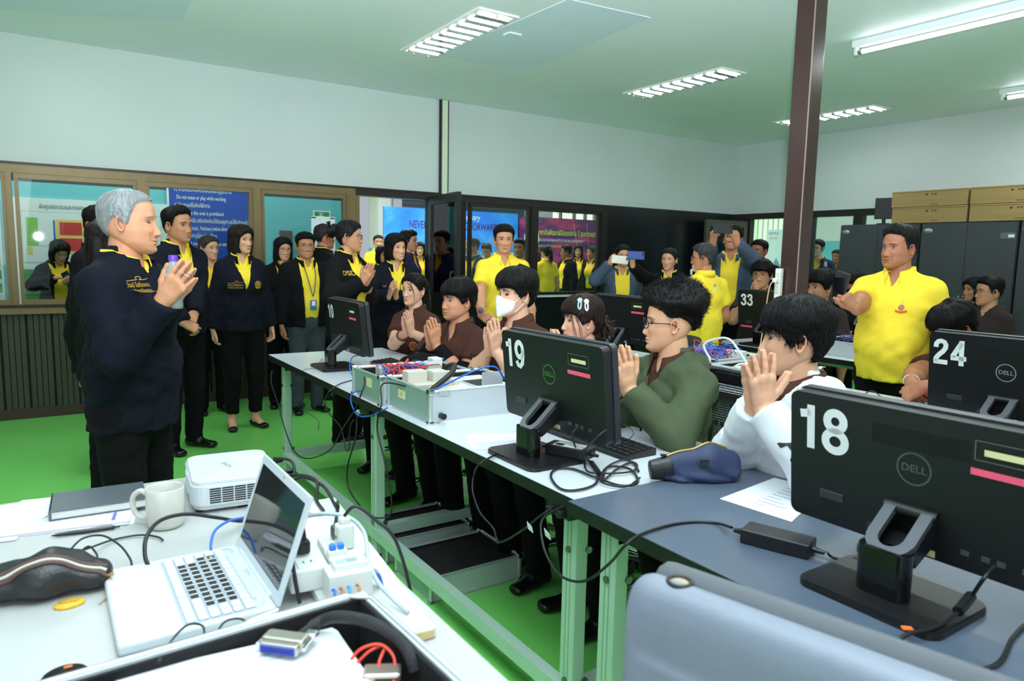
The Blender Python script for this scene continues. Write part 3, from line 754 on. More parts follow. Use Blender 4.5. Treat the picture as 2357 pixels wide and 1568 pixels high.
    if top.get('locks'):   # loose strands framing the face
        mb = MB()
        for pts in top['locks']:
            for q in range(5): jit = rn.normal(0, .0022, 3); mb.tube(HT(catmull([A3(*p)+jit*(1+k*.5) for k, p in enumerate(pts)], 5)), [.0011*hs*v for v in np.linspace(1, .35, 5*(len(pts)-1)+1)], 4)
        mb.build('hair_strand', hairm(hairc), o, True)
    # ---- upper garments
    a1, a2, a3 = rn.rand(3)*6
    def folds(amp):
        def f(X, Y, Z):
            w = 1.1*(1-2*np.abs(np.sin(21*(Z+.35*X)+3.5*np.sin(9*X+a1)+3*np.sin(11*Y+a2))))+.7*np.sin(63*(Z+.5*X)+6*np.sin(13*Y+a3)+5*np.sin(8*X))+.6*(1-2*np.abs(np.sin(26*(X-.5*Z)+4*np.sin(14*Z+a2)+3*Y)))
            m = .5+.5*sstep(1.30*s+dz, 1.02*s+dz, Z)+0*X
            return amp*w*m
        return f
    def sleeves(g, frac, cuff=.012):
        B = []
        for side, q, S, E, Wt, fd, pn, a in A:
            if frac <= 1.0:
                e = S+(E-S)*frac; B.append(bone(S, e, (.048 if fem else .054)*s*build**.5+g, (.052 if fem else .058)*s*build**.5+g+cuff, f1=True, k=.03))
            else:
                t = a.get('cuffat', .97); w = E+(Wt-E)*t
                B.append(bone(S, E, (.046 if fem else .053)*s*build**.5+g, (.042 if fem else .047)*s*build**.5+g+.002, k=.03)); B.append(bone(E, w, (.042 if fem else .047)*s*build**.5+g+.002, .033*s+g+.003, f1=True, k=.03))
        return B
    cx = lambda zz: sstep(1.47*s+dz, 1.44*s+dz, zz)
    def vcut(wtop, zb, ztop=1.46, full=None):
        """opening of the front: half width grows from zb up to ztop"""
        zb_, zt = zb*s+dz, ztop*s+dz
        iM = np.linalg.inv(Lm)
        def f(X, Y, Z):
            x = iM[0, 0]*X+iM[0, 1]*Y+iM[0, 2]*Z+iM[0, 3]; y = iM[1, 0]*X+iM[1, 1]*Y+iM[1, 2]*Z+iM[1, 3]; z = iM[2, 0]*X+iM[2, 1]*Y+iM[2, 2]*Z+iM[2, 3]
            w = (np.clip((z-zb_)/(zt-zb_), 0, 1.15)*wtop*s) if full is None else (full+np.clip((z-zb_)/(zt-zb_), 0, 1.1)*(wtop-full))*s
            d = (np.abs(x)-w) if full is not None else np.maximum(np.abs(x)-w, zb_-z)
            return np.maximum(d, -y)
        return f
    sc_ = top.get('col', C_YEL)
    inner = top.get('shirt')
    wr = top.get('wrinkle', .0022)
    if inner is not None:
        b = torso(0.0, .92); V, F = field(b, hb, vcut(.040, 1.375) if top.get('innerV', True) else None)
        kids['shirt'] = link_mesh('shirt', V, F, inner, o, True)
    grow = .016 if inner is not None else .002
    fr = {'short': top.get('slen', .62), 'long': 2.0}[sleeve]
    B = torso(grow, top.get('hem', .835), top.get('loose', .008 if kind != 'polo' else .012))+sleeves(grow if kind != 'polo' else .004, fr)
    cut = None
    if kind == 'jacket': cut = vcut(*top.get('v', (.075, 1.22)), full=top.get('full'))
    elif kind == 'hoodie': cut = vcut(.075, top.get('vz', 1.30)) if inner is not None else vcut(.05, 1.36)
    elif kind == 'polo': cut = vcut(*top.get('v', (.040, 1.36)))
    if kind == 'hoodie':
        for q in (-1, 1): B.append(bone(U(q*.075, -.020, 1.425), U(q*.03, -.085, 1.41), .036*s, .040*s, k=.03))
        B.append(bone(U(-.05, -.085, 1.42), U(.05, -.085, 1.42), .046*s, .046*s, k=.03))
        B.append(bone(U(0, -.10, 1.40), U(0, -.125, 1.31), (.085*s, .04*s), (.05*s, .025*s), side=Ud((1, 0, 0)), k=.03))
    V, F = field(B, hb*(.9 if lod == 'hi' else 1), cut, folds(wr))
    g = kids['top'] = link_mesh({'jacket': 'jacket', 'hoodie': 'hoodie', 'polo': 'polo_shirt'}[kind], V, F, sc_, o, True)
    bvh = BVHTree.FromPolygons([tuple(v) for v in V], [tuple(f) for f in F.tolist()])
    # collar
    def collar(name, m, r0, r1, zt, zo, a0, drop_, th=.004, pt=.0):
        n = 30; Vv = []
        for i in range(n):
            t = i/(n-1); a = math.radians(a0+(360-2*a0)*t); fr_ = max(0, math.cos(a))
            bx, by = math.sin(a), math.cos(a)
            ends = min(t, 1-t); tip = math.exp(-(ends/.06)**2)
            top_ = (bx*r0*s, (-.012+by*r0*1.0)*s, (zt-drop_*.55*fr_)*s); mid_ = (bx*(r0+.5*(r1-r0)+.004)*s, (-.010+by*(r0+.5*(r1-r0)+.004))*s, (zt+.004-drop_*.62*fr_)*s)
            out = (bx*r1*(1-.05*tip)*s, (-.010+by*r1*(1+.16*tip))*s, (zo-drop_*fr_-pt*tip)*s)
            Vv += [top_, mid_, out]
        Vv = np.array([U(*(np.array(v)/s)) for v in Vv]); F = []
        for i in range(n-1):
            for k in range(2): F.append((i*3+k, (i+1)*3+k, (i+1)*3+k+1, i*3+k+1))
        c_ = link_mesh(name, Vv, F, m, o, True); md = c_.modifiers.new('t', 'SOLIDIFY'); md.thickness = th; md.offset = 0; return c_
    fb = .92 if fem else 1.0
    colr = inner if inner is not None else (sc_ if kind == 'polo' else None)
    if top.get('collarc'): colr = top['collarc']
    if colr is not None and not top.get('nocollar'):
        collar('collar', colr, .060*fb, .090*fb, 1.478, 1.432, top.get('ca', 24), .055, pt=.012)
    if kind == 'jacket' and not top.get('lapel'):
        collar('jacket_collar', sc_, .086*fb, .098*fb, 1.468, 1.425, 30, .045, th=.006)
    # cuffs of ribbed knit
    # ---- trousers, shoes
    if feet:
        LB = [bone(U(0, -.004, .88), U(0, -.002, 1.0), ((.162+.012*fem)*build*s, .116*build*s), (.150*build*s, (.106+belly*.6)*build*s), side=(1, 0, 0), k=.05)]
        SB = []
        for q in (-1, 1):
            hip = U(q*.088, -.004, .88)
            if sit:
                kn = np.array([q*knee[0]*s, hip[1]+.40*s, hip[2]+.03]); an = np.array([q*knee[0]*s, kn[1]-(.08 if isinstance(sit, bool) else sit)*s, .075])
                if an[2] > kn[2]-.2: an[2] = .075
                fdv = A3(q*.1, 1, 0)
            else:
                st_ = top.get('stance', .095); kn = np.array([q*st_*s, .012*s, .48*s]); an = np.array([q*(st_+.004)*s, -.02*s, .075*s]); fdv = A3(q*.25, 1, 0)
            LB += [bone(hip, kn, .092*s*build, .066*s*build**.5, k=.05), bone(kn, an-A3(0, 0, top.get('tlen', .035)*s), .066*s*build**.5, top.get('leg', .058)*s, k=.03, f1=True)]
            fdv = unit(fdv); heel = an+fdv*(-.035)*s; toe = an+fdv*.155*s*(.9 if fem else 1.0)
            if shoes == 'pump':
                SB.append((an, heel, toe, fdv))
            else: SB.append((an, heel, toe, fdv))
        V, F = field(LB, hb*1.35, None, folds(.0022)); link_mesh('trousers', V, F, legs, o, True)
        for an, heel, toe, fdv in SB:
            sd = np.cross(fdv, A3(0, 0, 1))
            h0 = A3(heel[0], heel[1], .036*s); t0 = A3(toe[0], toe[1], .022*s)
            if shoes == 'pump':
                V, F = field([bone(A3(an[0], an[1], .16*s), A3(an[0], an[1], .06*s), .034*s, .034*s, k=.02), bone(A3(an[0], an[1], .07*s), t0+A3(0, 0, .004)-fdv*.02*s, (.030*s, .030*s), (.034*s, .016*s), side=sd, k=.02)], .009); link_mesh('foot', V, F, mat('foot_skin_%d' % skin[0], skin, rough=.5), o, True)
                V, F = field([bone(h0, t0, (.033*s, .034*s), (.038*s, .021*s), side=sd, k=.02), bone(h0+A3(0, 0, -.005), A3(heel[0], heel[1], 0.012), .02*s, .012*s, k=.01)], .008, lambda X, Y, Z: np.maximum(.045*s-Z, np.abs((X-an[0])*fdv[0]+(Y-an[1])*fdv[1]-.02*s)-.08*s))
                link_mesh('shoe', V, F, M_SHOE, o, True)
            else:
                V, F = field([bone(h0, t0, (.036*s, .036*s), (.042*s, .024*s), side=sd, k=.02), bone(A3(an[0], an[1], .09*s), A3(an[0], an[1], .05*s)+fdv*.03*s, .038*s, .036*s, k=.03)], .011, lambda X, Y, Z: Z-.004+0*X+0*Y)
                link_mesh('shoe', V, F, top.get('shoem', M_SHOE), o, True)
    # ---- small parts
    def decal(name, V2, F2, cxz, m, off=.0025, base=None, flip=True, back=False):
        if back: flip = False; off = -off
        """flat mark laid on the garment's front, u to the viewer's right"""
        out = []
        bv = base or bvh
        for (u, v, *_r) in V2:
            p = A3((-u if flip else u)+cxz[0]*s, (-.3 if back else .175+belly)*s, v+cxz[1]*s+dz); hit = bv.ray_cast(Vector(p), Vector((0, 1 if back else -1, 0)))
            y = hit[0].y if hit[0] is not None else .1*s
            out.append((p[0], y+off, p[2]))
        ff = [f[::-1] for f in F2] if flip else F2
        return link_mesh(name, out, [tuple(f) for f in ff], m, o, False)
    info = dict(o=o, U=U, HT=HT, decal=decal, hc=hc, A=A, s=s, P=P, N=N, phi=phi, zr=zr, HR=HR, hs=hs, dz=dz, kids=kids, Ud=Ud, bvh=bvh, loc=loc, R2=R2, skin=skin)
    return info

def ring2(r0, r1, n=28, sx=1, sy=1):
    V = []; F = []
    for i in range(n):
        a = 2*PI*i/n; V += [(r0*math.cos(a)*sx, r0*math.sin(a)*sy, 0), (r1*math.cos(a)*sx, r1*math.sin(a)*sy, 0)]
    for i in range(n): j = (i+1) % n; F.append((2*i, 2*i+1, 2*j+1, 2*j))
    return V, F
def disc2(r, n=20, sx=1, sy=1): return [(0, 0, 0)]+[(r*math.cos(2*PI*i/n)*sx, r*math.sin(2*PI*i/n)*sy, 0) for i in range(n)], [(0, i+1, (i+1) % n+1) for i in range(n)]
def rect2(w, h, nx=6, ny=3): 
    V = [(-w/2+w*i/nx, -h/2+h*j/ny, 0) for j in range(ny+1) for i in range(nx+1)]
    return V, [(j*(nx+1)+i, j*(nx+1)+i+1, (j+1)*(nx+1)+i+1, (j+1)*(nx+1)+i) for j in range(ny) for i in range(nx)]
def crest(I, x, z, r=.026, m1=None, m2=None, back=False):
    m1 = m1 or M_GOLD; m2 = m2 or m1
    for q, mm in ((ring2(r*.80, r), m1), (ring2(r*.45, r*.62), m2), (disc2(r*.30), m2)): I['decal']('emblem', *q, (x, z), mm, back=back)
    V, F = rect2(r*1.7, r*.36); I['decal']('emblem', [(u, v-r*1.08-.25*r*math.cos(u/r*1.6)+.25*r, 0) for u, v, _ in V], F, (x, z), m1, back=back)
def garuda(I, x, z, r=.024):
    # the small woven royal-style badge: rays, a round middle and a ribbon
    I['decal']('emblem', *disc2(r*.5), (x, z+r*.1), M_RED); I['decal']('emblem', *disc2(r*.28), (x, z+r*.1), mat('emblem_blue', (120, 130, 170), rough=.7), off=.0035)
    V, F = rect2(r*1.9, r*.4); I['decal']('emblem', [(u, v-r*.75+.4*r*(u/r)**2*.6, 0) for u, v, _ in V], F, (x, z), M_RED)
    I['decal']('emblem', [(-r*.35, r*.55, 0), (r*.35, r*.55, 0), (0, r*1.7, 0)], [(0, 1, 2)], (x, z), mat('emblem_pale', (226, 190, 90), rough=.7))
def jacket_script(I, x, z, w=.105):
    V, F = text_mesh('วัฒน์ ใจดีแรงงาน', .020, bold=.01); k = w/(V[:, 0].max()-V[:, 0].min()); I['decal']('lettering', V*A3(k, 1, 1), F, (x, z), M_GOLD)
    V, F = text_mesh('กรมพัฒนาฝีมือแรงงาน', .017, bold=.01); k = w/(V[:, 0].max()-V[:, 0].min()); I['decal']('lettering', V*A3(k, 1, 1), F, (x, z-.021), M_GOLD)
    mb = MB(); 
    pts = [(-.5, 0), (-.2, .06), (-.05, .10), (-.06, .26), (.06, .32), (.14, .2), (.05, .08), (.3, .10), (.52, .16)]
    cp = catmull([A3(a*w, b*w*.55+.014, 0) for a, b in pts], 6); V = []; F = []
    for i, p in enumerate(cp):
        t = cp[min(i+1, len(cp)-1)]-cp[max(i-1, 0)]; nn = unit(A3(-t[1], t[0], 0))*.0011; V += [p+nn, p-nn]
        if i: F.append((2*i-2, 2*i-1, 2*i+1, 2*i))
    I['decal']('lettering', V, F, (x, z), M_GOLD)
def eyeglasses(I, m, w=.052, h=.036, z=-.002, r=.0013, y=.094, square=.7):
    mb = MB(); HT = I['HT']
    for q in (-1, 1):
        pts = []
        for i in range(28):
            a = 2*PI*i/28; ca_, sa = math.cos(a), math.sin(a)
            pts.append(A3(q*.0345+w/2*np.sign(ca_)*abs(ca_)**square, y-.010*abs(ca_ if q*ca_ > 0 else 0), z+h/2*np.sign(sa)*abs(sa)**square))
        mb.tube(HT(pts), r*I['hs'], 6, closed=True)
        mb.tube(HT(catmull([A3(q*(.0345+w/2), y-.012, z+.006), A3(q*.073, .055, z+.006), A3(q*.0775, .0, z+.004), A3(q*.075, -.028, z-.014)], 5)), r*1.15*I['hs'], 6)
    mb.tube(HT(catmull([A3(-.0345+w/2, y, z+.003), A3(0, y+.004, z+.007), A3(.0345-w/2, y, z+.003)], 5)), r*I['hs'], 6)
    g = mb.build('eyeglasses', m, I['o'], True)
    mb = MB()
    for q in (-1, 1):
        V = [A3(q*.0345, y-.001, z)]+[A3(q*.0345+w/2*np.sign(math.cos(a))*abs(math.cos(a))**square*.97, y-.001-.010*max(0, q*math.cos(a)), z+h/2*np.sign(math.sin(a))*abs(math.sin(a))**square*.97) for a in np.linspace(0, 2*PI, 24, endpoint=False)]
        mb.add(HT(V), [(0, i+1, (i+1) % 24+1) for i in range(24)])
    mb.build('lens', glass_mat('lens_glass', (252, 252, 252), 1.12), g)
# ------------------------------------------------------------------ the room
YA, XB = 6.87, 8.45
M_WALL = mat('white_wall_paint', (200, 211, 208), rough=.38, var=(1.2, .03), spec=.4)
M_CEIL = mat('ceiling_paint', (236, 243, 249), rough=.55, var=(.8, .03))
M_CEIL2 = mat('ceiling_patch_paint', (222, 236, 252), rough=.5, var=(1.5, .02))
M_FLOOR = mat('green_epoxy_floor', (124, 216, 104), rough=.28, var=(1.3, .05), bump=(4, .03), spec=.5)
M_BRONZE = mat('bronze_aluminium', (122, 104, 70), rough=.38, metal=.35, var=(14, .08, (1, 1, .1)))
M_DARKAL = mat('dark_aluminium', (40, 36, 31), rough=.35, metal=.3)
M_SLAT = mat('dark_ribbed_board', (58, 60, 46), rough=.5, var=(6, .12, (2, 2, .3)))
M_BLACKP = mat('black_wall_film', (19, 21, 25), rough=.22)
M_COLUMN = mat('brown_steel_paint', (62, 42, 38), rough=.30, var=(5, .12))
M_WHITEP = mat('white_plastic', (236, 238, 234), rough=.35)
M_CREAM = mat('cream_plastic', (214, 222, 196), rough=.4)
M_CYAN = mat('cyan_wall_paint', (112, 196, 204), rough=.6, var=(1.5, .04)); M_HALLW = mat('hall_white_paint', (228, 228, 222), rough=.7, var=(2, .03))
M_GLASS = glass_mat('window_glass')
M_STEELB = mat('window_bar_paint', (200, 205, 205), rough=.5)
def struct(o): o['kind'] = 'structure'; return o

mb = MB(); mb.box((7.0, 7.0, -.05), (22, 22, .1)); struct(mb.build('floor', M_FLOOR))
mb = MB(); mb.b2((-1.6, -1.8, CEIL), (XB+.1, YA+.1, CEIL+.1)); ceil = struct(mb.build('ceiling', M_CEIL))
mb = MB(); mb.prism([(2.80, 5.39), (3.66, 5.33), (3.53, 3.66), (2.87, 3.72)], 2, CEIL-.0035, CEIL+.01); mb.build('repair_panel', M_CEIL2, ceil)
mb = MB(); mb.prism([(-.14, 6.25), (.93, 5.71), (.91, 5.2), (-.2, 5.3)], 2, CEIL-.0035, CEIL+.01); mb.build('repair_panel', M_CEIL2, ceil)
mb = MB(); mb.rbox((2.985, 4.53, CEIL-.006), (.11, .09, .014), .005); mb.build('ceiling_cover', M_CEIL2, ceil)
wl = MB().b2((-2, YA, 2.05), (XB, YA+.1, CEIL)).build('wall_left', M_WALL); struct(wl)
wr = MB().b2((XB, -1.8, 2.05), (XB+.1, YA, CEIL)).build('wall_right', M_WALL); struct(wr)

def frame_bar(parent, a, b, m, name='frame_bar'):
    return MB().b2(a, b).build(name, m, parent)
# left partition: head rail, sill rail, glazed bays
t = struct(MB().b2((-2, YA-.035, 1.965), (2.66, YA+.10, 2.05)).build('trim_1', M_BRONZE)); struct(MB().b2((2.66, YA-.035, 1.965), (5.94, YA+.10, 2.05)).build('trim_8', M_DARKAL))
MB().b2((-2, YA-.045, 2.03), (5.94, YA-.035, 2.048)).build('trim_bead', M_DARKAL, t)
t2 = struct(MB().b2((-2, YA-.07, .855), (2.66, YA+.06, .93)).build('trim_2', M_BRONZE))
MB().b2((-2, YA-.075, .905), (2.66, YA-.07, .93)).build('trim_bead', M_DARKAL, t2)
bays = [(-2.0, -.175, M_BRONZE, .04), (-.175, .75, M_BRONZE, .07), (.75, 1.70, M_BRONZE, .07), (1.70, 2.61, M_BRONZE, .09), (3.95, 4.86, M_DARKAL, .09), (4.86, 5.94, M_DARKAL, .09)]
for i, (xa, xb, m, w) in enumerate(bays):
    win = bpy.data.objects.new('window_%d' % (i+1), None); COL.objects.link(win); win['kind'] = 'structure'; win.location = (xa, YA, 0)
    z0 = .93
    frame_bar(win, (xb-xa-w/2, -.05, z0-.02), (xb-xa+w/2, .07, 1.965), m, 'mullion')
    frame_bar(win, (w/2, -.025, z0), (xb-xa-w/2, .045, z0+.035), m, 'bottom_rail')
    frame_bar(win, (w/2, -.025, 1.925), (xb-xa-w/2, .045, 1.965), m, 'top_rail')
    frame_bar(win, (w/2, -.02, z0+.035), (w/2+.028, .04, 1.925), m, 'stile'); frame_bar(win, (xb-xa-w/2-.028, -.02, z0+.035), (xb-xa-w/2, .04, 1.925), m, 'stile')
    MB().b2((w/2+.028, .006, z0+.035), (xb-xa-w/2-.028, .012, 1.925)).build('pane', M_GLASS, win)
# ribbed board below the sill: every rib its own strip
base = struct(MB().b2((-2, YA-.005, .0), (2.66, YA+.05, .855)).build('wall_panel', mat('board_gap', (20, 20, 16), rough=.8)))
slat_me = None; x = -2.0; k = 0
while x < 2.62:
    w = .040
    if slat_me is None:
        o = MB().b2((0, -.022, .085), (w-.006, -.004, .85)).build('slat', M_SLAT, base); slat_me = o.data
    else:
        o = bpy.data.objects.new('slat', slat_me); COL.objects.link(o); o.parent = base
    o.location = (x, YA, 0); x += w+(.012 if k % 4 == 3 else 0); k += 1
struct(MB().b2((-2, YA-.03, 0), (2.66, YA+.0, .085)).build('baseboard_left', mat('baseboard_wood', (60, 46, 36), rough=.5)))
# dark boards to the right of the door
b2_ = struct(MB().b2((3.95, YA-.02, 0), (5.94, YA+.06, .93)).build('wall_panel', M_BLACKP)); MB().b2((3.95, YA-.05, .905), (5.94, YA-.02, .93)).build('sill_edge', M_STEELB, b2_)
struct(MB().b2((5.94, YA-.03, 0), (XB, YA+.06, 2.05)).build('wall_panel', M_BLACKP))
# steel post beside the doorway with a trunking strip and a socket box
post = struct(MB().b2((3.50, YA-.01, 0), (3.95, YA+.10, 2.05)).build('trim_3', M_BLACKP))
MB().b2((3.605, YA-.03, .0), (3.715, YA-.012, CEIL)).build('post_face', mat('post_black', (18, 18, 18), rough=.4), post)
tr = thing('cable_trunking', 'white vertical cable trunking with socket box on the dark door post', 'trunking', (3.66, YA-.03, 1.15))
MB().b2((-.030, -.022, .20), (.030, .0, CEIL-1.155)).build('channel', M_CREAM, tr)
bx = MB().rbox((0, -.03, .085), (.17, .06, .16), .006).build('socket_box', M_CREAM, tr)
for dx in (-.04, .04):
    for dz_ in (-.035, .035): MB().rbox((dx, -.0625, .085+dz_), (.045, .006, .04), .002).build('socket', M_WHITEP, bx)
MB().b2((-.033, -.026, .30), (.033, .001, .35)).build('tape', mat('blue_tape', (40, 96, 150), rough=.5), tr)
# open glass door leaf swung into the room
def door_leaf(name, hinge, ang, wdt, h, m, gm=M_GLASS):
    d = bpy.data.objects.new(name, None); COL.objects.link(d); d['kind'] = 'structure'; d.location = (hinge[0], hinge[1], 0); d.rotation_euler = (0, 0, ang)
    s = .07
    MB().b2((0, -.022, .01), (s, .022, h)).build('hinge_stile', m, d); MB().b2((wdt-s, -.022, .01), (wdt, .022, h)).build('lock_stile', m, d)
    MB().b2((s, -.022, h-.09), (wdt-s, .022, h)).build('top_rail', m, d); MB().b2((s, -.022, .01), (wdt-s, .022, .14)).build('bottom_rail', m, d)
    MB().b2((s, -.022, .92), (wdt-s, .022, .99)).build('middle_rail', m, d)
    MB().b2((s, -.004, .99), (wdt-s, .004, h-.09)).build('pane', gm, d); MB().b2((s, -.012, .14), (wdt-s, .012, .92)).build('kick_panel', m, d)
    hd = MB().tube(catmull([(wdt-.035, -.03, .95), (wdt-.035, -.07, .97), (wdt-.035, -.07, 1.2), (wdt-.035, -.03, 1.22)], 5), .010, 8).build('pull_handle', M_DARKAL, d)
    return d
door_leaf('door_1', (3.50, YA-.03), math.radians(-97), .80, 2.0, M_DARKAL, glass_mat('door_glass', (200, 214, 220)))
struct(MB().b2((2.66, YA-.04, 0), (2.70, YA+.06, 1.965)).build('trim_4', M_BRONZE))
# right partition: dark frame members, glazed bays, an open door near the corner
struct(MB().b2((XB-.03, -1.8, 1.97), (XB+.08, YA, 2.05)).build('trim_5', M_DARKAL))
for i, (ya, yb) in enumerate([(5.65, 4.98), (4.98, 4.0), (4.0, 3.0), (3.0, 2.0), (2.0, .5)]):
    win = bpy.data.objects.new('window_%d' % (i+10), None); COL.objects.link(win); win['kind'] = 'structure'; win.location = (XB, yb, 0); L = ya-yb
    frame_bar(win, (-.03, L-.08, 0), (.06, L+.04, 1.97), M_DARKAL, 'mullion'); frame_bar(win, (-.02, .04, .9), (.05, L-.08, .96), M_DARKAL, 'bottom_rail')
    MB().b2((.0, .04, .0), (.03, L-.08, .9)).build('lower_panel', M_BLACKP, win); MB().b2((.01, .04, .96), (.016, L-.08, 1.97)).build('pane', M_GLASS, win)
struct(MB().b2((XB-.03, 6.55, 0), (XB+.06, 6.64, 1.97)).build('trim_6', M_DARKAL)); struct(MB().b2((XB-.03, 6.64, 0), (XB+.06, YA, 1.97)).build('wall_panel', M_BLACKP))
door_leaf('door_2', (XB-.04, 6.60), math.radians(176), .80, 1.94, mat('grey_bronze_aluminium', (92, 88, 78), rough=.4, metal=.3), glass_mat('door_glass2', (170, 196, 200)))

# ------------------------------------------------------------------ corridor wall and hall behind the glass
MB().b2((-3, 8.0, 0), (2.98, 8.12, 1.985)).build('wall_corridor', M_CYAN)['kind'] = 'structure'
MB().b2((-3, 8.02, 1.985), (2.98, 8.1, 3.2)).build('wall_corridor_upper', mat('corridor_dark', (70, 66, 58), rough=.6))['kind'] = 'structure'
HW = MB()
YH = 15.0
HW.b2((2.9, YH, 0), (5.85, YH+.2, .55)); HW.b2((2.9, YH, 2.72), (5.85, YH+.2, 4.6)); HW.b2((2.9, YH, .55), (5.0, YH+.2, 2.72))
HW.b2((6.22, YH, 1.5), (6.9, YH+.2, 4.6)); HW.b2((5.85, YH, 2.72), (6.22, YH+.2, 4.6)); HW.b2((5.85, YH, 0), (6.22, YH+.2, .55))
HW.b2((6.9, YH, 3.2), (18, YH+.2, 4.6)); HW.b2((6.9, YH, 1.5), (11.1, YH+.2, 3.2)); HW.b2((12.75, YH, 1.5), (18, YH+.2, 3.2)); HW.b2((11.1, YH, 1.5), (12.75, YH+.2, 2.05)); HW.b2((11.1, YH, 2.62), (12.75, YH+.2, 3.2))
hw = struct(HW.build('wall_hall', M_HALLW)); struct(MB().b2((6.22, YH-.01, 0), (18, YH+.2, 1.5)).build('wall_hall_dado', M_CYAN))
# tall window and the row of top windows, barred, with the daylight outside
sky_m = mat('bright_daylight', (255, 255, 250), emit=((250, 255, 250), 1.6))
def barred(name, x0, x1, z0, z1, y, nb, mull=()):
    w = bpy.data.objects.new(name, None); COL.objects.link(w); w['kind'] = 'structure'; w.location = (x0, y, z0); W_, H_ = x1-x0, z1-z0
    MB().b2((0, .16, 0), (W_, .17, H_)).build('daylight', sky_m, w)
    f = MB(); t_ = .05
    f.b2((0, 0, 0), (t_, .1, H_)); f.b2((W_-t_, 0, 0), (W_, .1, H_)); f.b2((0, 0, 0), (W_, .1, t_)); f.b2((0, 0, H_-t_), (W_, .1, H_))
    for m_ in mull: f.b2((m_*W_-t_*.6, 0, 0), (m_*W_+t_*.6, .1, H_))
    if H_ > 1: f.b2((0, 0, H_*.52), (W_, .1, H_*.52+.18))
    f.build('window_frame', mat('hall_window_frame', (150, 140, 120), rough=.6), w)
    bar = None
    for i in range(nb):
        if bar is None: bar = MB().cyl((0, .05, 0), (0, .05, H_), .008, 5).build('window_bar', M_STEELB, w); b = bar
        else: b = bpy.data.objects.new('window_bar', bar.data); COL.objects.link(b); b.parent = w
        b.location = ((i+.5)*W_/nb, 0, 0)
barred('window_20', 5.0, 5.85, .55, 2.72, YH, 9)
barred('window_21', 11.1, 12.75, 2.05, 2.62, YH, 22, (.27, .55, .78))
# roller shutter behind the blue backdrop
sh = struct(MB().b2((6.95, YH-.06, 0), (10.3, YH-.01, 3.0)).build('door_3', mat('shutter_grey', (74, 80, 90), rough=.5)))
sm = None
for i in range(30):
    o = MB().b2((6.95, -.02, 0), (10.3, 0, .075)).build('slat', mat('shutter_grey', (74, 80, 90)), sh) if sm is None else bpy.data.objects.new('slat', sm)
    if sm is None: sm = o.data
    else: COL.objects.link(o); o.parent = sh
    o.location = (0, YH-.06, i*.1)
# hall column pieces and conduit
struct(MB().b2((6.22, YH-.35, 0), (6.62, YH, 4.6)).build('wall_pier', M_HALLW)); struct(MB().b2((10.25, 14.2, 0), (10.65, 14.6, 4.6)).build('wall_pier', M_HALLW))
tag(MB().cyl((6.55, YH-.38, 1.6), (6.55, YH-.38, 4.5), .025, 8).build('conduit_pipe', mat('pipe_grey', (150, 150, 148), rough=.5)), 'thin grey conduit pipe on the hall pier above the blue backdrop', 'pipe')
# side hall beyond the right partition
SH = MB(); XS = 12.0
SH.b2((XS, 8.25, 0), (XS+.2, 16, .6)); SH.b2((XS, 8.25, 2.6), (XS+.2, 16, 4.6)); SH.b2((XS, 9.35, .6), (XS+.2, 9.6, 2.6))
SH.b2((XS, 0, 1.77), (XS+.2, 8.25, 4.6)); struct(SH.build('wall_side_hall', M_HALLW)); struct(MB().b2((XS, 0, 0), (XS+.2, 8.25, 1.77)).build('wall_side_dado', M_CYAN))
for n_, (ya, yb) in enumerate(((8.3, 9.35), (9.6, 11.2))):
    w = bpy.data.objects.new('window_%d' % (30+n_), None); COL.objects.link(w); w['kind'] = 'structure'; w.location = (XS, ya, .6); L = yb-ya
    MB().b2((.16, 0, 0), (.17, L, 2.0)).build('daylight', mat('garden_light', (205, 235, 190), emit=((190, 230, 190), .8), var=None), w)
    f = MB(); f.b2((0, 0, .95), (.08, L, 1.05)); f.b2((0, 0, 0), (.08, .05, 2)); f.b2((0, L-.05, 0), (.08, L, 2)); f.build('window_frame', mat('blue_frame', (70, 104, 120), rough=.5), w)
    bar = None
    for i in range(9):
        if bar is None: bar = MB().b2((.03, -.012, 0), (.05, .012, 2)).build('window_bar', M_STEELB, w); b = bar
        else: b = bpy.data.objects.new('window_bar', bar.data); COL.objects.link(b); b.parent = w
        b.location = (0, (i+.5)*L/9, 0)

# steel column in the room
cl = struct(MB().rbox((3.97, 2.73, CEIL/2), (.125, .125, CEIL), .006).build('trim_7', M_COLUMN))
MB().b2((3.903, 2.663, .0), (3.909, 2.669, CEIL)).build('weld_line', mat('worn_edge', (150, 130, 122), rough=.5), cl)
tr = thing('socket_strip', 'white vertical socket strip fixed to the brown steel column', 'socket strip', (3.880, 2.775, 1.06))
MB().rbox((0, 0, .16), (.034, .040, .26), .006).build('housing', M_WHITEP, tr)
for i in range(3): MB().rbox((-.018, 0, .08+.08*i), (.006, .028, .05), .002).build('socket', M_CREAM, tr)

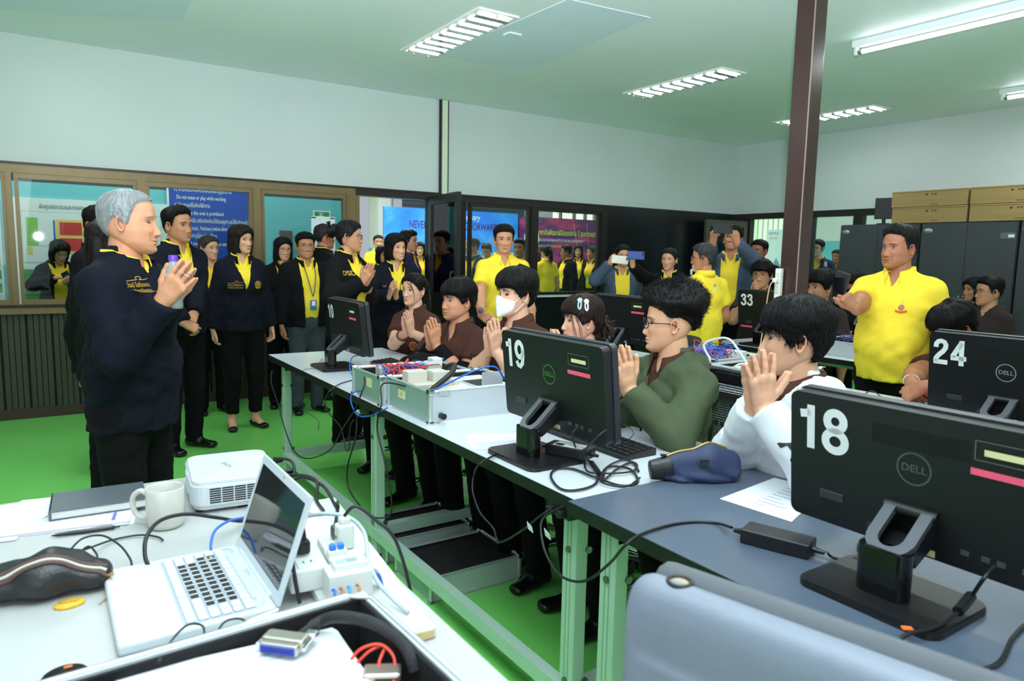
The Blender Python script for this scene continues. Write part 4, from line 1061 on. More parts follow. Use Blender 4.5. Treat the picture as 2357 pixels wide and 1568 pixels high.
# ------------------------------------------------------------------ ceiling lights
M_FRAMEW = mat('light_frame', (232, 232, 224), rough=.4); M_LOUV = mat('louvre_mirror', (225, 230, 235), rough=.12, metal=.9)
M_TUBE = mat('lit_tube', (255, 255, 255), emit=((246, 252, 255), 9)); M_HOUS = mat('light_housing', (226, 232, 232), rough=.35)
M_TROF = mat('troffer_reflector', (238, 240, 240), rough=.3, metal=.2)
TN = {(2.65, 4.8): 'largest of the recessed ceiling lights, left of the bluish ceiling patch', (5.05, 4.8): 'recessed louvred ceiling light in the middle, left of the brown column', (7.41, 4.8): 'recessed louvred ceiling light seen behind the brown column'}
tro = []
for (x, y) in TROFFERS:
    if (x, y) not in TN: continue
    t = thing('ceiling_light', TN[(x, y)], 'ceiling light', (x, y, CEIL), 0, 'recessed louvred ceiling lights'); tro.append(t)
    f = MB()
    for a, b in (((-.16, -.615, -.012), (-.13, .615, .004)), ((.13, -.615, -.012), (.16, .615, .004)), ((-.13, -.615, -.012), (.13, -.585, .004)), ((-.13, .585, -.012), (.13, .615, .004))): f.b2(a, b)
    f.build('frame', M_FRAMEW, t)
    MB().b2((-.13, -.585, .0), (.13, .585, .003)).build('reflector', mat('troffer_back', (255, 255, 255), emit=((240, 248, 250), 1.3)), t)
    for dx in (-.065, .065): MB().cyl((dx, -.56, -.016), (dx, .56, -.016), .012, 8).build('tube', M_TUBE, t)
    lm = None
    for i in range(9):
        yy = -.52+.13*i
        if lm is None:
            m_ = MB(); m_.prism([(0, -.004), (.03, -.028), (-.03, -.028)], 0, -.128, .128); m_.v = [(a, b, c) for a, b, c in m_.v]; lo_ = m_.build('louvre_blade', M_LOUV, t); lm = lo_.data
        else: lo_ = bpy.data.objects.new('louvre_blade', lm); COL.objects.link(lo_); lo_.parent = t
        lo_.location = (0, yy, 0)
    m_ = MB(); m_.b2((-.004, -.585, -.03), (.004, .585, -.004)); m_.build('louvre_spine', M_LOUV, t)
for (x, y), lab in (((5.10, 2.5), 'bare fluorescent tube light near the top right corner'), ((7.52, 2.5), 'bare fluorescent tube light at the right edge, the farther one')):
    t = thing('tube_light', lab, 'tube light', (x, y, CEIL), 0, 'bare fluorescent tube lights')
    MB().rbox((0, 0, -.025), (.06, 1.28, .05), .006).build('housing', M_HOUS, t)
    for q in (-1, 1): MB().rbox((0, q*.615, -.075), (.034, .03, .06), .008).build('lamp_holder', M_HOUS, t)
    MB().cyl((0, -.59, -.085), (0, .59, -.085), .016, 10).build('tube', M_TUBE, t)
    for q in (-1, 1): MB().cyl((0, q*.60, -.085), (0, q*.57, -.085), .0165, 10).build('tube_cap', mat('tube_cap', (170, 176, 180), rough=.3, metal=.7), t)

# ------------------------------------------------------------------ posters and signs in the corridor and hall
RX, UZ = (1, 0, 0), (0, 0, 1)
def board_on_y(name, label, cat, x0, x1, z0, z1, y, m, group=None, th=.012):
    o = MB().b2((0, -th, 0), (x1-x0, 0, z1-z0)).build(name, m); o.location = (x0, y, z0); return tag(o, label, cat, group)
def patch(o, x0, x1, z0, z1, m, d=.014, name='print'): return MB().b2((x0, -d, z0), (x1, -d+.001, z1)).build(name, m, o)
P_W = mat('print_white', (236, 238, 236), rough=.5); P_G = mat('print_green', (60, 160, 70), rough=.5); P_LG = mat('print_lime', (140, 200, 80), rough=.5); P_R = mat('print_red', (214, 52, 48), rough=.5); P_Y = mat('print_yellow', (240, 206, 110), rough=.5); P_T = mat('print_text', (50, 56, 64), rough=.6)
P_B = mat('sign_blue', (26, 74, 176), rough=.35); P_K = mat('print_black', (22, 22, 26), rough=.5)
pm = board_on_y('site_plan_poster', 'large white site plan poster with green and red blocks', 'poster', -.19, 1.10, .62, 1.84, 7.99, P_W)
patch(pm, .06, 1.23, .62, 1.10, mat('print_frame', (205, 210, 208), rough=.5), .0135); patch(pm, .07, 1.22, .63, 1.09, P_W, .014)
patch(pm, .10, .19, .78, 1.04, P_LG, .0155); patch(pm, .19, .28, .78, 1.04, P_W, .0155); patch(pm, .10, .14, .70, .77, P_Y, .0155); patch(pm, .31, .325, .72, 1.02, P_B, .0155)
patch(pm, .33, .98, .70, 1.03, P_Y, .0152)
for i in range(3):
    for j in range(2): patch(pm, .36+.215*i, .54+.215*i, .735+.15*j, .855+.15*j, P_R, .0165)
patch(pm, .06, .50, .04, .56, P_G, .0155); patch(pm, .55, 1.1, .06, .58, mat('print_map', (226, 214, 170), rough=.5, var=(14, .08)), .0155)
lettering('ผังศูนย์อบรมและทดสอบมาตรฐานฝีมือแรงงานจังหวัด', .055, (.62, -.016, 1.145), RX, UZ, P_T, pm, fit=.82)
o = board_on_y('notice_poster', 'white poster with orange and green lists at left edge', 'poster', -.62, -.28, .85, 1.80, 7.99, P_W)
for i in range(6): patch(o, .22, .32, .12+.12*i, .20+.12*i, mat('print_orange', (236, 150, 80), rough=.5) if i > 1 else P_G)
bs = board_on_y('safety_rules_sign', 'big blue sign of white Thai and English safety rules', 'sign', 1.12, 1.91, .70, 2.04, 7.985, P_B)
patch(bs, -.02, 0, 0, 1.34, P_W, .013, 'sign_edge'); patch(bs, .79, .81, 0, 1.34, mat('pale_cyan_edge', (190, 232, 240), rough=.5), .013, 'sign_edge')
for i, (tx, w) in enumerate([('๔) ห้ามหยอกล้อหรือเล่นขณะปฏิบัติงาน', .56), ('Do not tease or play while working', .48), ('๕) ห้ามสูบบุหรี่ในพื้นที่ฝึกงาน', .34), ('Smoking in this area is prohibited.', .46), ('๖) ห้ามใช้เครื่องมือ เครื่องจักรก่อนได้รับอนุญาต และได้รับคำแนะนำ', .72), ('Do not use tools , Machinery before allow and advice.', .62), ('๗) เครื่องมือที่ชำรุดไม่ควรนำมาใช้งาน', .40), ('Damaged tools should not be used.', .50), ('๘) ของมีคมไม่ควรพกติดตัว', .40), ('Do not carry sharp tools.', .36), ('๙) เครื่องมือพิเศษ ควรศึกษาวิธีใช้ก่อน', .54), ('Study special tools before use', .50), ('๑๐) แต่งกายให้ถูกต้องรัดกุม', .40), ('Wear correct type of clothes', .36), ('๑๑) ห้ามเข้าพื้นที่โดยไม่ได้รับอนุญาต', .50), ('No entry without permission', .52)]):
    V, F = text_mesh(tx, .05)
    lettering(tx, .056, (.05+(.02 if i % 2 else 0)+w/2*.99, -.0135, 1.30-.078*i), RX, UZ, P_W, bs, fit=w*.99, bold=.006)
# tap sign, paper, small wooden board
o = board_on_y('water_tap_sign', 'small green sign with a white water tap', 'sign', 2.60, 2.80, 1.70, 1.86, 7.985, P_W); patch(o, .015, .185, .015, .145, mat('sign_green', (30, 150, 90), rough=.4))
m_ = MB(); m_.b2((.06, -.016, .085), (.12, -.015, .105)); m_.b2((.08, -.016, .105), (.092, -.015, .125)); m_.b2((.06, -.016, .125), (.115, -.015, .132)); m_.b2((.108, -.016, .06), (.12, -.015, .09)); m_.b2((.108, -.016, .035), (.114, -.015, .052)); m_.build('print', P_W, o)
o = board_on_y('notice_sheet', 'plain white sheet taped on the glass bay', 'notice', 2.22, 2.46, 1.36, 1.74, YA+.0055, mat('sheet_white', (214, 226, 232), rough=.5), th=.003)
for a, b in ((.0, .36), (.19, .36), (0, .0), (.19, 0)): patch(o, a, a+.045, b, b+.012, P_K, .005, 'tape')
MB().b2((.115, -.005, .25), (.119, -.004, .29)).build('print', P_K, o)
o = board_on_y('wooden_notice_board', 'small reddish wooden board hanging in the corridor', 'board', 2.22, 2.36, 1.10, 1.62, 7.985, mat('red_wood', (110, 62, 48), rough=.5)); patch(o, .02, .12, .03, .49, mat('cork', (84, 70, 60), rough=.8))

def grad_mat(key, stops, scale, ang=0.0, rough=.45, noise_=3.0):
    m = mat(key, (128, 128, 128), rough=rough); t = m.node_tree; b = t.nodes['Principled BSDF']
    tc = t.nodes.new('ShaderNodeTexCoord'); mp = t.nodes.new('ShaderNodeMapping'); mp.inputs['Rotation'].default_value = (0, ang, 0); n = t.nodes.new('ShaderNodeTexNoise'); n.inputs['Scale'].default_value = noise_; n.inputs['Detail'].default_value = 5
    mp.inputs['Scale'].default_value = scale; r = t.nodes.new('ShaderNodeValToRGB')
    t.links.new(tc.outputs['Object'], mp.inputs[0]); t.links.new(mp.outputs[0], n.inputs[0]); t.links.new(n.outputs[0], r.inputs[0]); t.links.new(r.outputs[0], b.inputs['Base Color'])
    while len(r.color_ramp.elements) < len(stops): r.color_ramp.elements.new(.5)
    for e, (p, c) in zip(r.color_ramp.elements, stops): e.position = p; e.color = (*s2l(c), 1)
    return m
# blue backdrop
YB = 13.0
bb = MB().b2((0, 0, 0), (3.16, .06, 2.30)).build('event_backdrop', grad_mat('backdrop_blue', [(.25, (30, 104, 226)), (.5, (44, 138, 246)), (.75, (112, 184, 250))], (.5, 1, .7))); bb.location = (5.64, YB, .0)
tag(bb, 'blue event backdrop reading NEVER STOP MOVING FORWARD', 'backdrop')
P_PUR = mat('letter_purple', (74, 24, 120), rough=.5); P_NAV = mat('letter_navy', (28, 48, 110), rough=.5)
lettering('NEVER STOP MOVING FORWARD', .22, (1.58, -.004, 1.97), RX, UZ, P_PUR, bb, fit=2.08, bold=.012)
lettering('UBSD 9th Anniversary', .17, (1.56, -.004, 2.17), RX, UZ, P_W, bb, fit=1.24, shear=.25)
lettering('ขับเคลื่อนเพื่อการ', .30, (1.70, -.004, 1.58), RX, UZ, P_NAV, bb, fit=1.50, bold=.005); lettering('พัฒนาคน', .30, (1.95, -.004, 1.22), RX, UZ, P_NAV, bb, fit=1.0, bold=.005)
m_ = MB(); rs = random.Random(3)
for i in range(14): a = .1+i*.2; h = rs.uniform(.2, .55); m_.add([(a, -.002, .75), (a+.22, -.002, .75), (a+.11, -.002, .95+h)], [(0, 1, 2)])
m_.build('print', mat('print_skyblue', (96, 168, 244), rough=.5), bb)
# purple backdrop with rounded corners
def rrect(w, h, r, n=6):
    out = []
    for cx_, cz_, a0 in ((w-r, h-r, 0), (r, h-r, 90), (r, r, 180), (w-r, r, 270)):
        for i in range(n+1): a = math.radians(a0+90*i/n); out.append((cx_+r*math.cos(a), cz_+r*math.sin(a)))
    return out
pb = MB().prism(rrect(2.30, 2.20, .16), 1, 0, .05).build('team_backdrop', grad_mat('backdrop_purple', [(.30, (58, 32, 104)), (.5, (104, 36, 112)), (.62, (188, 50, 112)), (.72, (90, 34, 110))], (.8, 1, 2.2), .6, noise_=1.6)); pb.location = (8.86, YB, .06)
for q in (.3, 2.0): MB().b2((q-.05, -.2, -.06), (q+.05, .25, .0)).build('foot_stand', M_DARKAL, pb)
tag(pb, 'purple rounded backdrop with a round white seal', 'backdrop')
P_LY = mat('letter_lime', (226, 222, 70), rough=.5)
lettering('สถาบันพัฒนาฝีมือแรงงาน 7 อุบลราชธานี', .16, (1.36, -.004, 1.86), RX, UZ, P_LY, pb, fit=1.72, bold=.012)
lettering('UBON RATCHATHANI INSTITUTE FOR SKILL DEVELOPMENT 7', .085, (1.16, -.004, 1.69), RX, UZ, P_W, pb, fit=1.34); lettering('กรมพัฒนาฝีมือแรงงาน กระทรวงแรงงาน', .085, (.98, -.004, 1.56), RX, UZ, P_LY, pb, fit=.95)
lettering('DSD', .14, (1.46, -.004, 1.22), RX, UZ, P_W, pb); lettering('WE NEVER STOP MOVING FORWARD', .06, (1.45, -.004, 1.12), RX, UZ, P_W, pb, fit=1.3)
lettering('UBISD TEAM', .17, (1.62, -.004, 1.00), RX, UZ, P_W, pb, fit=.85, bold=.014); lettering('UBON DEVELOPMENT', .13, (1.50, -.004, .83), RX, UZ, P_W, pb, fit=.95, bold=.01)
def disc_on(o, x, z, r, m, d=.004, n=28): 
    V = [(x, -d, z)]+[(x+r*math.cos(2*PI*i/n), -d, z+r*math.sin(2*PI*i/n)) for i in range(n)]; return link_mesh('print', V, [(0, i+1, (i+1) % n+1) for i in range(n)], m, o)
disc_on(pb, .32, 1.72, .21, mat('seal_cream', (238, 228, 205), rough=.5)); disc_on(pb, .32, 1.73, .13, mat('seal_gold', (226, 190, 130), rough=.5), .006); disc_on(pb, .52, 1.0, .33, P_W); disc_on(pb, .52, .98, .27, mat('seal_photo', (150, 176, 190), rough=.5, var=(6, .3)), .006)
for i, (x0, z0, x1, z1, w) in enumerate(((1.5, 2.1, 1.75, 1.0, .012), (1.9, 2.1, 2.1, .7, .008), (1.3, 1.5, 2.2, 1.35, .01), (1.1, .9, 1.6, 1.6, .006))):
    V = [(x0, -.003, z0), (x0+w, -.003, z0), (x1+w, -.003, z1), (x1, -.003, z1)]; link_mesh('print', V, [(0, 1, 2, 3)], mat('print_pinkray', (250, 170, 200), rough=.5), pb)
o = board_on_y('red_notice', 'narrow orange lettered strip on hall wall beside purple backdrop', 'sign', 13.0, 13.7, 1.10, 1.22, YH-.02, mat('print_cream', (226, 222, 205), rough=.5)); lettering('ห้ามสูบบุหรี่', .1, (.35, -.014, .06), RX, UZ, mat('print_vermilion', (226, 92, 60)), o, fit=.6)
# illustrated poster beyond the right partition
o = MB().b2((-.012, 0, 0), (0, .5, 1.0)).build('plan_poster', mat('poster_pale', (206, 232, 228), rough=.5)); o.location = (XS, 8.42, 1.0); tag(o, 'pale poster with an angular drawing seen through the right glass', 'poster')
lettering('NOTICE', .06, (-.014, .34, .92), (0, -1, 0), UZ, P_T, o); lettering('ประกาศ', .06, (-.014, .34, .83), (0, -1, 0), UZ, mat('print_vermilion', (226, 92, 60)), o)
m_ = MB(); m_.add([(-.014, .08, .2), (-.014, .25, .45), (-.014, .42, .15), (-.014, .25, .28)], [(0, 1, 2, 3)]); m_.build('print', mat('print_greyblue', (120, 150, 160)), o)
# ------------------------------------------------------------------ furniture
M_LAMW = mat('white_laminate', (214, 221, 227), rough=.25, var=(3, .015)); M_EDGE = mat('black_edge_band', (17, 17, 18), rough=.45)
M_LAMD = mat('slate_laminate', (80, 91, 107), rough=.33, var=(5, .06), bump=(220, .08)); M_MINT = mat('mint_steel', (178, 206, 188), rough=.38, spec=.45)
M_BLK = mat('black_plastic', (20, 20, 22), rough=.38); M_BLKS = mat('black_satin', (19, 20, 22), rough=.42, bump=(500, .05)); M_BOLT = mat('bolt_steel', (120, 130, 128), rough=.3, metal=.9)
M_ALU = mat('brushed_aluminium', (204, 210, 212), rough=.34, metal=.55, var=(40, .04, (1, 1, .05))); M_ALUP = mat('case_panel_grey_green', (150, 176, 166), rough=.45, metal=.2); M_ALUL = mat('case_panel_silver', (204, 210, 216), rough=.42, metal=.15)
M_FOAM = mat('black_foam', (18, 18, 19), rough=.95, bump=(300, .4)); M_CHROME = mat('chrome', (210, 212, 215), rough=.12, metal=1.0)
M_CABK = mat('black_cable', (22, 23, 25), rough=.45); M_CABB = mat('blue_cable', (40, 104, 220), rough=.45); M_CABW = mat('white_cable', (232, 234, 236), rough=.45); M_CABG = mat('grey_cable', (180, 190, 196), rough=.45)
M_PAPER = mat('white_paper', (244, 246, 250), rough=.7); M_LABELW = mat('label_white', (232, 236, 240), rough=.5)

def bench(name, label, x0, x1, y0, y1, ztop, topm, frames, group=None, rail=True):
    o = thing(name, label, 'table', (x0, y0, 0), 0, group); W_, L = x1-x0, y1-y0
    m_ = MB(); m_.b2((0, 0, ztop-.036), (W_, L, ztop-.0015)); tp = m_.build('tabletop', M_EDGE, o)
    MB().b2((.0015, .0015, ztop-.0016), (W_-.0015, L-.0015, ztop)).build('laminate_sheet', topm, tp)
    for fy in frames:
        y = fy-y0
        for xx in (.055, W_-.10):
            lg = MB().rbox((xx+.02, y, (ztop-.036)/2+.01), (.045, .06, ztop-.06), .004).build('leg', M_MINT, o)
            g_ = MB()
            for q in (-1, 1): g_.b2((xx-.0035, y+q*.008-.002, .06), (xx-.0025, y+q*.008+.002, ztop-.06))
            g_.build('groove_shade', mat('mint_shadow_line', (140, 172, 152), rough=.5), lg)  # groove shade painted as darker mint strips, nothing cut into the leg
            for zz in (.17, .57): MB().cyl((xx+.0425, y-.03, zz), (xx+.0425, y-.036, zz), .011, 8).build('bolt', M_BOLT, lg); MB().cyl((xx-.0035, y, zz), (xx-.009, y, zz), .010, 8).build('bolt', M_BOLT, lg)
            MB().rbox((xx+.02, y, .012), (.06, .07, .024), .004).build('foot_pad', M_BLK, lg)
        MB().b2((.10, y-.022, .10), (W_-.10, y+.022, .15)).build('crossbar', M_MINT, o); MB().b2((.06, y-.03, ztop-.085), (W_-.06, y+.03, ztop-.037)).build('top_crossbar', M_MINT, o)
    ya, yb = min(frames)-y0, max(frames)-y0
    if rail:
        MB().b2((.045, ya, .095), (.085, yb, .145)).build('lower_rail', M_MINT, o)
    MB().b2((.05, min(ya, .03), ztop-.062), (.085, max(yb, L-.03), ztop-.037)).build('upper_rail', M_MINT, o)
    MB().b2((W_-.085, ya, ztop-.08), (W_-.06, yb, ztop-.037)).build('upper_rail', M_MINT, o)
    return o
bench('workbench', 'long white-topped workbench with mint steel frame in front row', 1.163, 1.93, 1.416, 4.488, .75, M_LAMW, (4.36, 2.93, 1.50))
bench('workbench', 'slate grey topped workbench holding the monitor numbered 18', 1.13, 1.93, -.25, 1.408, .757, M_LAMD, (1.30, -.12))
bench('workbench', 'white-topped workbench of the second row with the monitor numbered 24', 2.78, 3.45, .2, 4.30, .75, M_LAMW, (4.2, 2.3, .4))
bench('workbench', 'white-topped workbench of the third row with the monitor numbered 33', 4.42, 5.0, .3, 3.75, .75, M_LAMW, (3.65, 2.0, .4))
bench('workbench', 'white workbench of the last row before the grey cabinets', 5.85, 6.35, .6, 4.1, .75, M_LAMW, (4.0, 2.4, .8))

# ------------------------------------------------------------------ all-in-one computers
M_NUM = mat('sticker_white', (240, 242, 244), rough=.4); M_PINK = mat('pink_label', (246, 92, 124), rough=.5); M_YLAB = mat('yellowed_label', (232, 226, 170), rough=.5)
M_LOGOG = mat('logo_green', (64, 128, 62), rough=.4); M_LOGOS = mat('logo_grey', (150, 154, 158), rough=.35, metal=.3); M_LOGOD = mat('logo_dark', (70, 82, 84), rough=.35)
def monitor(num, label, x, yc, w=.54, h=.30, zb=.84, dep=.055, logo=None, pink='right', desk=.75, rz=-PI/2, group='black all-in-one computers', tilt=6, num_dx=.075, num_size=.105, vents=False, clear=True):
    o = thing('desktop_computer', label, 'computer', (x, yc, desk), rz, group)
    zb -= desk
    zc = zb+h/2
    out = rrect(w, h, .018)
    tl = -math.radians(tilt)
    def place(mb, pivot=zb+.02):
        # lean the screen back a little
        for i, (a, b, c_) in enumerate(mb.v):
            dz_ = c_-pivot; mb.v[i] = (a, b*math.cos(tl)+dz_*math.sin(tl), pivot+dz_*math.cos(tl)-b*math.sin(tl))
        return mb
    sh = lambda mb: place(mb)
    m_ = MB().prism(out, 1, 0, .030); m_.v = [(a-w/2, b, c_+zb) for a, b, c_ in m_.v]; body = sh(m_).build('back_shell', M_BLKS, o)
    out2 = rrect(w+.006, h+.010, .018); m_ = MB().prism(out2, 1, .033, dep); m_.v = [(a-w/2-.003, b, c_+zb-.006) for a, b, c_ in m_.v]; sh(m_).build('screen_housing', mat('housing_grey_black', (44, 47, 52), rough=.35), o)
    m_ = MB().b2((-w/2+.03, dep, zb+.035), (w/2-.03, dep+.001, zb+h-.02)); sh(m_).build('screen', mat('screen_black', (8, 9, 12), rough=.08), o)
    def flat(nm, V, F, m, off=.0012):
        V = [(a, -off, c_) for a, c_ in V]; mb = MB().add(V, F); return sh(mb).build(nm, m, body)
    R4 = [(0, 1, 2, 3)]
    def rect(nm, a, b, c_, d, m, off=.0012): return flat(nm, [(a, c_), (b, c_), (b, d), (a, d)], R4, m, off)
    if num:
        V, F = digit_mesh(num, num_size*.93); flat('lettering', [(v[0]*1.0-w/2+num_dx, v[1]+zb+h-.075) for v in V], [f[::-1] for f in F], M_NUM)
    if logo:
        V, F = ring2(.030, .0335, 36); flat('logo', [(v[0], v[1]+zc+.03) for v in V], F, logo)
        V, F = text_mesh('DELL', .021, bold=.02); flat('logo', [(v[0]*1.05, v[1]+zc+.03) for v in V], F, logo)
    px_ = .155 if pink == 'right' else -.19; pz = zc+.055 if pink == 'right' else zb+.03
    if pink: rect('label_strip', px_-.055, px_+.055, pz-.006, pz+.007, M_PINK, .0016)
    if pink == 'right':
        for a, b, c_, d in ((-.05, .05, .022, .024), (-.05, .05, .058, .060), (-.05, -.048, .022, .060), (.048, .05, .022, .060)): rect('sticker_edge', px_+a, px_+b, pz+c_, pz+d, mat('clear_tape', (96, 98, 90), rough=.2), .0014)
        rect('sticker', px_-.034, px_+.036, pz+.033, pz+.045, M_YLAB, .0018)
    if vents:
        m_ = MB()
        for i in range(44): m_.b2((-.085+.0042*i, -.0008, zb+h-.075), (-.0828+.0042*i, .0004, zb+h-.035))
        vv = sh(m_).build('vent_slots', mat('vent_black', (6, 6, 7), rough=.6), body); vv['kind'] = 'stuff'
    # lower back: ports and a recess
    for a in (.09, .125, .15, .19): sh(MB().b2((a, -.002, zb+.030), (a+.014, .001, zb+.040))).build('port', mat('port_metal', (96, 98, 100), rough=.4, metal=.6), body)
    m_ = MB().rbox((-w/2+.10, -.0015, zb+.065), (.055, .004, .020), .002); sh(m_).build('serial_port', mat('port_dark', (50, 52, 54), rough=.4), body)
    rect('spec_sticker', -.09, -.045, zb+.018, zb+.034, mat('spec_sticker', (60, 62, 66), rough=.5)); rect('spec_sticker', .005, .045, zb+.004, zb+.018, M_YLAB)
    # stand: base plate, upright and the slotted yoke
    m_ = MB().prism([(a-.135, b-.175) for a, b in rrect(.27, .215, .03)], 2, .0, .012); bs_ = m_.build('base_plate', M_BLKS, o)
    MB().prism([(a-.133, b-.173) for a, b in rrect(.266, .211, .03)], 2, .012, .015).build('base_top', M_BLK, bs_)
    up_ = MB().prism([(a-.048, b-.118) for a, b in rrect(.096, .048, .02)], 2, .014, .105).build('stand_upright', mat('gloss_black', (14, 14, 15), rough=.16), o)
    y0, z0, y1, z1 = -.108, .088, -.012, zb+.085
    d = unit(A3(0, y1-y0, z1-z0)); L = math.hypot(y1-y0, z1-z0); nn = A3(0, -d[2], d[1])
    def yk(u, v, t): return A3(u, y0, z0)+d*v+nn*t
    pts = [(-.046, L), (-.046, .045)]+[(-.046*math.cos(a), .045-.046*math.sin(a)) for a in np.linspace(.2, PI-.2, 9)]+[(.046, .045), (.046, L)]
    inn = [(-.024, L), (-.024, .045)]+[(-.024*math.cos(a), .045-.024*math.sin(a)) for a in np.linspace(.2, PI-.2, 9)]+[(.024, .045), (.024, L)]
    V = []; n_ = len(pts)
    for t in (0, .012): V += [yk(u, v, t) for u, v in pts]+[yk(u, v, t) for u, v in inn]
    F = []
    for i in range(n_-1):
        F += [(i, i+1, n_+i+1, n_+i), (2*n_+i, 3*n_+i, 3*n_+i+1, 2*n_+i+1), (i, 2*n_+i, 2*n_+i+1, i+1), (n_+i, n_+i+1, 3*n_+i+1, 3*n_+i)]
    yo = link_mesh('stand_yoke', V, F, mat('yoke_grey', (70, 74, 80), rough=.32), o)
    MB().add([yk(-.046, L, -.001), yk(.046, L, -.001), yk(.046, L, -.05), yk(-.046, L, -.05), yk(-.046, .03, -.001), yk(.046, .03, -.001), yk(.046, .02, -.03), yk(-.046, .02, -.03)], [(0, 1, 2, 3), (4, 7, 6, 5), (0, 3, 7, 4), (1, 5, 6, 2), (3, 2, 6, 7)]).build('yoke_back', M_BLK, yo)
    MB().cyl(yk(-.05, L, 0), yk(.05, L, 0), .013, 10).build('hinge_bar', M_BLKS, o)
    return o
monitor('19', 'black all-in-one computer with white number 19 and green ring logo', 1.37, 1.80, logo=M_LOGOG)
monitor('18', 'largest black all-in-one computer with number 18, at right front', 1.405, .665, logo=M_LOGOD, vents=True, desk=.757, zb=.832, h=.285)
monitor('24', 'black all-in-one computer with white number 24 and silver ring logo', 2.93, 1.105, logo=M_LOGOS, pink=None, vents=True, zb=.822, h=.315)
monitor('10', 'black all-in-one computer with number 10 at the far bench end', 1.42, 3.80, h=.29, rz=-PI/2-.02, num_dx=.06, num_size=.085)
monitor('', 'unnumbered black all-in-one computer behind the girl with hair clips', 3.0, 3.25, zb=.87, h=.29)
monitor('33', 'black all-in-one computer with white number 33 beside the brown column', 4.62, 3.38, pink='left', num_size=.10, num_dx=.085, h=.315, zb=.85)
monitor('22', 'small far all-in-one computer whose number begins with 2', 6.0, 3.40, pink=None, h=.30, num_dx=.09, zb=.86)

# ------------------------------------------------------------------ keyboards, mice
def keyboard(label, x, y, z, rz):
    o = thing('keyboard', label, 'keyboard', (x, y, z), rz)
    MB().prism([(-.07, 0), (.07, 0), (.07, .012), (-.07, .024)], 0, -.21, .21).build('keyboard_body', M_BLK, o)
    km = None
    for r in range(5):
        for c_ in range(15):
            if km is None: k = MB().prism([(-.0085, 0), (.0085, 0), (.0065, .007), (-.0065, .007)], 0, -.0085, .0085).build('key', mat('key_black', (34, 35, 38), rough=.45), o); km = k.data
            else: k = bpy.data.objects.new('key', km); COL.objects.link(k); k.parent = o
            k.location = (-.192+c_*.0275, -.05+.0245*r, .021-.0021*r); k.scale = (1.25, 1.15, 1)
    return o
keyboard('black keyboard under the right edge of monitor 19', 1.60, 1.83, .75, PI/2)
keyboard('black keyboard in front of the number 10 monitor', 1.66, 3.66, .75, PI/2)
def mouse(label, loc, rz):
    o = thing('computer_mouse', label, 'mouse', loc, rz)
    m_ = MB(); m_.lathe([(1e-6, 0), (.03, .0), (.031, .010), (.028, .022), (.018, .031), (1e-6, .034)], 20, 0, (0, 0, 0), None, True, 1.0, 1.75); m_.build('mouse_shell', mat('gloss_black', (14, 14, 15)), o)
    MB().cyl((-.004, .03, .030), (.004, .03, .030), .006, 8).build('scroll_wheel', M_BLKS, o); MB().b2((-.0006, .005, .0325), (.0006, .045, .0335)).build('button_split', M_BLK, o)
mouse('black mouse behind the stand of monitor 18', (1.53, .80, .757), PI/2); mouse('black mouse beside the number 10 computer', (1.70, 3.30, .75), PI/2)

# ------------------------------------------------------------------ office chairs
M_MESH = mat('chair_mesh', (30, 30, 33), rough=.8)
def office_chair(label, x, y, rz, seat=.45):
    o = thing('office_chair', label, 'chair', (x, y, 0), rz, 'black mesh office chairs of the front row')
    for k in range(5):
        a = 2*PI*k/5; e = A3(.28*math.cos(a), .28*math.sin(a), .075)
        MB().tube([A3(0, 0, .115), e*.6+A3(0, 0, .05), e], [.024, .020, .014], 8).build('base_arm', M_CHROME, o)
        MB().cyl(e+A3(-.012, 0, -.046), e+A3(.012, 0, -.046), .028, 12).cyl(e, e+A3(0, 0, -.03), .008, 6).build('caster', M_BLK, o)
    MB().cyl((0, 0, .10), (0, 0, .28), .028, 10).cyl((0, 0, .28), (0, 0, seat-.06), .018, 10).build('gas_lift', M_CHROME, o)
    MB().rbox((0, 0, seat-.025), (.46, .44, .06), .028, 3).build('seat', mat('seat_fabric', (22, 22, 24), rough=.9), o)
    MB().rbox((0, -.21, seat+.02), (.06, .03, .20), .01).build('back_bracket', M_BLK, o)
    fr = [(-.20, -.235, seat+.10), (-.215, -.265, seat+.30), (-.19, -.285, seat+.50), (0, -.295, seat+.525), (.19, -.285, seat+.50), (.215, -.265, seat+.30), (.20, -.235, seat+.10), (0, -.225, seat+.06)]
    bk = MB().tube(catmull(fr, 5, True), .014, 8, closed=True).build('back_frame', M_BLK, o)
    m_ = MB()
    yb_ = lambda z_: -.230-.065*((z_-seat-.06)/.46)
    for i in range(44):
        z_ = seat+.075+.44*i/43; w = .19*min(1, (i+6)/10, (52-i)/8); m_.b2((-w, yb_(z_)-.0012, z_-.0022), (w, yb_(z_)+.0012, z_+.0022))
    for i in range(46):
        xx = -.185+.37*i/45; m_.add([(xx-.002, yb_(seat+.07), seat+.07), (xx+.002, yb_(seat+.07), seat+.07), (xx+.002, yb_(seat+.51), seat+.51), (xx-.002, yb_(seat+.51), seat+.51)], [(0, 1, 2, 3)])
    mm = m_.build('back_mesh', M_MESH, bk); mm['kind'] = 'stuff'
    MB().rbox((0, -.288, seat+.50), (.33, .016, .05), .006).build('head_rail', M_BLKS, bk)
    for q in (-1, 1): MB().tube(catmull([(q*.22, -.12, seat-.02), (q*.27, -.1, seat+.05), (q*.27, -.08, seat+.19), (q*.27, .12, seat+.20)], 4), .014, 6).build('armrest', M_BLK, o)
    return o

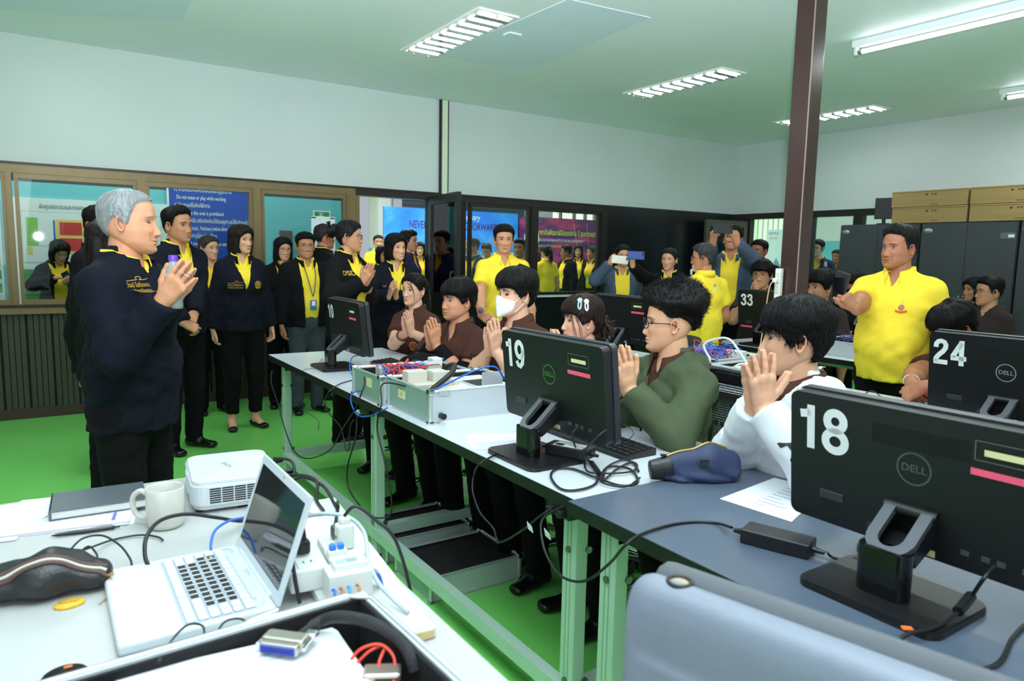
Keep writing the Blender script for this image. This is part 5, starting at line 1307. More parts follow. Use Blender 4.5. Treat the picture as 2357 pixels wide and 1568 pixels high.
# ------------------------------------------------------------------ metal cases
def frame_edges(o, w, d, h, r=.006, m=None):
    m = m or M_ALU
    f = MB()
    for zz in (0, h): f.tube([(0, 0, zz), (w, 0, zz), (w, d, zz), (0, d, zz)], r, 4, closed=True, smooth=False)
    for a, b in ((0, 0), (w, 0), (w, d), (0, d)): f.cyl((a, b, 0), (a, b, h), r*1.5, 6)
    f.build('edge_frame', m, o)
    for a, b in ((0, 0), (w, 0), (w, d), (0, d)):
        for zz in (0, h): MB().rbox((a, b, zz), (.028, .028, .024), .006).build('corner_bracket', M_CHROME, o)
def metal_case(label, loc, w, d, h, rz=0, lining=True, panel=None, cat='case', floor_=.05):
    o = thing('tool_case', label, cat, loc, rz); t = .006; p = panel or M_ALUP; q = M_ALUL
    MB().b2((0, 0, .004), (t, d, h)).build('side_panel', p, o); MB().b2((w-t, 0, .004), (w, d, h)).build('side_panel', p, o)
    MB().b2((t, 0, .004), (w-t, t, h)).build('front_panel', q, o); MB().b2((t, d-t, .004), (w-t, d, h)).build('back_panel', q, o); MB().b2((0, 0, 0), (w, d, .004)).build('bottom', q, o)
    l = MB(); l.b2((t, t, .004), (t+.004, d-t, h-.006)); l.b2((w-t-.004, t, .004), (w-t, d-t, h-.006)); l.b2((t, t, .004), (w-t, t+.004, h-.006)); l.b2((t, d-t-.004, .004), (w-t, d-t, h-.006)); l.b2((t, t, .004), (w-t, d-t, .010)); l.build('foam_lining', M_FOAM, o)
    frame_edges(o, w, d, h)
    return o
# the wired trainer case (two halves side by side) on the white bench
ca = metal_case('silver trainer case with white panel insert, nearest monitor 19', (1.212, 2.362, .75), .46, .385, .125)
MB().b2((.10, .10, .095), (.445, .375, .101)).build('insert_panel', mat('panel_white', (226, 230, 232), rough=.4), ca)
MB().b2((.02, .20, .07), (.24, .36, .112)).rbox((.08, .30, .135), (.09, .06, .05), .004).rbox((.18, .29, .13), (.07, .08, .05), .004).build('control_module', mat('module_beige', (206, 202, 188), rough=.5), ca)
fl = MB().b2((.27, .10, .101), (.40, .26, .106)).build('flap_frame', M_ALUL, ca); MB().b2((.28, .115, .106), (.39, .245, .1075)).build('flap_opening', M_BLK, fl); MB().box((.345, .105, .135), (.10, .006, .055)).build('flap_lid', M_ALUL, fl)
for xx, yy in ((.06, -.002), (.40, -.002)): MB().rbox((xx, yy, .118), (.05, .008, .022), .002).build('latch_plate', M_ALU, ca)
for xx in (.045, .43): MB().cyl((xx, -.004, .03), (xx, -.03, .03), .012, 12).build('rubber_foot', M_BLKS, ca)
MB().b2((-.0015, .22, .055), (-.0004, .29, .09)).build('paper_label', M_YLAB, ca)
lettering('6', .02, (-.002, .255, .072), (0, -1, 0), UZ, P_T, ca)
for q in (.06, .16): MB().rbox((.05+q, .205, .105), (.014, .012, .014), .003).build('amber_button', mat('amber', (236, 168, 40), rough=.4), ca)
cb = metal_case('silver trainer case overflowing with red and blue wires', (1.180, 2.755, .75), .44, .31, .122)
MB().b2((.06, .06, .02), (.40, .27, .09)).build('terminal_base', mat('module_beige', (206, 202, 188)), cb)
for i in range(7): MB().rbox((.10+.045*i, .235, .10), (.036, .05, .05), .004).build('terminal_block', mat('terminal_grey', (180, 186, 182), rough=.45), cb)
MB().rbox((.30, .13, .115), (.06, .07, .07), .004).build('relay', mat('relay_clear', (190, 216, 214), rough=.15), cb); MB().rbox((.36, .20, .12), (.05, .06, .08), .004).build('relay', mat('relay_white', (226, 230, 228)), cb)
MB().b2((-.0015, .10, .06), (-.0004, .16, .10)).build('paper_label', M_YLAB, cb); MB().cyl((.03, -.002, .02), (.03, -.012, .02), .012, 10).build('rubber_foot', M_CHROME, cb)
WC = [mat('wire_red', (226, 70, 52), rough=.4), mat('wire_blue', (60, 124, 226), rough=.4), mat('wire_navy', (38, 46, 120), rough=.4)]
rs = random.Random(11)
def wires(o, n, x0, x1, y0, y1, z0, hgt, cols=(0, 0, 0, 1, 1, 2), r=.0022):
    for i in range(n):
        a = A3(rs.uniform(x0, x1), rs.uniform(y0, y1), z0); b = A3(rs.uniform(x0, x1), rs.uniform(y0, y1), z0); m1 = (a+b)/2+A3(rs.gauss(0, .04), rs.gauss(0, .03), hgt*rs.uniform(.5, 1.5))
        m2 = a*.7+b*.3+A3(rs.gauss(0, .03), rs.gauss(0, .03), hgt*rs.uniform(.4, 1.1)); m3 = a*.3+b*.7+A3(rs.gauss(0, .03), rs.gauss(0, .03), hgt*rs.uniform(.4, 1.1))
        MB().tube(catmull([a, m2, m1, m3, b], 6), r, 5, cap=False).build('wire', WC[rs.choice(cols)], o)
wires(cb, 58, .05, .33, .03, .25, .085, .05, (0, 0, 0, 0, 1, 1, 2))
# trays with black lining on the floor under the bench
for lab, y in (('open black-lined silver tray on the floor, nearer one under bench', 2.40), ('open black-lined silver tray on the floor, farther one under bench', 2.83)):
    t = metal_case(lab, (1.24, y, .0), .43, .33, .105, cat='tray'); MB().b2((.012, .012, .075), (.418, .318, .092)).build('foam_insert', M_FOAM, t)
# cases on the second and third rows
c2 = metal_case('silver trainer case with blue and red wires on second bench', (2.95, 2.47, .75), .42, .36, .115, panel=M_ALUL); MB().b2((.04, .05, .02), (.38, .31, .085)).build('terminal_base', mat('module_beige', (206, 202, 188)), c2); wires(c2, 46, .05, .36, .06, .32, .09, .06, (0, 1, 1, 1, 2)); MB().rbox((.30, .10, .11), (.07, .09, .06), .004).build('relay', mat('relay_white', (226, 230, 228)), c2)
c3 = metal_case('silver open case with white panel behind the mesh chair back', (2.86, 2.06, .75), .42, .36, .11, panel=M_ALUL); MB().b2((.02, .02, .08), (.40, .34, .09)).build('insert_panel', mat('panel_white', (226, 230, 232)), c3)
c4 = metal_case('silver case with dark wires on third bench beside the standing man', (4.55, 2.20, .75), .40, .75, .10, panel=M_ALUL); wires(c4, 46, .03, .36, .05, .70, .09, .06, (0, 1, 2, 2, 1))
o = thing('laptop_case', 'closed black case on second bench beside the dark monitor', 'case', (3.10, 2.75, .75)); MB().rbox((0, 0, .02), (.22, .30, .04), .008).build('case_shell', M_BLKS, o); MB().b2((-.112, -.02, .016), (-.108, .02, .024)).build('clasp', M_CHROME, o)
# handle-like red cloth under monitor 24
m_ = MB(); n = 16
V = [(3.02+.50*i/n*.9, 1.50-.55*j/8, .7525+.012*(1+math.sin(i*1.3+j*.9))*(0.4 if i in (0, n) or j in (0, 8) else 1)) for j in range(9) for i in range(n+1)]
o = MB().add(V, [(j*(n+1)+i, j*(n+1)+i+1, (j+1)*(n+1)+i+1, (j+1)*(n+1)+i) for j in range(8) for i in range(n)], 0, True).build('red_cloth', mat('red_fabric', (206, 44, 34), rough=.9)); tag(o, 'crumpled red cloth under the monitor numbered 24', 'cloth'); o.modifiers.new('t', 'SOLIDIFY').thickness = .004
# ------------------------------------------------------------------ cabinets, cartons and the display on top
M_CAB = mat('cabinet_charcoal', (62, 66, 70), rough=.5, var=(3, .04))
for i, (lab, y0) in enumerate((('left dark grey steel cabinet behind the man in yellow', 4.0), ('middle dark grey steel cabinet with asset label', 3.06), ('right dark grey steel cabinet at the picture edge', 2.12))):
    o = thing('steel_cabinet', lab, 'cabinet', (8.0, y0, 0)); MB().b2((.02, .002, 0), (.43, .918, 1.835)).build('cabinet_body', M_CAB, o)
    d1 = MB().b2((0, .006, .06), (.02, .458, 1.825)).build('door', M_CAB, o); d2 = MB().b2((0, .462, .06), (.02, .914, 1.825)).build('door', M_CAB, o)
    MB().rbox((-.012, .44, 1.0), (.02, .014, .14), .004).build('handle', M_CHROME, d1); MB().rbox((-.012, .48, 1.0), (.02, .014, .14), .004).build('handle', M_CHROME, d2)
    MB().lathe([(1e-6, 0), (.05, 0), (.05, .003), (1e-6, .003)], 20, 0, (-.001, .85, 1.75), np.array([[0, 0, -.3], [0, 1, 0], [.5, 0, 0]])).build('oval_badge', mat('badge_silver', (160, 172, 176), rough=.3, metal=.4), d2)
    MB().b2((-.002, .02, 1.66), (0, .15, 1.72)).build('asset_label', mat('asset_grey', (96, 104, 112), rough=.4), d1); MB().b2((-.003, .025, 1.672), (-.002, .08, 1.70)).build('asset_label', M_LABELW, d1)
M_CARD = mat('cardboard', (158, 132, 84), rough=.85, var=(6, .06, (1, .2, 6)))
for lab, y0, z0, w in (('long cardboard carton, lower left of four on cabinets', 3.54, 1.836, .78), ('long cardboard carton, upper left of four on cabinets', 3.545, 2.012, .79), ('long cardboard carton, lower right of four on cabinets', 2.72, 1.836, .80), ('long cardboard carton, upper right of four on cabinets', 2.735, 2.012, .79)):
    o = thing('cardboard_carton', lab, 'carton', (8.0, y0, z0), 0, 'long cartons on top of the cabinets')
    MB().rbox((.2, w/2, .0865), (.40, w-.008, .172), .003, 1).build('carton', M_CARD, o)
    MB().b2((-.0012, .01, .155), (0, w-.01, .160)).build('flap_line', mat('card_dark', (104, 86, 52), rough=.9), o)
    for yy, q in ((.46, 1), (.43, 1)):
        MB().b2((-.001, w-yy-.02, .120), (0, w-yy, .136)).build('print', mat('card_print', (92, 72, 44), rough=.9), o)
    MB().lathe([(1e-6, 0), (.012, 0), (1e-6, .001)], 14, 0, (-.0005, w-.38, .128), np.array([[0, 0, -1], [0, 1, 0], [1, 0, 0]])).build('print', mat('card_print', (92, 72, 44)), o); MB().b2((-.001, w-.5, .02), (0, w-.42, .026)).build('print', mat('card_print', (92, 72, 44)), o)
o = thing('small_display', 'small dark display standing on the cabinet beside the cartons', 'display', (8.10, 4.46, 1.836), .35); MB().rbox((0, 0, .18), (.03, .20, .24), .006).build('screen_back', M_BLK, o); MB().cyl((0, 0, .012), (0, 0, .07), .02, 10).build('stand', M_BLKS, o); MB().lathe([(.075, 0), (.075, .010), (.02, .014), (1e-6, .014)], 20).build('foot', M_BLKS, o)
# ------------------------------------------------------------------ the photographer's table and what lies on it
M_TABLE = mat('pale_grey_laminate', (182, 183, 180), rough=.4, var=(3, .02)); TZ = .75
o = thing('table', 'pale grey foreground table with laptop, mug and papers', 'table', (-.75, .40, 0)); MB().rbox((.66, .87, TZ-.0125), (1.32, 1.74, .025), .006).build('tabletop', M_TABLE, o)
for a, b in ((.06, .06), (1.26, .06), (.06, 1.68), (1.26, 1.68)): MB().rbox((a, b, (TZ-.025)/2), (.04, .04, TZ-.025), .004).build('leg', M_MINT, o)
def P(x, y, z=TZ): return at_z(x, y, z)
def cable(label, pts, r, m=None, n=7, name='cable', group=None, parts=(), cat='cable'):
    o = MB().tube(catmull(pts, n), r, 7).build(name, m or M_CABK); return tag(o, label, cat, group)
# laptop
lp = thing('laptop', 'open white laptop with black key stickers', 'laptop', (.196, 1.372, TZ)); M_LAP = mat('laptop_white', (208, 217, 222), rough=.35); M_KEYW = mat('key_white', (222, 228, 232), rough=.4)
MB().rbox((0, 0, .011), (.250, .318, .020), .006, 3).build('base', M_LAP, lp)
MB().rbox((-.072, .02, .0212), (.075, .105, .0012), .0005, 1).build('touchpad', mat('touchpad', (222, 230, 234), rough=.45), lp); MB().b2((-.109, -.03, .0208), (-.104, .07, .0216)).build('touchpad_line', mat('line_grey', (196, 206, 212)), lp)
MB().rbox((.035, -.004, .0208), (.122, .292, .001), .0004, 1).build('key_tray', mat('key_tray', (168, 180, 192), rough=.5), lp)
km = sm_ = None; ss = random.Random(5); M_STK = mat('sticker_black', (18, 18, 20), rough=.4)
for r in range(6):
    for c_ in range(14):
        if r == 5 and 4 <= c_ <= 8:
            if c_ == 4: MB().rbox((.035+.048-.0192*r, .127-.0202*6, .0232), (.0150, .095, .0034), .001, 1).build('key', M_KEYW, lp)
            continue
        if km is None: k = MB().rbox((0, 0, 0), (.0156, .0168, .0034), .001, 1).build('key', M_KEYW, lp); km = k.data
        else: k = bpy.data.objects.new('key', km); COL.objects.link(k); k.parent = lp
        k.location = (.035+.048-.0192*r, .127-.0202*c_, .0232)
        if 1 <= r <= 4 and 1+(r > 2) <= c_ <= 11 and not (r == 4 and c_ > 9):
            if sm_ is None:
                s_ = MB().b2((-.0068, -.0074, .0017), (.0068, .0074, .0021)).build('key_sticker', M_STK, k); sm_ = s_.data
                MB().b2((-.003, -.004, .0021), (.0035, .0005, .0023)).build('key_mark', M_LABELW, lp).location = k.location
            else: s_ = bpy.data.objects.new('key_sticker', sm_); COL.objects.link(s_); s_.parent = k
for q in (-1, 1): MB().lathe([(.020, 0), (.020, .0008), (1e-6, .0008)], 20, 0, (.098, q*.125, .0206), None, True, .7, 1).build('speaker_grille', mat('speaker_grey', (196, 206, 216), rough=.5), lp)
MB().rbox((.105, -.118, .0212), (.010, .016, .0015), .0006, 1).build('power_button', M_KEYW, lp)
lettering('FUJITSU', .010, (.112, .005, .0214), (0, -1, 0), (1, 0, 0), mat('logo_greyblue', (150, 160, 170)), lp)
ln = .200; dv = unit(A3(.062, 0, .185)); nv_ = A3(-dv[2], 0, dv[0])
h0 = A3(.124, 0, .020)
def sp(v, u, t): return h0+dv*u+A3(0, v, 0)+nv_*t
def slab(v0, v1, u0, u1, t0, t1): return [sp(a, b, c_) for c_ in (t0, t1) for a, b in ((v0, u0), (v1, u0), (v1, u1), (v0, u1))]
BF = [(0, 1, 2, 3), (4, 7, 6, 5), (0, 4, 5, 1), (1, 5, 6, 2), (2, 6, 7, 3), (3, 7, 4, 0)]
ld = MB().add(slab(-.159, .159, 0, ln, -.006, .0), BF).build('screen_lid', M_LAP, lp)
MB().add(slab(-.143, .143, .022, ln-.016, .0, .0006), BF).build('screen', mat('laptop_screen', (34, 36, 40), rough=.05, spec=.9), ld)
MB().add(slab(-.002, .002, ln-.009, ln-.006, 0, .0008), BF).build('webcam', M_BLK, ld); MB().cyl(sp(-.12, 0, -.003), sp(.12, 0, -.003), .007, 10).build('hinge', M_LAP, lp)
# mug
mg = thing('mug', 'cream white mug between the notebook and the projector', 'mug', (.216, 1.772, TZ), math.radians(146)); M_MUG = mat('mug_glaze', (208, 206, 196), rough=.18, coat=.3)
MB().lathe([(1e-6, .004), (.030, .004), (.031, 0), (.036, .003), (.0405, .012), (.0415, .05), (.0415, .094), (.0405, .0955), (.039, .094), (.0385, .05), (.037, .012), (.03, .008), (1e-6, .008)], 40).build('cup', M_MUG, mg)
MB().tube(catmull([(.040, 0, .076), (.056, 0, .084), (.073, 0, .072), (.077, 0, .048), (.068, 0, .026), (.052, 0, .018), (.038, 0, .024)], 6), .0065, 10).build('handle', M_MUG, mg)
# projector
M_PROJ = mat('projector_white', (212, 219, 222), rough=.35)
pj = thing('projector', 'white projector with slotted vent at the table corner', 'projector', (.395, 1.925, TZ), math.radians(-6))
m_ = MB().prism([(a-.105, b-.135) for a, b in rrect(.21, .27, .035)], 2, .022, .070); m_.prism([(a-.100, b-.130) for a, b in rrect(.20, .26, .034)], 2, .070, .080); m_.prism([(a-.098, b-.128) for a, b in rrect(.196, .256, .03)], 2, .010, .022); pb_ = m_.build('housing', M_PROJ, pj)
MB().rbox((.01, -.1275, .046), (.165, .016, .050), .004).build('vent_panel', M_PROJ, pj)
vm = None
for r in range(7):
    for c_ in range(5):
        if vm is None: v = MB().b2((-.0130, -.1362, -.0017), (.0130, -.1355, .0017)).build('vent_slot', mat('slot_dark', (28, 30, 32), rough=.7), pb_); vm = v.data
        else: v = bpy.data.objects.new('vent_slot', vm); COL.objects.link(v); v.parent = pb_
        v.location = (-.050+.029*c_, 0, .029+.0057*r)
MB().cyl((-.106, .02, .045), (-.098, .02, .045), .024, 24).build('lens', mat('lens_blue', (60, 70, 150), rough=.05), pj); MB().rbox((-.104, .02, .045), (.008, .06, .048), .003).build('lens_recess', mat('lens_bezel', (214, 220, 224)), pj)
MB().b2((-.06, .03, .0802), (.0, .07, .0806)).build('spec_label', mat('pale_label', (206, 210, 212), rough=.5), pj); MB().b2((-.075, -.06, .0802), (-.045, -.01, .0812)).build('lens_shift_cover', mat('pale_label', (206, 210, 212)), pj)
for i in range(6): MB().cyl((.03+.014*(i % 3), .02+.014*(i//3), .080), (.03+.014*(i % 3), .02+.014*(i//3), .0815), .0045, 10).build('button', M_LABELW, pj)
lettering('EPSON', .018, (-.01, .005, .0808), (.3, -.95, 0), (.95, .3, 0), mat('logo_greyblue', (150, 160, 170)), pj)
for a, b in ((-.085, .10), (-.085, -.10), (.085, .10), (.085, -.10)): MB().cyl((a, b, 0), (a, b, .012), .010, 10).build('foot', M_BLK, pj)
# binder clip
o = thing('binder_clip', 'black binder clip under the projector edge', 'clip', P(560, 1163)); MB().prism([(-.012, 0), (.012, 0), (.003, .016), (-.003, .016)], 0, -.013, .013).build('clip_body', M_BLK, o); MB().tube(catmull([(-.008, 0, .015), (-.006, .012, .032), (.006, .012, .032), (.008, 0, .015)], 5), .0009, 5).build('clip_wire', M_CHROME, o)
# papers, notebook, pen
def sheet_stack(label, c, w, d, rz, n, seed, name='paper_stack', prn=True):
    o = thing(name, label, 'papers', (c[0], c[1], TZ), rz); r_ = random.Random(seed)
    for i in range(n):
        s_ = MB().box((r_.gauss(0, .003), r_.gauss(0, .003), .0006+.0011*i), (w, d, .0007), 0, None, r_.gauss(0, .02)).build('sheet', M_PAPER, o)
    if prn:
        z_ = .0011*n+.0002; g_ = MB()
        for i in range(9): g_.b2((-w*.42, -d*.40+.009*i, z_), (w*.42, -d*.40+.009*i+.0006, z_+.0002))
        for i in range(14): g_.b2((-w*.42+i*w*.0646, -d*.40, z_), (-w*.42+i*w*.0646+.0005, -d*.40+.072, z_+.0002))
        q = g_.build('print', mat('print_greyline', (150, 156, 172), rough=.7), o); q['kind'] = 'stuff'
        MB().b2((w*.34, -d*.42, z_), (w*.37, -d*.20, z_+.0002)).build('print', mat('print_violet', (120, 116, 196), rough=.7), o)
    return o
sheet_stack('stack of printed sheets lying under the grey notebook', (.042, 1.970), .255, .25, math.radians(-10), 7, 2)
sheet_stack('loose white sheets at the left edge beside the printed stack', (-.165, 1.99), .21, .26, math.radians(-8), 3, 4, prn=False)
nb = thing('notebook', 'dark grey hardcover notebook lying on the printed sheets', 'notebook', (.093, 1.985, TZ+.0085), math.radians(-3)); MB().rbox((0, 0, .0015), (.205, .150, .003), .001).rbox((0, 0, .0205), (.205, .150, .003), .001).rbox((-.1, 0, .011), (.006, .150, .022), .002).build('cover', mat('notebook_grey', (84, 92, 98), rough=.32, bump=(200, .1)), nb); MB().b2((-.097, -.073, .003), (.099, .073, .019)).build('pages', mat('page_grey', (214, 214, 208), rough=.8), nb)
MB().tube(catmull([(-.095, -.03, .005), (-.13, -.05, -.004), (-.165, -.075, -.005)], 4), .0016, 4).build('ribbon', mat('ribbon_grey', (190, 194, 190)), nb)
pn_ = thing('pen', 'black ballpoint pen in front of the printed sheets', 'pen', P(118, 1234, TZ+.006), math.atan2(P(262, 1214)[1]-P(118, 1234)[1], P(262, 1214)[0]-P(118, 1234)[0]))
MB().tube([(0, 0, 0), (.012, 0, 0), (.06, 0, 0), (.122, 0, 0), (.126, 0, 0), (.135, 0, 0)], [.0012, .0036, .0052, .0046, .0022, .002], 10).build('barrel', mat('pen_smoke', (40, 42, 46), rough=.2), pn_); MB().b2((.075, -.0012, .0045), (.120, .0012, .0065)).build('clip', M_CHROME, pn_)
# leather pencil case
c0 = P(105, 1345, .772); ax_ = unit(P(225, 1318, .775)-P(15, 1352, .775)); pc = thing('pencil_case', 'black leather pencil case with pale zip and brown trim', 'pencil case', (c0[0], c0[1], TZ), math.atan2(ax_[1], ax_[0]))
V, F = field([bone(A3(-.125, 0, .030), A3(.0, .005, .038), (.030, .022), (.044, .036), side=(0, 1, 0), k=.03), bone(A3(.0, .005, .038), A3(.085, 0, .027), (.044, .036), (.036, .024), side=(0, 1, 0), k=.03), bone(A3(.02, .028, .05), A3(.05, .022, .055), .02, .016, k=.03), bone(A3(-.07, .02, .05), A3(-.05, .02, .052), .016, .014, k=.02)], .004, lambda X, Y, Z: Z-.002+0*X+0*Y, lambda X, Y, Z: .0022*np.sin(70*X+30*Y)*np.sin(60*Z+20*X))
link_mesh('leather_body', V, F, mat('black_leather', (32, 33, 36), rough=.38, bump=(160, .25)), pc, True)
bv = BVHTree.FromPolygons([tuple(v) for v in V], [tuple(f) for f in F.tolist()])
def over(x, y, e=.0015):
    h = bv.ray_cast(Vector((x, y, .3)), Vector((0, 0, -1))); return A3(x, y, (h[0].z if h[0] else .03)+e)
for nm, dy, r, m in (('trim', -.010, .0050, mat('brown_leather', (84, 60, 52), rough=.6)), ('trim', -.023, .0045, mat('brown_leather', (84, 60, 52))), ('zip', -.0165, .0036, mat('zip_cream', (196, 194, 182), rough=.5))):
    MB().tube([over(x, -.002+dy-.10*(x-.02)**2*4, .0005) for x in np.linspace(-.13, .10, 26)], r, 6).build(nm, m, pc)
MB().rbox((.106, -.022, .030), (.014, .008, .004), .001).build('zip_pull', mat('brass', (170, 140, 80), rough=.3, metal=.9), pc)
MB().tube(catmull([(.106, -.024, .028), (.112, -.04, .008), (.10, -.065, .003), (.09, -.085, .003)], 5), .0009, 5).build('tag_cord', mat('amber_cord', (206, 150, 60)), pc)
tg = thing('wooden_tag', 'yellow wooden tag with stamped letters beside the pencil case', 'tag', P(160, 1390, TZ+.003), .1); MB().lathe([(1e-6, -.003), (.5, -.003), (.52, 0), (.5, .003), (1e-6, .003)], 24, 0, (0, 0, 0), None, True, .048, .034).build('tag_body', mat('yellow_wood', (226, 176, 52), rough=.6, var=(60, .1, (1, 6, 1))), tg)
lettering('PHUKET', .009, (0, 0, .0033), unit((.9, -.2, 0)), unit((.2, .9, 0)), mat('stamp_brown', (120, 80, 30)), tg)
# cables on the table
cable('thin black charging cable looping from the pencil case to the laptop side', [P(160, 1268, .79), P(190, 1240, .80), P(235, 1233, .80), P(275, 1255, .79), P(300, 1288, .77), P(303, 1308, .762)], .0022)
tag(MB().rbox(P(303, 1313, .761), (.010, .020, .006), .002).build('usb_plug', M_BLK), 'small black plug of the thin cable at the laptop edge', 'plug')
cable('thin black cable with small plug lying behind the laptop', [P(165, 1275, .785), P(205, 1262, .775), P(260, 1243, .756), P(320, 1232, .756), P(362, 1236, .756), P(375, 1244, .756)], .0022)
cable('thin black cable curled over the pencil case', [P(185, 1270, .785), P(205, 1258, .80), P(222, 1275, .785), P(222, 1290, .78), P(200, 1290, .79), P(185, 1282, .79)], .0020)
cable('thick black video cable arching from the laptop side to the projector', [P(345, 1308, .764), P(334, 1280, .785), P(338, 1235, .815), P(370, 1198, .83), P(430, 1184, .825), P(500, 1192, .80), P(560, 1200, .77), P(600, 1185, .757), P(640, 1150, .757)], .0042)
tag(MB().rbox(P(345, 1311, .763), (.026, .014, .010), .002, rz=1.4).build('video_plug', M_BLK), 'black video plug at the laptop left side', 'plug')
cable('blue network cable looping behind the laptop', [P(490, 1280, .764), P(485, 1256, .775), P(495, 1222, .79), P(525, 1200, .79), P(560, 1192, .775), P(600, 1180, .757)], .003, M_CABB)
# power board
ang = math.radians(84); pbd = thing('power_board', 'white wooden power board with socket boxes, meter and breaker', 'power board', (.488, 1.365, TZ), ang-PI/2)
MB().rbox((0, 0, .010), (.158, .71, .020), .003).build('plank', mat('white_board', (214, 218, 216), rough=.5), pbd); MB().b2((-.074, -.3565, .003), (.074, -.3548, .017)).build('plank_end', mat('raw_wood', (214, 190, 136), rough=.8), pbd)
def brd(x, y, z):
    q = P(x, y, z)-A3(.488, 1.365, 0); c_, s_ = math.cos(-(ang-PI/2)), math.sin(-(ang-PI/2)); return A3(q[0]*c_-q[1]*s_, q[0]*s_+q[1]*c_, z-TZ)
b1 = brd(700, 1285, .812); b2_ = brd(785, 1255, .812)
for bb_ in (b1, b2_):
    x_ = MB().rbox((bb_[0], bb_[1], .042), (.072, .115, .044), .004).build('socket_box', mat('socket_white', (238, 240, 238), rough=.35), pbd)
    for k in (-1, 1):
        MB().rbox((bb_[0], bb_[1]+k*.028, .0648), (.040, .044, .003), .001).build('socket_face', M_WHITEP, x_)
        for q in (-.007, .007): MB().b2((bb_[0]+q-.0012, bb_[1]+k*.028-.004, .066), (bb_[0]+q+.0012, bb_[1]+k*.028+.004, .0667)).build('socket_slot', M_BLK, x_)
mt = brd(800, 1330, .80); mm = thing('energy_meter', 'white energy meter with small display on the power board', 'meter', (0, 0, 0))
bpy.data.objects.remove(mm); 
mB = MB(); mB.rbox((mt[0], mt[1], .045), (.080, .055, .050), .002); mB.rbox((mt[0]+.005, mt[1]+.005, .073), (.062, .036, .018), .002); mw = mB.build('energy_meter', mat('meter_white', (226, 228, 222), rough=.4), pbd)
MB().b2((mt[0]-.022, mt[1]-.006, .0822), (mt[0]+.020, mt[1]+.012, .0828)).build('meter_face', mat('meter_pale_blue', (160, 196, 222), rough=.3), mw); MB().b2((mt[0]-.002, mt[1]-.004, .0829), (mt[0]+.016, mt[1]+.010, .0833)).build('meter_display', mat('lcd_green_grey', (142, 158, 150), rough=.2), mw)
for i in range(3): MB().cyl((mt[0]-.028+.014*i, mt[1]-.021, .0695), (mt[0]-.028+.014*i, mt[1]-.021, .0712), .0042, 10).build('terminal_screw', M_LABELW, mw)
br = brd(775, 1283, .815); kb = MB().rbox((br[0], br[1], .045), (.036, .05, .05), .002).rbox((br[0], br[1], .074), (.036, .022, .016), .002).build('breaker', mat('meter_white', (226, 228, 222)), pbd)
for q in (-.008, .008): MB().rbox((br[0]+q, br[1], .086), (.012, .014, .014), .003).build('breaker_switch', mat('switch_blue', (44, 120, 226), rough=.35), kb)
for i, (c_, dx) in enumerate(((M_CABB, -.034), (mat('brown_wire', (176, 112, 62), rough=.5), -.020), (mat('light_blue_wire', (60, 150, 232), rough=.5), -.006), (mat('brown_wire', (176, 112, 62)), .010))):
    MB().tube(catmull([(mt[0]+dx, mt[1]-.027, .045), (mt[0]+dx, mt[1]-.042, .050), (mt[0]+dx-.004, mt[1]-.056, .036), (mt[0]+dx-.004, mt[1]-.060, .019)], 5), .0026, 6).build('wire', c_, pbd)
    MB().tube(catmull([(mt[0]+.040, mt[1]-.01+.006*i, .05), (mt[0]+.056, mt[1]-.012+.006*i, .05), (mt[0]+.064, mt[1]-.016+.006*i, .019)], 4), .0026, 6).build('wire', c_, pbd)
def plug(label, base, m, h=.04, tall=True):
    o = thing('power_plug', label, 'plug', base); MB().rbox((0, 0, h*.35), (.026, .024, h*.7), .006).build('plug_body', m, o)
    MB().tube([(0, 0, h*.7), (0, 0, h*1.35)], [.008, .0045], 8).build('strain_relief', m, o); return o
def topof(bb_, k):
    c_, s_ = math.cos(ang-PI/2), math.sin(ang-PI/2); x_, y_ = bb_[0], bb_[1]+k*.028; return A3(.488+x_*c_-y_*s_, 1.365+x_*s_+y_*c_, TZ+.0668)
t1, t2, t3 = topof(b1, -1)*.3+topof(b1, 1)*.7, topof(b2_, 1), topof(b2_, -1)
plug('black power plug in the nearer socket box', t1, M_BLK); plug('dark grey power plug in the farther socket box', t2, mat('plug_grey', (72, 76, 80), rough=.4))
ap = thing('plug_adapter', 'white plug adapter with a brass screw on the socket box', 'plug', t3); MB().rbox((0, 0, .026), (.034, .026, .052), .005).build('adapter_body', mat('adapter_white', (226, 232, 222), rough=.35), ap); MB().cyl((-.0175, 0, .026), (-.0185, 0, .026), .004, 10).build('screw', mat('brass', (170, 140, 80)), ap); MB().rbox((0, 0, .058), (.022, .02, .014), .004).build('adapter_neck', mat('adapter_white', (226, 232, 222)), ap)
TB = 1.4
cable('black power cord running behind the laptop screen to the nearer plug', [t1+A3(0, 0, .054), t1+A3(-.012, .004, .085), t1+A3(-.03, -.02, .06), t1+A3(-.036, -.06, .0), P(690, 1390, .762)], .0038)
cable('grey cord looping over the socket boxes to the floor side', [P(700, 1190, .86), P(745, 1183, .875), P(800, 1190, .87), P(838, 1225, .85), P(848, 1290, .82), P(870, 1340, .80), P(905, 1380, .785), P(940, 1410, .775)], .0042, M_CABG)
cable('black cord from the plug adapter curving down behind the board', [t3+A3(0, 0, .066), t3+A3(.02, -.01, .085), t3+A3(.05, -.03, .06), t3+A3(.09, -.06, 0), t3+A3(.11, -.12, -.2), t3+A3(.12, -.2, -.6)], .0035)
cable('black power cord curling from the projector past the board', [P(630, 1055, .80), P(668, 1060, .80), P(678, 1085, .775), P(665, 1110, .760), P(700, 1100, .79), P(745, 1120, .80), P(775, 1170, .80), t2+A3(0, 0, .075), t2+A3(0, 0, .052)], .004)
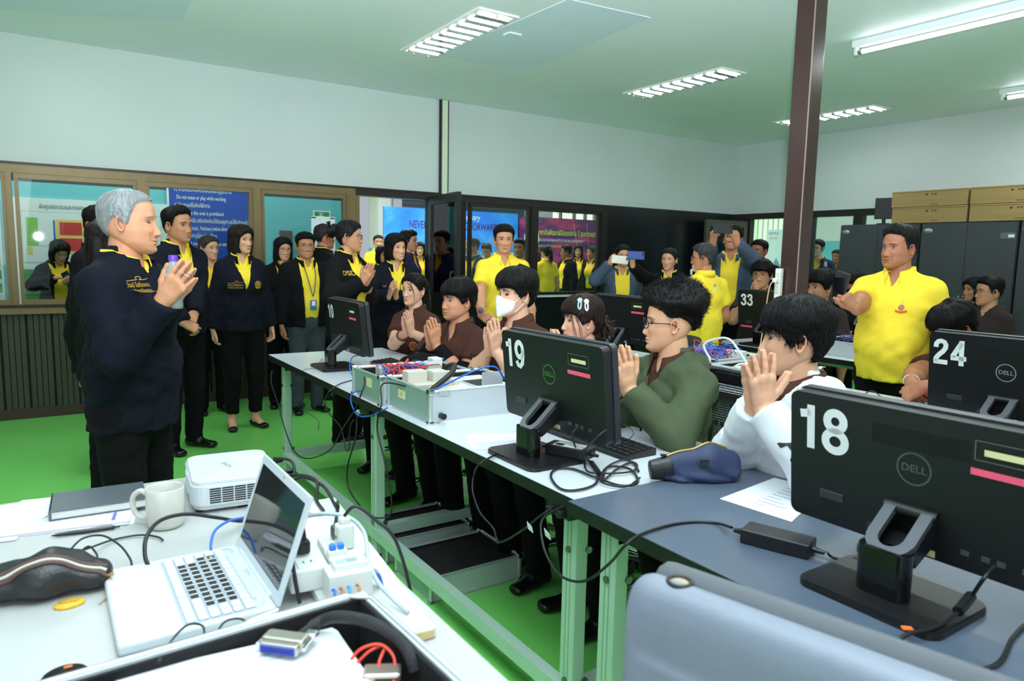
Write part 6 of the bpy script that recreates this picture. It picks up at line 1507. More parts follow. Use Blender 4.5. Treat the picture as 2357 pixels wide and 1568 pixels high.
cable('black signal cable looping beside the projector', [P(640, 1095, .78), P(700, 1095, .80), P(730, 1110, .80), P(728, 1150, .775), P(745, 1180, .775), P(720, 1185, .772), P(700, 1180, .772), P(690, 1160, .772)], .0042)
# connector bodies behind the projector
for q, (x, y) in enumerate(((652, 1090), (640, 1060))): tag(MB().rbox(P(x, y, .785), (.030, .016, .014), .004, rz=.5).build('signal_plug', M_BLK), ('black plug in the projector back, lower one', 'black plug in the projector back, upper one')[q], 'plug')
# open case in the immediate foreground with paper, connector, hose and wires
fc = thing('tool_case', 'open black-lined case with papers at the bottom edge', 'case', (-.075, .535, TZ), math.radians(3)); w_, d_, h_ = .49, .425, .128
tt = .008
for nm, a, b in (('side_panel', (0, 0, .004), (tt, d_, h_)), ('side_panel', (w_-tt, 0, .004), (w_, d_, h_)), ('front_panel', (tt, 0, .004), (w_-tt, tt, h_)), ('back_panel', (tt, d_-tt, .004), (w_-tt, d_, h_)), ('bottom', (0, 0, 0), (w_, d_, .006))): MB().b2(a, b).build(nm, M_ALUL, fc)
l = MB(); l.b2((tt, tt, .006), (tt+.006, d_-tt, h_-.004)); l.b2((w_-tt-.006, tt, .006), (w_-tt, d_-tt, h_-.004)); l.b2((tt, tt, .006), (w_-tt, tt+.006, h_-.004)); l.b2((tt, d_-tt-.006, .006), (w_-tt, d_-tt, h_-.004)); l.b2((tt, tt, .006), (w_-tt, d_-tt, .012)); l.build('foam_lining', M_FOAM, fc)
MB().tube([(0, 0, h_), (w_-.03, 0, h_), (w_, .03, h_), (w_, d_-.03, h_), (w_-.03, d_, h_), (.03, d_, h_), (0, d_-.03, h_)], .0045, 6, closed=True).build('rim', mat('rim_aluminium', (214, 220, 222), rough=.25, metal=.6), fc)
MB().rbox((.36, d_+.004, h_-.02), (.05, .008, .03), .003).build('latch', M_ALU, fc); MB().cyl((.30, d_+.008, h_-.004), (.36, d_+.008, h_+.004), .004, 8).build('latch_pin', M_CHROME, fc)
MB().tube(catmull([(.02, d_-.06, h_), (-.02, d_-.02, h_+.004), (-.01, d_+.01, h_+.004), (.05, d_+.004, h_+.002)], 5), .005, 8).build('hinge_wire', M_CHROME, fc)
pp = thing('paper_sheet', 'white printed sheets lying in the open foreground case', 'papers', (0, 0, 0))
cs = [P(250, 1560, .862), P(765, 1445, .855), P(850, 1570, .850), P(500, 1700, .855)]
pp.location = tuple(cs[0]); cs = [c_-cs[0] for c_ in cs]
for i in range(4): MB().add([c_+A3(.002*i, -.001*i, -.0015*i) for c_ in cs]+[c_+A3(.002*i, -.001*i, -.0015*i-.0008) for c_ in cs], [(0, 1, 2, 3), (4, 7, 6, 5), (0, 4, 5, 1), (1, 5, 6, 2), (2, 6, 7, 3), (3, 7, 4, 0)]).build('sheet', M_PAPER, pp)
g_ = MB(); e1 = cs[1]-cs[0]; e2 = cs[2]-cs[1]
for i in range(9): a = cs[0]+e1*(.40)+e2*(.12+.09*i); g_.add([a+A3(0, 0, .0006), a+e1*(.25+.2*((i*7) % 3)/3)+A3(0, 0, .0006), a+e1*(.25+.2*((i*7) % 3)/3)+e2*.012+A3(0, 0, .0006), a+e2*.012+A3(0, 0, .0006)], [(0, 1, 2, 3)])
q = g_.build('print', mat('print_pale', (186, 194, 214), rough=.7), pp); q['kind'] = 'stuff'
# the ribbon connector
cp = P(655, 1482, .866); a_ = unit(P(700, 1490, .866)-P(610, 1478, .866)); cn = thing('ribbon_connector', 'metal multi-pin connector with blue face lying on the papers', 'connector', tuple(cp+A3(0, 0, -.008)), math.atan2(a_[1], a_[0]))
MB().rbox((0, .004, .010), (.062, .026, .018), .004).build('metal_hood', mat('nickel', (178, 172, 160), rough=.3, metal=.85), cn); MB().rbox((0, -.013, .009), (.056, .012, .015), .003).build('metal_shell', mat('nickel', (178, 172, 160)), cn)
MB().b2((-.025, -.0205, .004), (.025, -.019, .014)).build('blue_insert', mat('insert_blue', (24, 66, 190), rough=.4), cn); g_ = MB()
for i in range(18): g_.b2((-.0238+.0027*i, -.0212, .006), (-.0225+.0027*i, -.0203, .0125))
q = g_.build('pin', mat('pin_navy', (20, 30, 90)), cn); q['kind'] = 'stuff'
for q in (-1, 1): MB().cyl((q*.034, -.010, .009), (q*.034, .012, .009), .003, 8).build('clip_screw', M_CHROME, cn)
MB().rbox((.028, .022, .011), (.020, .018, .012), .004).build('cable_clamp', M_CHROME, cn)
hp = [cp+a_*.028+A3(0, .022, .004), P(735, 1432, .872), P(780, 1420, .885), P(850, 1432, .888), P(915, 1470, .88), P(945, 1510, .868), P(955, 1545, .852)]
cable('black braided sleeve cable arching over the foreground case', hp, [.006]*7+[.0095]*20+[.011]*10+[.012]*6, M_CABK, 7) if False else tag(MB().tube(catmull(hp, 7), [.006]*5+[.0085]*30+[.009]*(len(catmull(hp, 7))-35), 10).build('cable_sleeve', mat('braid_black', (26, 27, 31), rough=.5, bump=(420, .8))), 'black braided sleeve cable arching over the foreground case', 'cable')
cable('red wire loop inside the foreground case', [P(800, 1530, .845), P(830, 1495, .865), P(875, 1484, .870), P(905, 1510, .862), P(908, 1545, .85), P(905, 1575, .845)], .0022, WC[0], cat='wire'); cable('second red wire inside the foreground case', [P(815, 1535, .845), P(850, 1500, .862), P(885, 1488, .866), P(872, 1530, .855), P(880, 1570, .845)], .0022, WC[0], cat='wire')
tag(MB().rbox(P(880, 1556, .845), (.05, .03, .02), .004, rz=-.5).build('metal_connector', mat('nickel', (178, 172, 160))), 'second metal connector at the bottom of the open case', 'connector')
cable('black strap cord looped over the laptop corner', [P(365, 1525, .885), P(395, 1475, .80), P(430, 1440, .79), P(465, 1440, .79), P(468, 1470, .79), P(440, 1500, .86)], .0018); cable('black cord looped at the laptop edge near the case rim', [P(500, 1455, .79), P(520, 1430, .80), P(555, 1425, .80), P(575, 1445, .79), P(560, 1460, .785)], .0018)
o = thing('lens_cap', 'round black lens cap beside the open case, bottom left', 'lens cap', P(150, 1568, TZ)); MB().lathe([(1e-6, .01), (.030, .01), (.033, .006), (.033, 0), (1e-6, 0)], 28).build('cap_disc', M_BLK, o); MB().rbox((.005, .02, .011), (.012, .006, .002), .001).build('orange_mark', mat('orange_mark', (226, 110, 40)), o)

# ------------------------------------------------------------------ on the dark and white benches
DZ = .757
# waist bag
wb0 = A3(1.575, 1.35, DZ); a_ = unit(P(1690, 1100, .79)-P(1490, 1100, .79)); wb = thing('waist_bag', 'navy blue waist bag with brass zip on the dark bench', 'bag', tuple(wb0), math.atan2(a_[1], a_[0]))
V, F = field([bone(A3(-.10, 0, .036), A3(.02, 0, .050), (.024, .034), (.032, .052), side=(0, 1, 0), k=.03), bone(A3(.02, 0, .050), A3(.095, 0, .048), (.032, .052), (.026, .044), side=(0, 1, 0), k=.03), bone(A3(-.06, 0, .012), A3(.09, 0, .012), (.030, .012), side=(0, 1, 0), k=.03)], .0045, lambda X, Y, Z: Z-.001+0*X+0*Y, lambda X, Y, Z: .0022*(1-2*np.abs(np.sin(24*X+30*Z+2*np.sin(30*Z))))+.0015*np.sin(70*Z+20*X)); link_mesh('fabric_body', V, F, mat('navy_nylon', (40, 53, 86), rough=.6, bump=(240, .3)), wb, True)
bv = BVHTree.FromPolygons([tuple(v) for v in V], [tuple(f) for f in F.tolist()])
V, F = field([bone(A3(-.150, 0, .030), A3(-.092, 0, .037), (.020, .028), (.027, .038), side=(0, 1, 0), k=.01, f0=True)], .0045, lambda X, Y, Z: Z-.001+0*X+0*Y); link_mesh('leather_end', V, F, mat('black_leather', (32, 33, 36)), wb, True)
MB().tube([over(x, -.004+.006*math.sin((x+.1)*12), .001) for x in np.linspace(-.105, .075, 24)], .0042, 6).build('zip', mat('brass', (170, 140, 80)), wb); MB().tube([over(x, .004+.006*math.sin((x+.1)*12), 0) for x in np.linspace(-.11, .08, 24)], .003, 6).build('zip_tape', M_BLK, wb)
hh_ = bv.ray_cast(Vector((.0, -.3, .062)), Vector((0, 1, 0))); MB().rbox((0, hh_[0].y-.001, .062), (.026, .004, .022), .001).build('leather_patch', M_BLK, wb)
MB().rbox((-.112, -.004, .076), (.018, .012, .006), .002).build('zip_pull', M_BLK, wb)
# paper, adapter, paper strip, cables around monitor 18
o = thing('paper_sheet', 'white printed sheet lying on the dark bench left of monitor 18', 'papers', (0, 0, 0)); cs = [P(1657, 1148, DZ+.001), P(1782, 1100, DZ+.001), P(1900, 1128, DZ+.001), P(1822, 1201, DZ+.001)]; o.location = tuple(cs[0]); cs = [c_-cs[0] for c_ in cs]
MB().add(cs+[c_-A3(0, 0, .0008) for c_ in cs], [(0, 3, 2, 1), (4, 5, 6, 7), (0, 1, 5, 4), (1, 2, 6, 5), (2, 3, 7, 6), (3, 0, 4, 7)]).build('sheet', M_PAPER, o); g_ = MB(); e1, e2 = cs[1]-cs[0], cs[3]-cs[0]
for i in range(8): a = cs[0]+e1*(.15+.09*i)+e2*.35; g_.add([a+A3(0, 0, .0005), a+e1*.012+A3(0, 0, .0005), a+e1*.012+e2*(.2+.3*((i*5) % 3)/3)+A3(0, 0, .0005), a+e2*(.2+.3*((i*5) % 3)/3)+A3(0, 0, .0005)], [(0, 1, 2, 3)])
q = g_.build('print', mat('print_grey2', (150, 154, 164)), o); q['kind'] = 'stuff'
def brick(label, c, rz, desk, stk=False):
    o = thing('power_adapter', label, 'power adapter', (c[0], c[1], desk), rz); MB().rbox((0, 0, .017), (.150, .066, .034), .004, 3).build('adapter_shell', M_BLKS, o)
    MB().tube([(.075, 0, .016), (.10, 0, .014)], [.008, .005], 8).tube([(-.075, 0, .016), (-.10, 0, .014)], [.009, .005], 8).build('strain_relief', M_BLK, o)
    if stk: MB().b2((-.05, -.028, .034), (.055, .024, .0345)).build('rating_label', M_LABELW, o); lettering('19.5V', .012, (0, 0, .0348), (1, 0, 0), (0, 1, 0), P_K, o); MB().b2((-.045, -.024, .0345), (-.015, .0, .0348)).build('label_block', P_K, o)
    return o
ad = P(1790, 1245, DZ+.015); dr = unit(P(1870, 1262, DZ)-P(1710, 1222, DZ)); brick('black power adapter lying in front of monitor 18', ad, math.atan2(dr[1], dr[0]), DZ)
b19 = A3(1.40, 1.70, .766); brick('black power adapter with white label on the base of monitor 19', (1.385, 1.72), -1.15, .7655, True)
cable('black mains cable hanging over the bench edge to the adapter', [ad-dr*.105+A3(0, 0, .004), P(1640, 1203, DZ+.004), P(1560, 1205, DZ+.004), P(1480, 1228, DZ+.006), P(1440, 1255, DZ+.004), at_x(1400, 1300, 1.09), at_x(1345, 1338, 1.08), at_x(1290, 1325, 1.08), at_x(1255, 1270, 1.10), at_x(1245, 1210, 1.12), at_x(1260, 1185, 1.14), at_x(1300, 1165, 1.16)], .0036)
cable('black mains cable drooping from monitor 19 over the white bench edge', [P(1205, 1018, .756), P(1150, 1042, .756), P(1105, 1068, .757), at_x(1092, 1090, 1.15), at_x(1088, 1130, 1.13), at_x(1105, 1180, 1.13), at_x(1135, 1215, 1.13), at_x(1150, 1248, 1.13), at_x(1200, 1222, 1.13), at_x(1240, 1190, 1.13), at_x(1270, 1172, 1.15)], .0034)
for i, (x, y, lab) in enumerate(((1218, 1212, 'white cable flag label, left one under the bench corner'), (1258, 1228, 'white cable flag label, right one under the bench corner'))):
    q = at_x(x, y, 1.122); o = thing('cable_label', lab, 'label', tuple(q)); MB().add([A3(0, .012, .012), A3(0, -.014, .004), A3(.002, -.018, -.014), A3(.002, .008, -.010)], [(0, 1, 2, 3)]).build('paper_flag', M_LABELW, o).modifiers.new('t', 'SOLIDIFY').thickness = .0006
o = thing('power_strip', 'black power socket block clipped under the bench corner', 'power strip', tuple(at_x(1300, 1168, 1.19))); MB().rbox((0, 0, 0), (.05, .10, .045), .006).build('strip_body', M_BLK, o)
for q in (-.025, .02): MB().rbox((-.03, q, -.005), (.03, .022, .022), .005).build('plug_head', M_BLKS, o)
o = thing('power_strip', 'black power socket block under the middle of the white bench', 'power strip', tuple(at_x(845, 945, 1.20))); MB().rbox((0, 0, 0), (.04, .10, .04), .006).build('strip_body', M_BLK, o); MB().rbox((-.015, .05, -.014), (.03, .02, .02), .004).build('plug_head', M_LABELW, o)
cable('black cable from the adapter to the base of monitor 18', [ad+dr*.105+A3(0, 0, .002), P(1915, 1282, DZ+.004), P(1950, 1292, DZ+.005), P(2010, 1300, DZ+.006)], .003); q0 = P(1985, 1296, DZ+.009); tag(MB().cyl(q0-dr*.018, q0+dr*.018, .0085, 12).build('ferrite_bead', M_BLKS), 'black ferrite bead on the adapter cable beside monitor 18', 'ferrite')
cable('black power cable with bead plugged in the back of monitor 18', [at_x(2288, 1305, 1.385), at_x(2262, 1335, 1.35), P(2235, 1375, .80), P(2205, 1410, .785), P(2150, 1445, .776), P(2090, 1460, .774), P(2060, 1490, DZ+.006), P(2050, 1530, DZ+.006)], .0036); q0, q1 = P(2235, 1372, .80), P(2205, 1408, .787); tag(MB().cyl(q0, q1, .0095, 12).build('ferrite_bead', M_BLKS), 'black ferrite bead on the cable in front of the base of monitor 18', 'ferrite')
o = thing('paper_strip', 'narrow white paper strip behind the stand of monitor 18', 'papers', tuple(P(2165, 1362, DZ+.0012))); dd = unit(P(2205, 1385, DZ)-P(2120, 1340, DZ)); MB().box((0, 0, 0), (.13, .022, .0008), 0, None, math.atan2(dd[1], dd[0])).build('strip', M_PAPER, o)
tag(MB().rbox(P(2088, 1447, .772), (.018, .012, .004), .001, rz=-.7).build('orange_latch', mat('orange_mark', (226, 110, 40))), 'small orange tab on the front edge of the base of monitor 18', 'tab')
cable('black cables coiled at the far right bench edge', [P(2357, 1440, DZ+.004), P(2330, 1470, DZ+.004), P(2300, 1525, DZ+.004), P(2240, 1545, DZ+.004), P(2180, 1530, DZ+.004)], .004)
# coil of black cable beside the waist bag
cable('loop of black cable coiled on the white bench beside the bag', [P(1340, 1050, .758), P(1370, 1075, .757), P(1372, 1112, .756), P(1330, 1128, .756), P(1290, 1125, .756), P(1268, 1098, .756), P(1280, 1080, .756), P(1320, 1080, .756), P(1372, 1100, .758), P(1430, 1118, .757), P(1468, 1110, .757), P(1450, 1080, .757), P(1400, 1075, .757), P(1390, 1105, .758), P(1420, 1080, .760), P(1455, 1065, .757), P(1470, 1085, .757)], .0036)
cable('second loop of black cable tangled with the coil', [P(1345, 1055, .757), P(1352, 1085, .760), P(1400, 1090, .760), P(1455, 1085, .759), P(1465, 1068, .757), P(1430, 1060, .757), P(1392, 1080, .761), P(1385, 1110, .760), P(1440, 1120, .757), P(1473, 1100, .757)], .0030)
q0, q1 = P(1362, 1066, .762), P(1380, 1092, .762); tag(MB().cyl(q0, q1, .0085, 10).build('ferrite_bead', M_BLKS), 'black ferrite bead on the coiled cable beside the bag', 'ferrite')
cable('black power lead from the back of monitor 19 to its adapter', [at_x(1395, 990, 1.36), at_x(1370, 1010, 1.33), P(1345, 1040, .80), P(1350, 1062, .77)], .003); cable('second black lead from the back of monitor 19', [at_x(1330, 985, 1.36), at_x(1318, 1000, 1.34), P(1325, 1030, .80), P(1345, 1048, .772)], .003)
cable('thin cable from the side of monitor 19 to the bench', [at_x(1425, 975, 1.41), at_x(1450, 985, 1.43), P(1458, 1000, .80), P(1440, 1020, .76)], .0014)
sheet_stack('white printed sheet half under monitor 19', (1.33, 2.02), .26, .20, -.35, 1, 7).location[2] = .7505
q0 = at_x(1858, 912, 1.408); o = thing('tape_tab', 'curled translucent tape on the top corner of monitor 18', 'tape', tuple(q0)); V = []
for i in range(9):
    a = PI*1.15*i/8; V += [(-.010+.012*math.cos(a)*.6, -.022, .004+.011*math.sin(a)), (-.010+.012*math.cos(a)*.6, .018, .007+.011*math.sin(a))]
MB().add(V, [(2*i, 2*i+1, 2*i+3, 2*i+2) for i in range(8)], 0, True).build('tape_curl', mat('clear_tape_tab', (222, 222, 206), rough=.25, trans=.3), o).modifiers.new('t', 'SOLIDIFY').thickness = .001
# cables of the trainer cases
cable('black hose arching over the nearer trainer case', [A3(1.26, 2.49, .83), A3(1.30, 2.50, .86), A3(1.40, 2.55, .90), A3(1.46, 2.62, .925), A3(1.46, 2.68, .91), A3(1.44, 2.74, .86)], .012, M_CABK)
cable('bright blue network cable arching from one trainer case to the other', [A3(1.25, 2.46, .85), A3(1.32, 2.46, .875), A3(1.46, 2.44, .93), A3(1.54, 2.42, .94), A3(1.60, 2.44, .88)], .0035, M_CABB)
cable('blue network cable from the wired case over the case edge', [A3(1.36, 2.86, .87), A3(1.25, 2.86, .882), A3(1.21, 2.76, .878), A3(1.23, 2.66, .855), A3(1.24, 2.55, .85)], .0035, M_CABB)
cable('blue network cable hanging below the bench edge and back up', [at_x(830, 900, 1.175), at_x(812, 905, 1.16), at_x(808, 925, 1.15), at_x(822, 955, 1.15), at_x(850, 958, 1.15), at_x(880, 945, 1.16), P(893, 938, .757)], .0032, M_CABB)
cable('blue cable at the foot of the number 10 computer', [P(832, 818, .80), P(812, 822, .83), P(805, 845, .80), P(812, 868, .757)], .003, M_CABB)
cable('long black cable hanging from the case down below the bench', [A3(1.26, 2.55, .83), at_x(850, 862, 1.20), at_x(838, 890, 1.16), at_x(818, 940, 1.13), at_x(790, 985, 1.12), at_x(765, 1030, 1.12), at_x(735, 1050, 1.12), at_x(700, 1055, 1.12), at_x(675, 1035, 1.12), at_x(655, 985, 1.12), at_x(640, 930, 1.13), at_x(624, 880, 1.14), at_x(626, 853, 1.20)], .0034)
cable('black cable looping down in front of the middle bench leg', [A3(1.24, 2.44, .86), at_x(885, 882, 1.18), at_x(878, 930, 1.13), at_x(868, 985, 1.12), at_x(885, 1060, 1.12), at_x(902, 1160, 1.12), at_x(890, 1190, 1.12), at_x(850, 1185, 1.12), at_x(805, 1130, 1.12), at_x(800, 1075, 1.12), at_x(818, 1010, 1.13), at_x(822, 950, 1.16)], .0034)
cable('thin black cable on the white bench beside the number 10 stand', [P(735, 835, .756), P(742, 827, .775), P(740, 845, .756), P(700, 852, .756), at_x(683, 870, 1.15), at_x(672, 905, 1.14), at_x(690, 940, 1.14), at_x(730, 965, 1.14), at_x(733, 990, 1.14)], .0014)
cable('black cable from the number 10 stand over the bench edge', [P(812, 875, .757), P(780, 885, .757), P(755, 905, .757), at_x(748, 930, 1.14), at_x(760, 955, 1.13), at_x(785, 985, 1.13), at_x(795, 1030, 1.13), at_x(803, 1035, 1.13), at_x(806, 985, 1.14), at_x(815, 965, 1.16)], .0028)
# white and beige cables on the rear benches
cable('white cable arching behind the boy in the green hoodie', [A3(2.96, 2.50, .86), at_x(1620, 795, 2.95), at_x(1650, 780, 2.97), at_x(1680, 782, 2.97), at_x(1705, 815, 2.97), P(1720, 838, .87)], .006, M_CABW); cable('white cable lying between the mesh chair and the white hoodie', [P(1690, 845, .87), P(1705, 838, .875), P(1740, 838, .87), P(1765, 850, .865)], .005, M_CABW)
cable('white cable beside the afro haired boy on the second bench', [P(1440, 795, .78), P(1448, 778, .80), P(1460, 772, .78)], .005, M_CABW)
cable('beige cable dropping from the column sockets to the bench', [A3(3.85, 2.77, 1.27), A3(3.80, 2.78, 1.24), A3(3.74, 2.76, 1.05), A3(3.65, 2.72, .85), A3(3.40, 2.60, .80), A3(3.30, 2.55, .87)], .0035, mat('beige_cable', (206, 176, 130), rough=.5)); tag(MB().rbox((3.85, 2.775, 1.275), (.04, .03, .03), .006).build('white_plug', M_WHITEP), 'white plug in the socket strip on the column', 'plug')
cable('bent black cable on the white bench behind monitor 18', [at_z(1985, 912, .757), at_z(2008, 900, .775), at_z(2040, 925, .757)], .003)
tag(MB().add([A3(0, 0, 0), A3(.07, -.02, .012), A3(.12, -.05, 0), A3(.05, -.07, .006)], [(0, 1, 2, 3)]).build('tissue', M_PAPER), 'crumpled white tissue on the bench before the seated boy', 'tissue').location = tuple(at_z(2075, 918, .756))
# grey plastic chair back close to the camera
cc0, cc1 = at_z(1480, 1308, .965), at_z(2260, 1590, .965); dx_ = unit(cc1-cc0); W_ = .50
gc = thing('chair', 'blurred grey plastic chair back at the bottom right, close up', 'chair', (cc0[0], cc0[1], 0), math.atan2(dx_[1], dx_[0]))
V, F = field([bone(A3(.03, -.010, .935), A3(W_-.03, -.010, .935), (.022, .022), k=.01)]+[bone(A3(.03, -.012, .90), A3(W_-.03, -.012, .90), (.035, .024), side=(0, 0, 1), k=.03), bone(A3(.02, -.02, .80), A3(W_-.02, -.02, .80), (.11, .028), side=(0, 0, 1), k=.05), bone(A3(.05, -.03, .65), A3(W_-.05, -.03, .65), (.14, .03), side=(0, 0, 1), k=.05)], .008); bv = BVHTree.FromPolygons([tuple(v) for v in V], [tuple(f) for f in F.tolist()]); zt_ = bv.ray_cast(Vector((.062, -.008, 1.3)), Vector((0, 0, -1)))[0].z+.001; link_mesh('back_shell', V, F, mat('grey_chair_plastic', (118, 126, 140), rough=.42, bump=(260, .1)), gc, True)
V, F = field([bone(A3(.035, .022, .945), A3(W_-.035, .022, .945), (.018, .018), k=.01), bone(A3(.03, .024, .82), A3(W_-.03, .024, .82), (.12, .022), side=(0, 0, 1), k=.04)], .008); link_mesh('back_pad', V, F, mat('chair_pad_grey', (92, 96, 100), rough=.9, bump=(300, .3)), gc, True)
MB().tube([(.062+.0155*math.cos(t), -.008+.0155*math.sin(t), zt_-.001) for t in np.linspace(0, 2*PI, 28, endpoint=False)], .0032, 8, closed=True).build('bolt_cup', mat('cup_ring', (38, 35, 33), rough=.5), gc); MB().cyl((.062, -.008, zt_-.008), (.062, -.008, zt_-.001), .012, 20).build('bolt', mat('bolt_tan', (176, 160, 130), rough=.5, metal=.4), gc)
MB().rbox((W_/2, -.02, .44), (.10, .03, .30), .01).build('back_bracket', M_BLK, gc); MB().rbox((W_/2, .19, .45), (.46, .38, .07), .03, 3).build('seat', mat('chair_pad_grey', (92, 96, 100)), gc); MB().cyl((W_/2, .22, .08), (W_/2, .22, .42), .03, 10).build('gas_lift', M_BLK, gc)
for k in range(5):
    a = 2*PI*k/5+.3; e = A3(W_/2+.28*math.cos(a), .22+.28*math.sin(a), .07); MB().tube([A3(W_/2, .22, .11), e], [.026, .016], 8).build('base_arm', M_BLK, gc); MB().cyl(e+A3(-.012, 0, -.042), e+A3(.012, 0, -.042), .028, 12).build('caster', M_BLK, gc)
# ------------------------------------------------------------------ the visitors standing along the partition
def held(px, py, dep): return dict(px=(px, py, dep))
def wai_at(w, tilt=(0, .42, .9), gap=.021, curl='flat', thumb='side', spread=3, hs=1.0, pole=(.9, -.35, -.8), cuffat=.97, bare=False):
    t = unit(tilt); out = []
    for q in (-1, 1): out.append(dict(world=w, off=(q*gap, 0, 0), pole=(q*pole[0], pole[1], pole[2]), fd=tuple(t+A3(-q*.03, 0, 0)), pn=(-q, 0, 0), curl=curl, thumb=thumb, spread=spread, hs=hs, cuffat=cuffat, bare=bare))
    return out
def clasp_at(w):
    return [dict(world=w, off=(-.035, 0, .005), pole=(-1, -.6, -.2), fd=(.75, .45, -.45), pn=(.1, -.7, -.7), curl='clasp', thumb='close'), dict(world=w, off=(.035, .012, -.005), pole=(1, -.6, -.2), fd=(-.75, .42, -.48), pn=(-.1, -.75, -.6), curl='clasp', thumb='close')]
JK = dict(kind='jacket', col=C_NAVY, shirt=C_YEL)
JB = dict(kind='jacket', col=C_BLACK, shirt=C_YEL2, full=.035, v=(.075, .9))
M_BLKF = mat('eyeglass_black', (16, 16, 18), rough=.25); M_WIRE = mat('eyeglass_wire', (150, 140, 120), rough=.25, metal=.9)

I = person('grey-haired man in navy jacket pressing palms together, nearest on left', 300, 513, 2.45, face=74, body=58, hair='thin', hairc=(146, 150, 151), skin=(232, 178, 142), lod='hi', belly=.022, build=.97, wide=1.0,
           fp=dict(age=.7, fat=.55, smile=.45, eye=1.0, browd=.5, nose=1.15, browc=(120, 100, 84)), top=dict(JK, v=(.066, 1.385), wrinkle=.0034, hem=.82), arms=wai_at(at_d(383, 692, 2.30), tilt=(0, .62, .78), spread=4, pole=(.22, -.5, -1)))
P1 = I; jacket_script(I, .088, 1.358, .085)
A_ = I['A'][1]; wv = unit(A_[4]-A_[3]); pt = A_[4]-wv*.012; s1 = unit(np.cross(wv, A3(0, 0, 1))); s2 = np.cross(wv, s1)
for k in range(18): a = 2*PI*k/18; MB().ell(pt+.031*math.cos(a)*s1+.026*math.sin(a)*s2, (.0052,)*3, 6).build('bracelet_bead', mat('bead_brown', (60, 36, 26), rough=.3), I['o'])
fd_ = unit(A_[5]); xn = np.cross(fd_, -unit(A_[6])); rc = A_[4]+fd_*.118+.0*xn; MB().tube([rc+.0118*(math.cos(t)*np.cross(fd_, unit(A_[6]))*1.0+math.sin(t)*unit(A_[6]))-np.cross(fd_, unit(A_[6]))*.011 for t in np.linspace(0, 2*PI, 20, endpoint=False)], .0022, 6, closed=True).build('ring', M_CHROME, I['o'])
# water bottle held between his palms
q0 = at_d(400, 640, 2.30); bt = thing('water_bottle', 'small water bottle with purple cap between the grey-haired man\'s palms', 'bottle', tuple(q0-A3(0, 0, .10)))
MB().lathe([(.024, 0), (.026, .006), (.025, .06), (.026, .10), (.024, .125), (.013, .150), (.0115, .158)], 20).build('bottle_body', mat('bottle_clear', (214, 226, 226), rough=.08, trans=.6), bt); MB().cyl((0, 0, .156), (0, 0, .174), .0145, 16).build('cap', mat('cap_purple', (106, 62, 190), rough=.35), bt); MB().lathe([(.0265, .07), (.0268, .072), (.0268, .112), (.0265, .114)], 20).build('bottle_label', mat('label_lilac', (196, 190, 226), rough=.4), bt)

I = person('long-haired woman in black jacket half hidden behind the grey-haired man', 243, 560, 3.45, face=150, body=130, sex='f', hair='long', hairc=(30, 22, 20), skin=SK2, top=dict(kind='jacket', col=C_BLACK, shirt=C_YEL2), arms=[hang('L'), hang('R')], shoes='shoe')
I = person('man in black jacket behind the grey-haired man, hair just showing', 232, 520, 4.3, face=40, body=60, hair='short', skin=SK3, lod='low', top=JB)
I = person('dark-haired man in navy jacket with hands clasped in front', 410, 520, 4.75, face=48, body=40, hair='quiff', skin=(214, 162, 126), fp=dict(fat=.35, smile=0, browd=1.0), top=dict(JK, v=(.085, 1.22)), arms=clasp_at(at_d(436, 752, 4.55)), build=1.04)
I = person('woman in yellow collar with tied hair in front of the blue sign', 482, 572, 5.9, face=38, body=20, sex='f', hair='tied', hairc=(60, 52, 50), skin=SK1, lod='low', top=dict(kind='jacket', col=C_BLACK, shirt=C_YEL2, full=.05, v=(.085, .9), hairadd='bun'))
I = person('woman with short bob in navy jacket and black pumps', 556, 553, 5.40, face=42, body=18, sex='f', hair='bob', hairc=(34, 26, 24), skin=(240, 198, 166), fp=dict(smile=.55), top=dict(JK, v=(.085, 1.17), leg=.055, tlen=-.06), shoes='pump', arms=[hang('L', .25), hang('R', .25)])
crest(I, -.085, 1.225); jacket_script(I, .09, 1.22, .10)
I = person('woman in black jacket with glasses between two men by the door', 652, 575, 6.2, face=20, body=10, sex='f', hair='mid', skin=SK1, lod='low', top=JB); eyeglasses(I, M_BLKF)
I = person('smiling man with glasses, lanyard and grey trousers', 703, 567, 6.0, face=12, body=22, hair='sidepart', skin=(206, 156, 120), fp=dict(smile=1, fat=.55, teeth=1), top=dict(kind='jacket', col=C_BLACK, shirt=C_YEL, full=.062, v=(.095, .86), lapel=0), legs=C_GREY, build=1.08, belly=.02, arms=[hang('L', .27, .06), hang('R', .27, .06)])
eyeglasses(I, M_WIRE)
U = I['U']; s_ = I['s']
def chest(I, x, z, off=.004, base=None):
    h = (base or I['bvh']).ray_cast(Vector((x*I['s'], .5, z*I['s']+I['dz'])), Vector((0, -1, 0))); return A3(x*I['s'], (h[0].y if h[0] is not None else .12)+off, z*I['s']+I['dz'])
MB().tube(catmull([U(-.055, .03, 1.45), U(-.045, .125, 1.33), U(-.02, .150, 1.17), U(-.005, .152, 1.12)], 6), .004, 5).tube(catmull([U(.055, .03, 1.45), U(.045, .125, 1.33), U(.01, .150, 1.17), U(-.005, .152, 1.12)], 6), .004, 5).build('lanyard', mat('lanyard_blue', (60, 74, 110), rough=.6), I['o'])
c_ = MB().rbox(U(-.005, .160, 1.04), (.055, .004, .085), .003).build('badge_card', mat('badge_blue', (70, 110, 180), rough=.3), I['o']); MB().rbox(U(-.005, .163, 1.055), (.03, .002, .04), .001).build('badge_photo', M_LABELW, I['o'])
I = person('man in black jacket turning away beside the notice sheet', 748, 545, 6.6, face=115, body=100, hair='crop', hairc=(40, 36, 34), skin=SK3, lod='low', top=dict(kind='jacket', col=C_BLACK, shirt=C_YEL2))
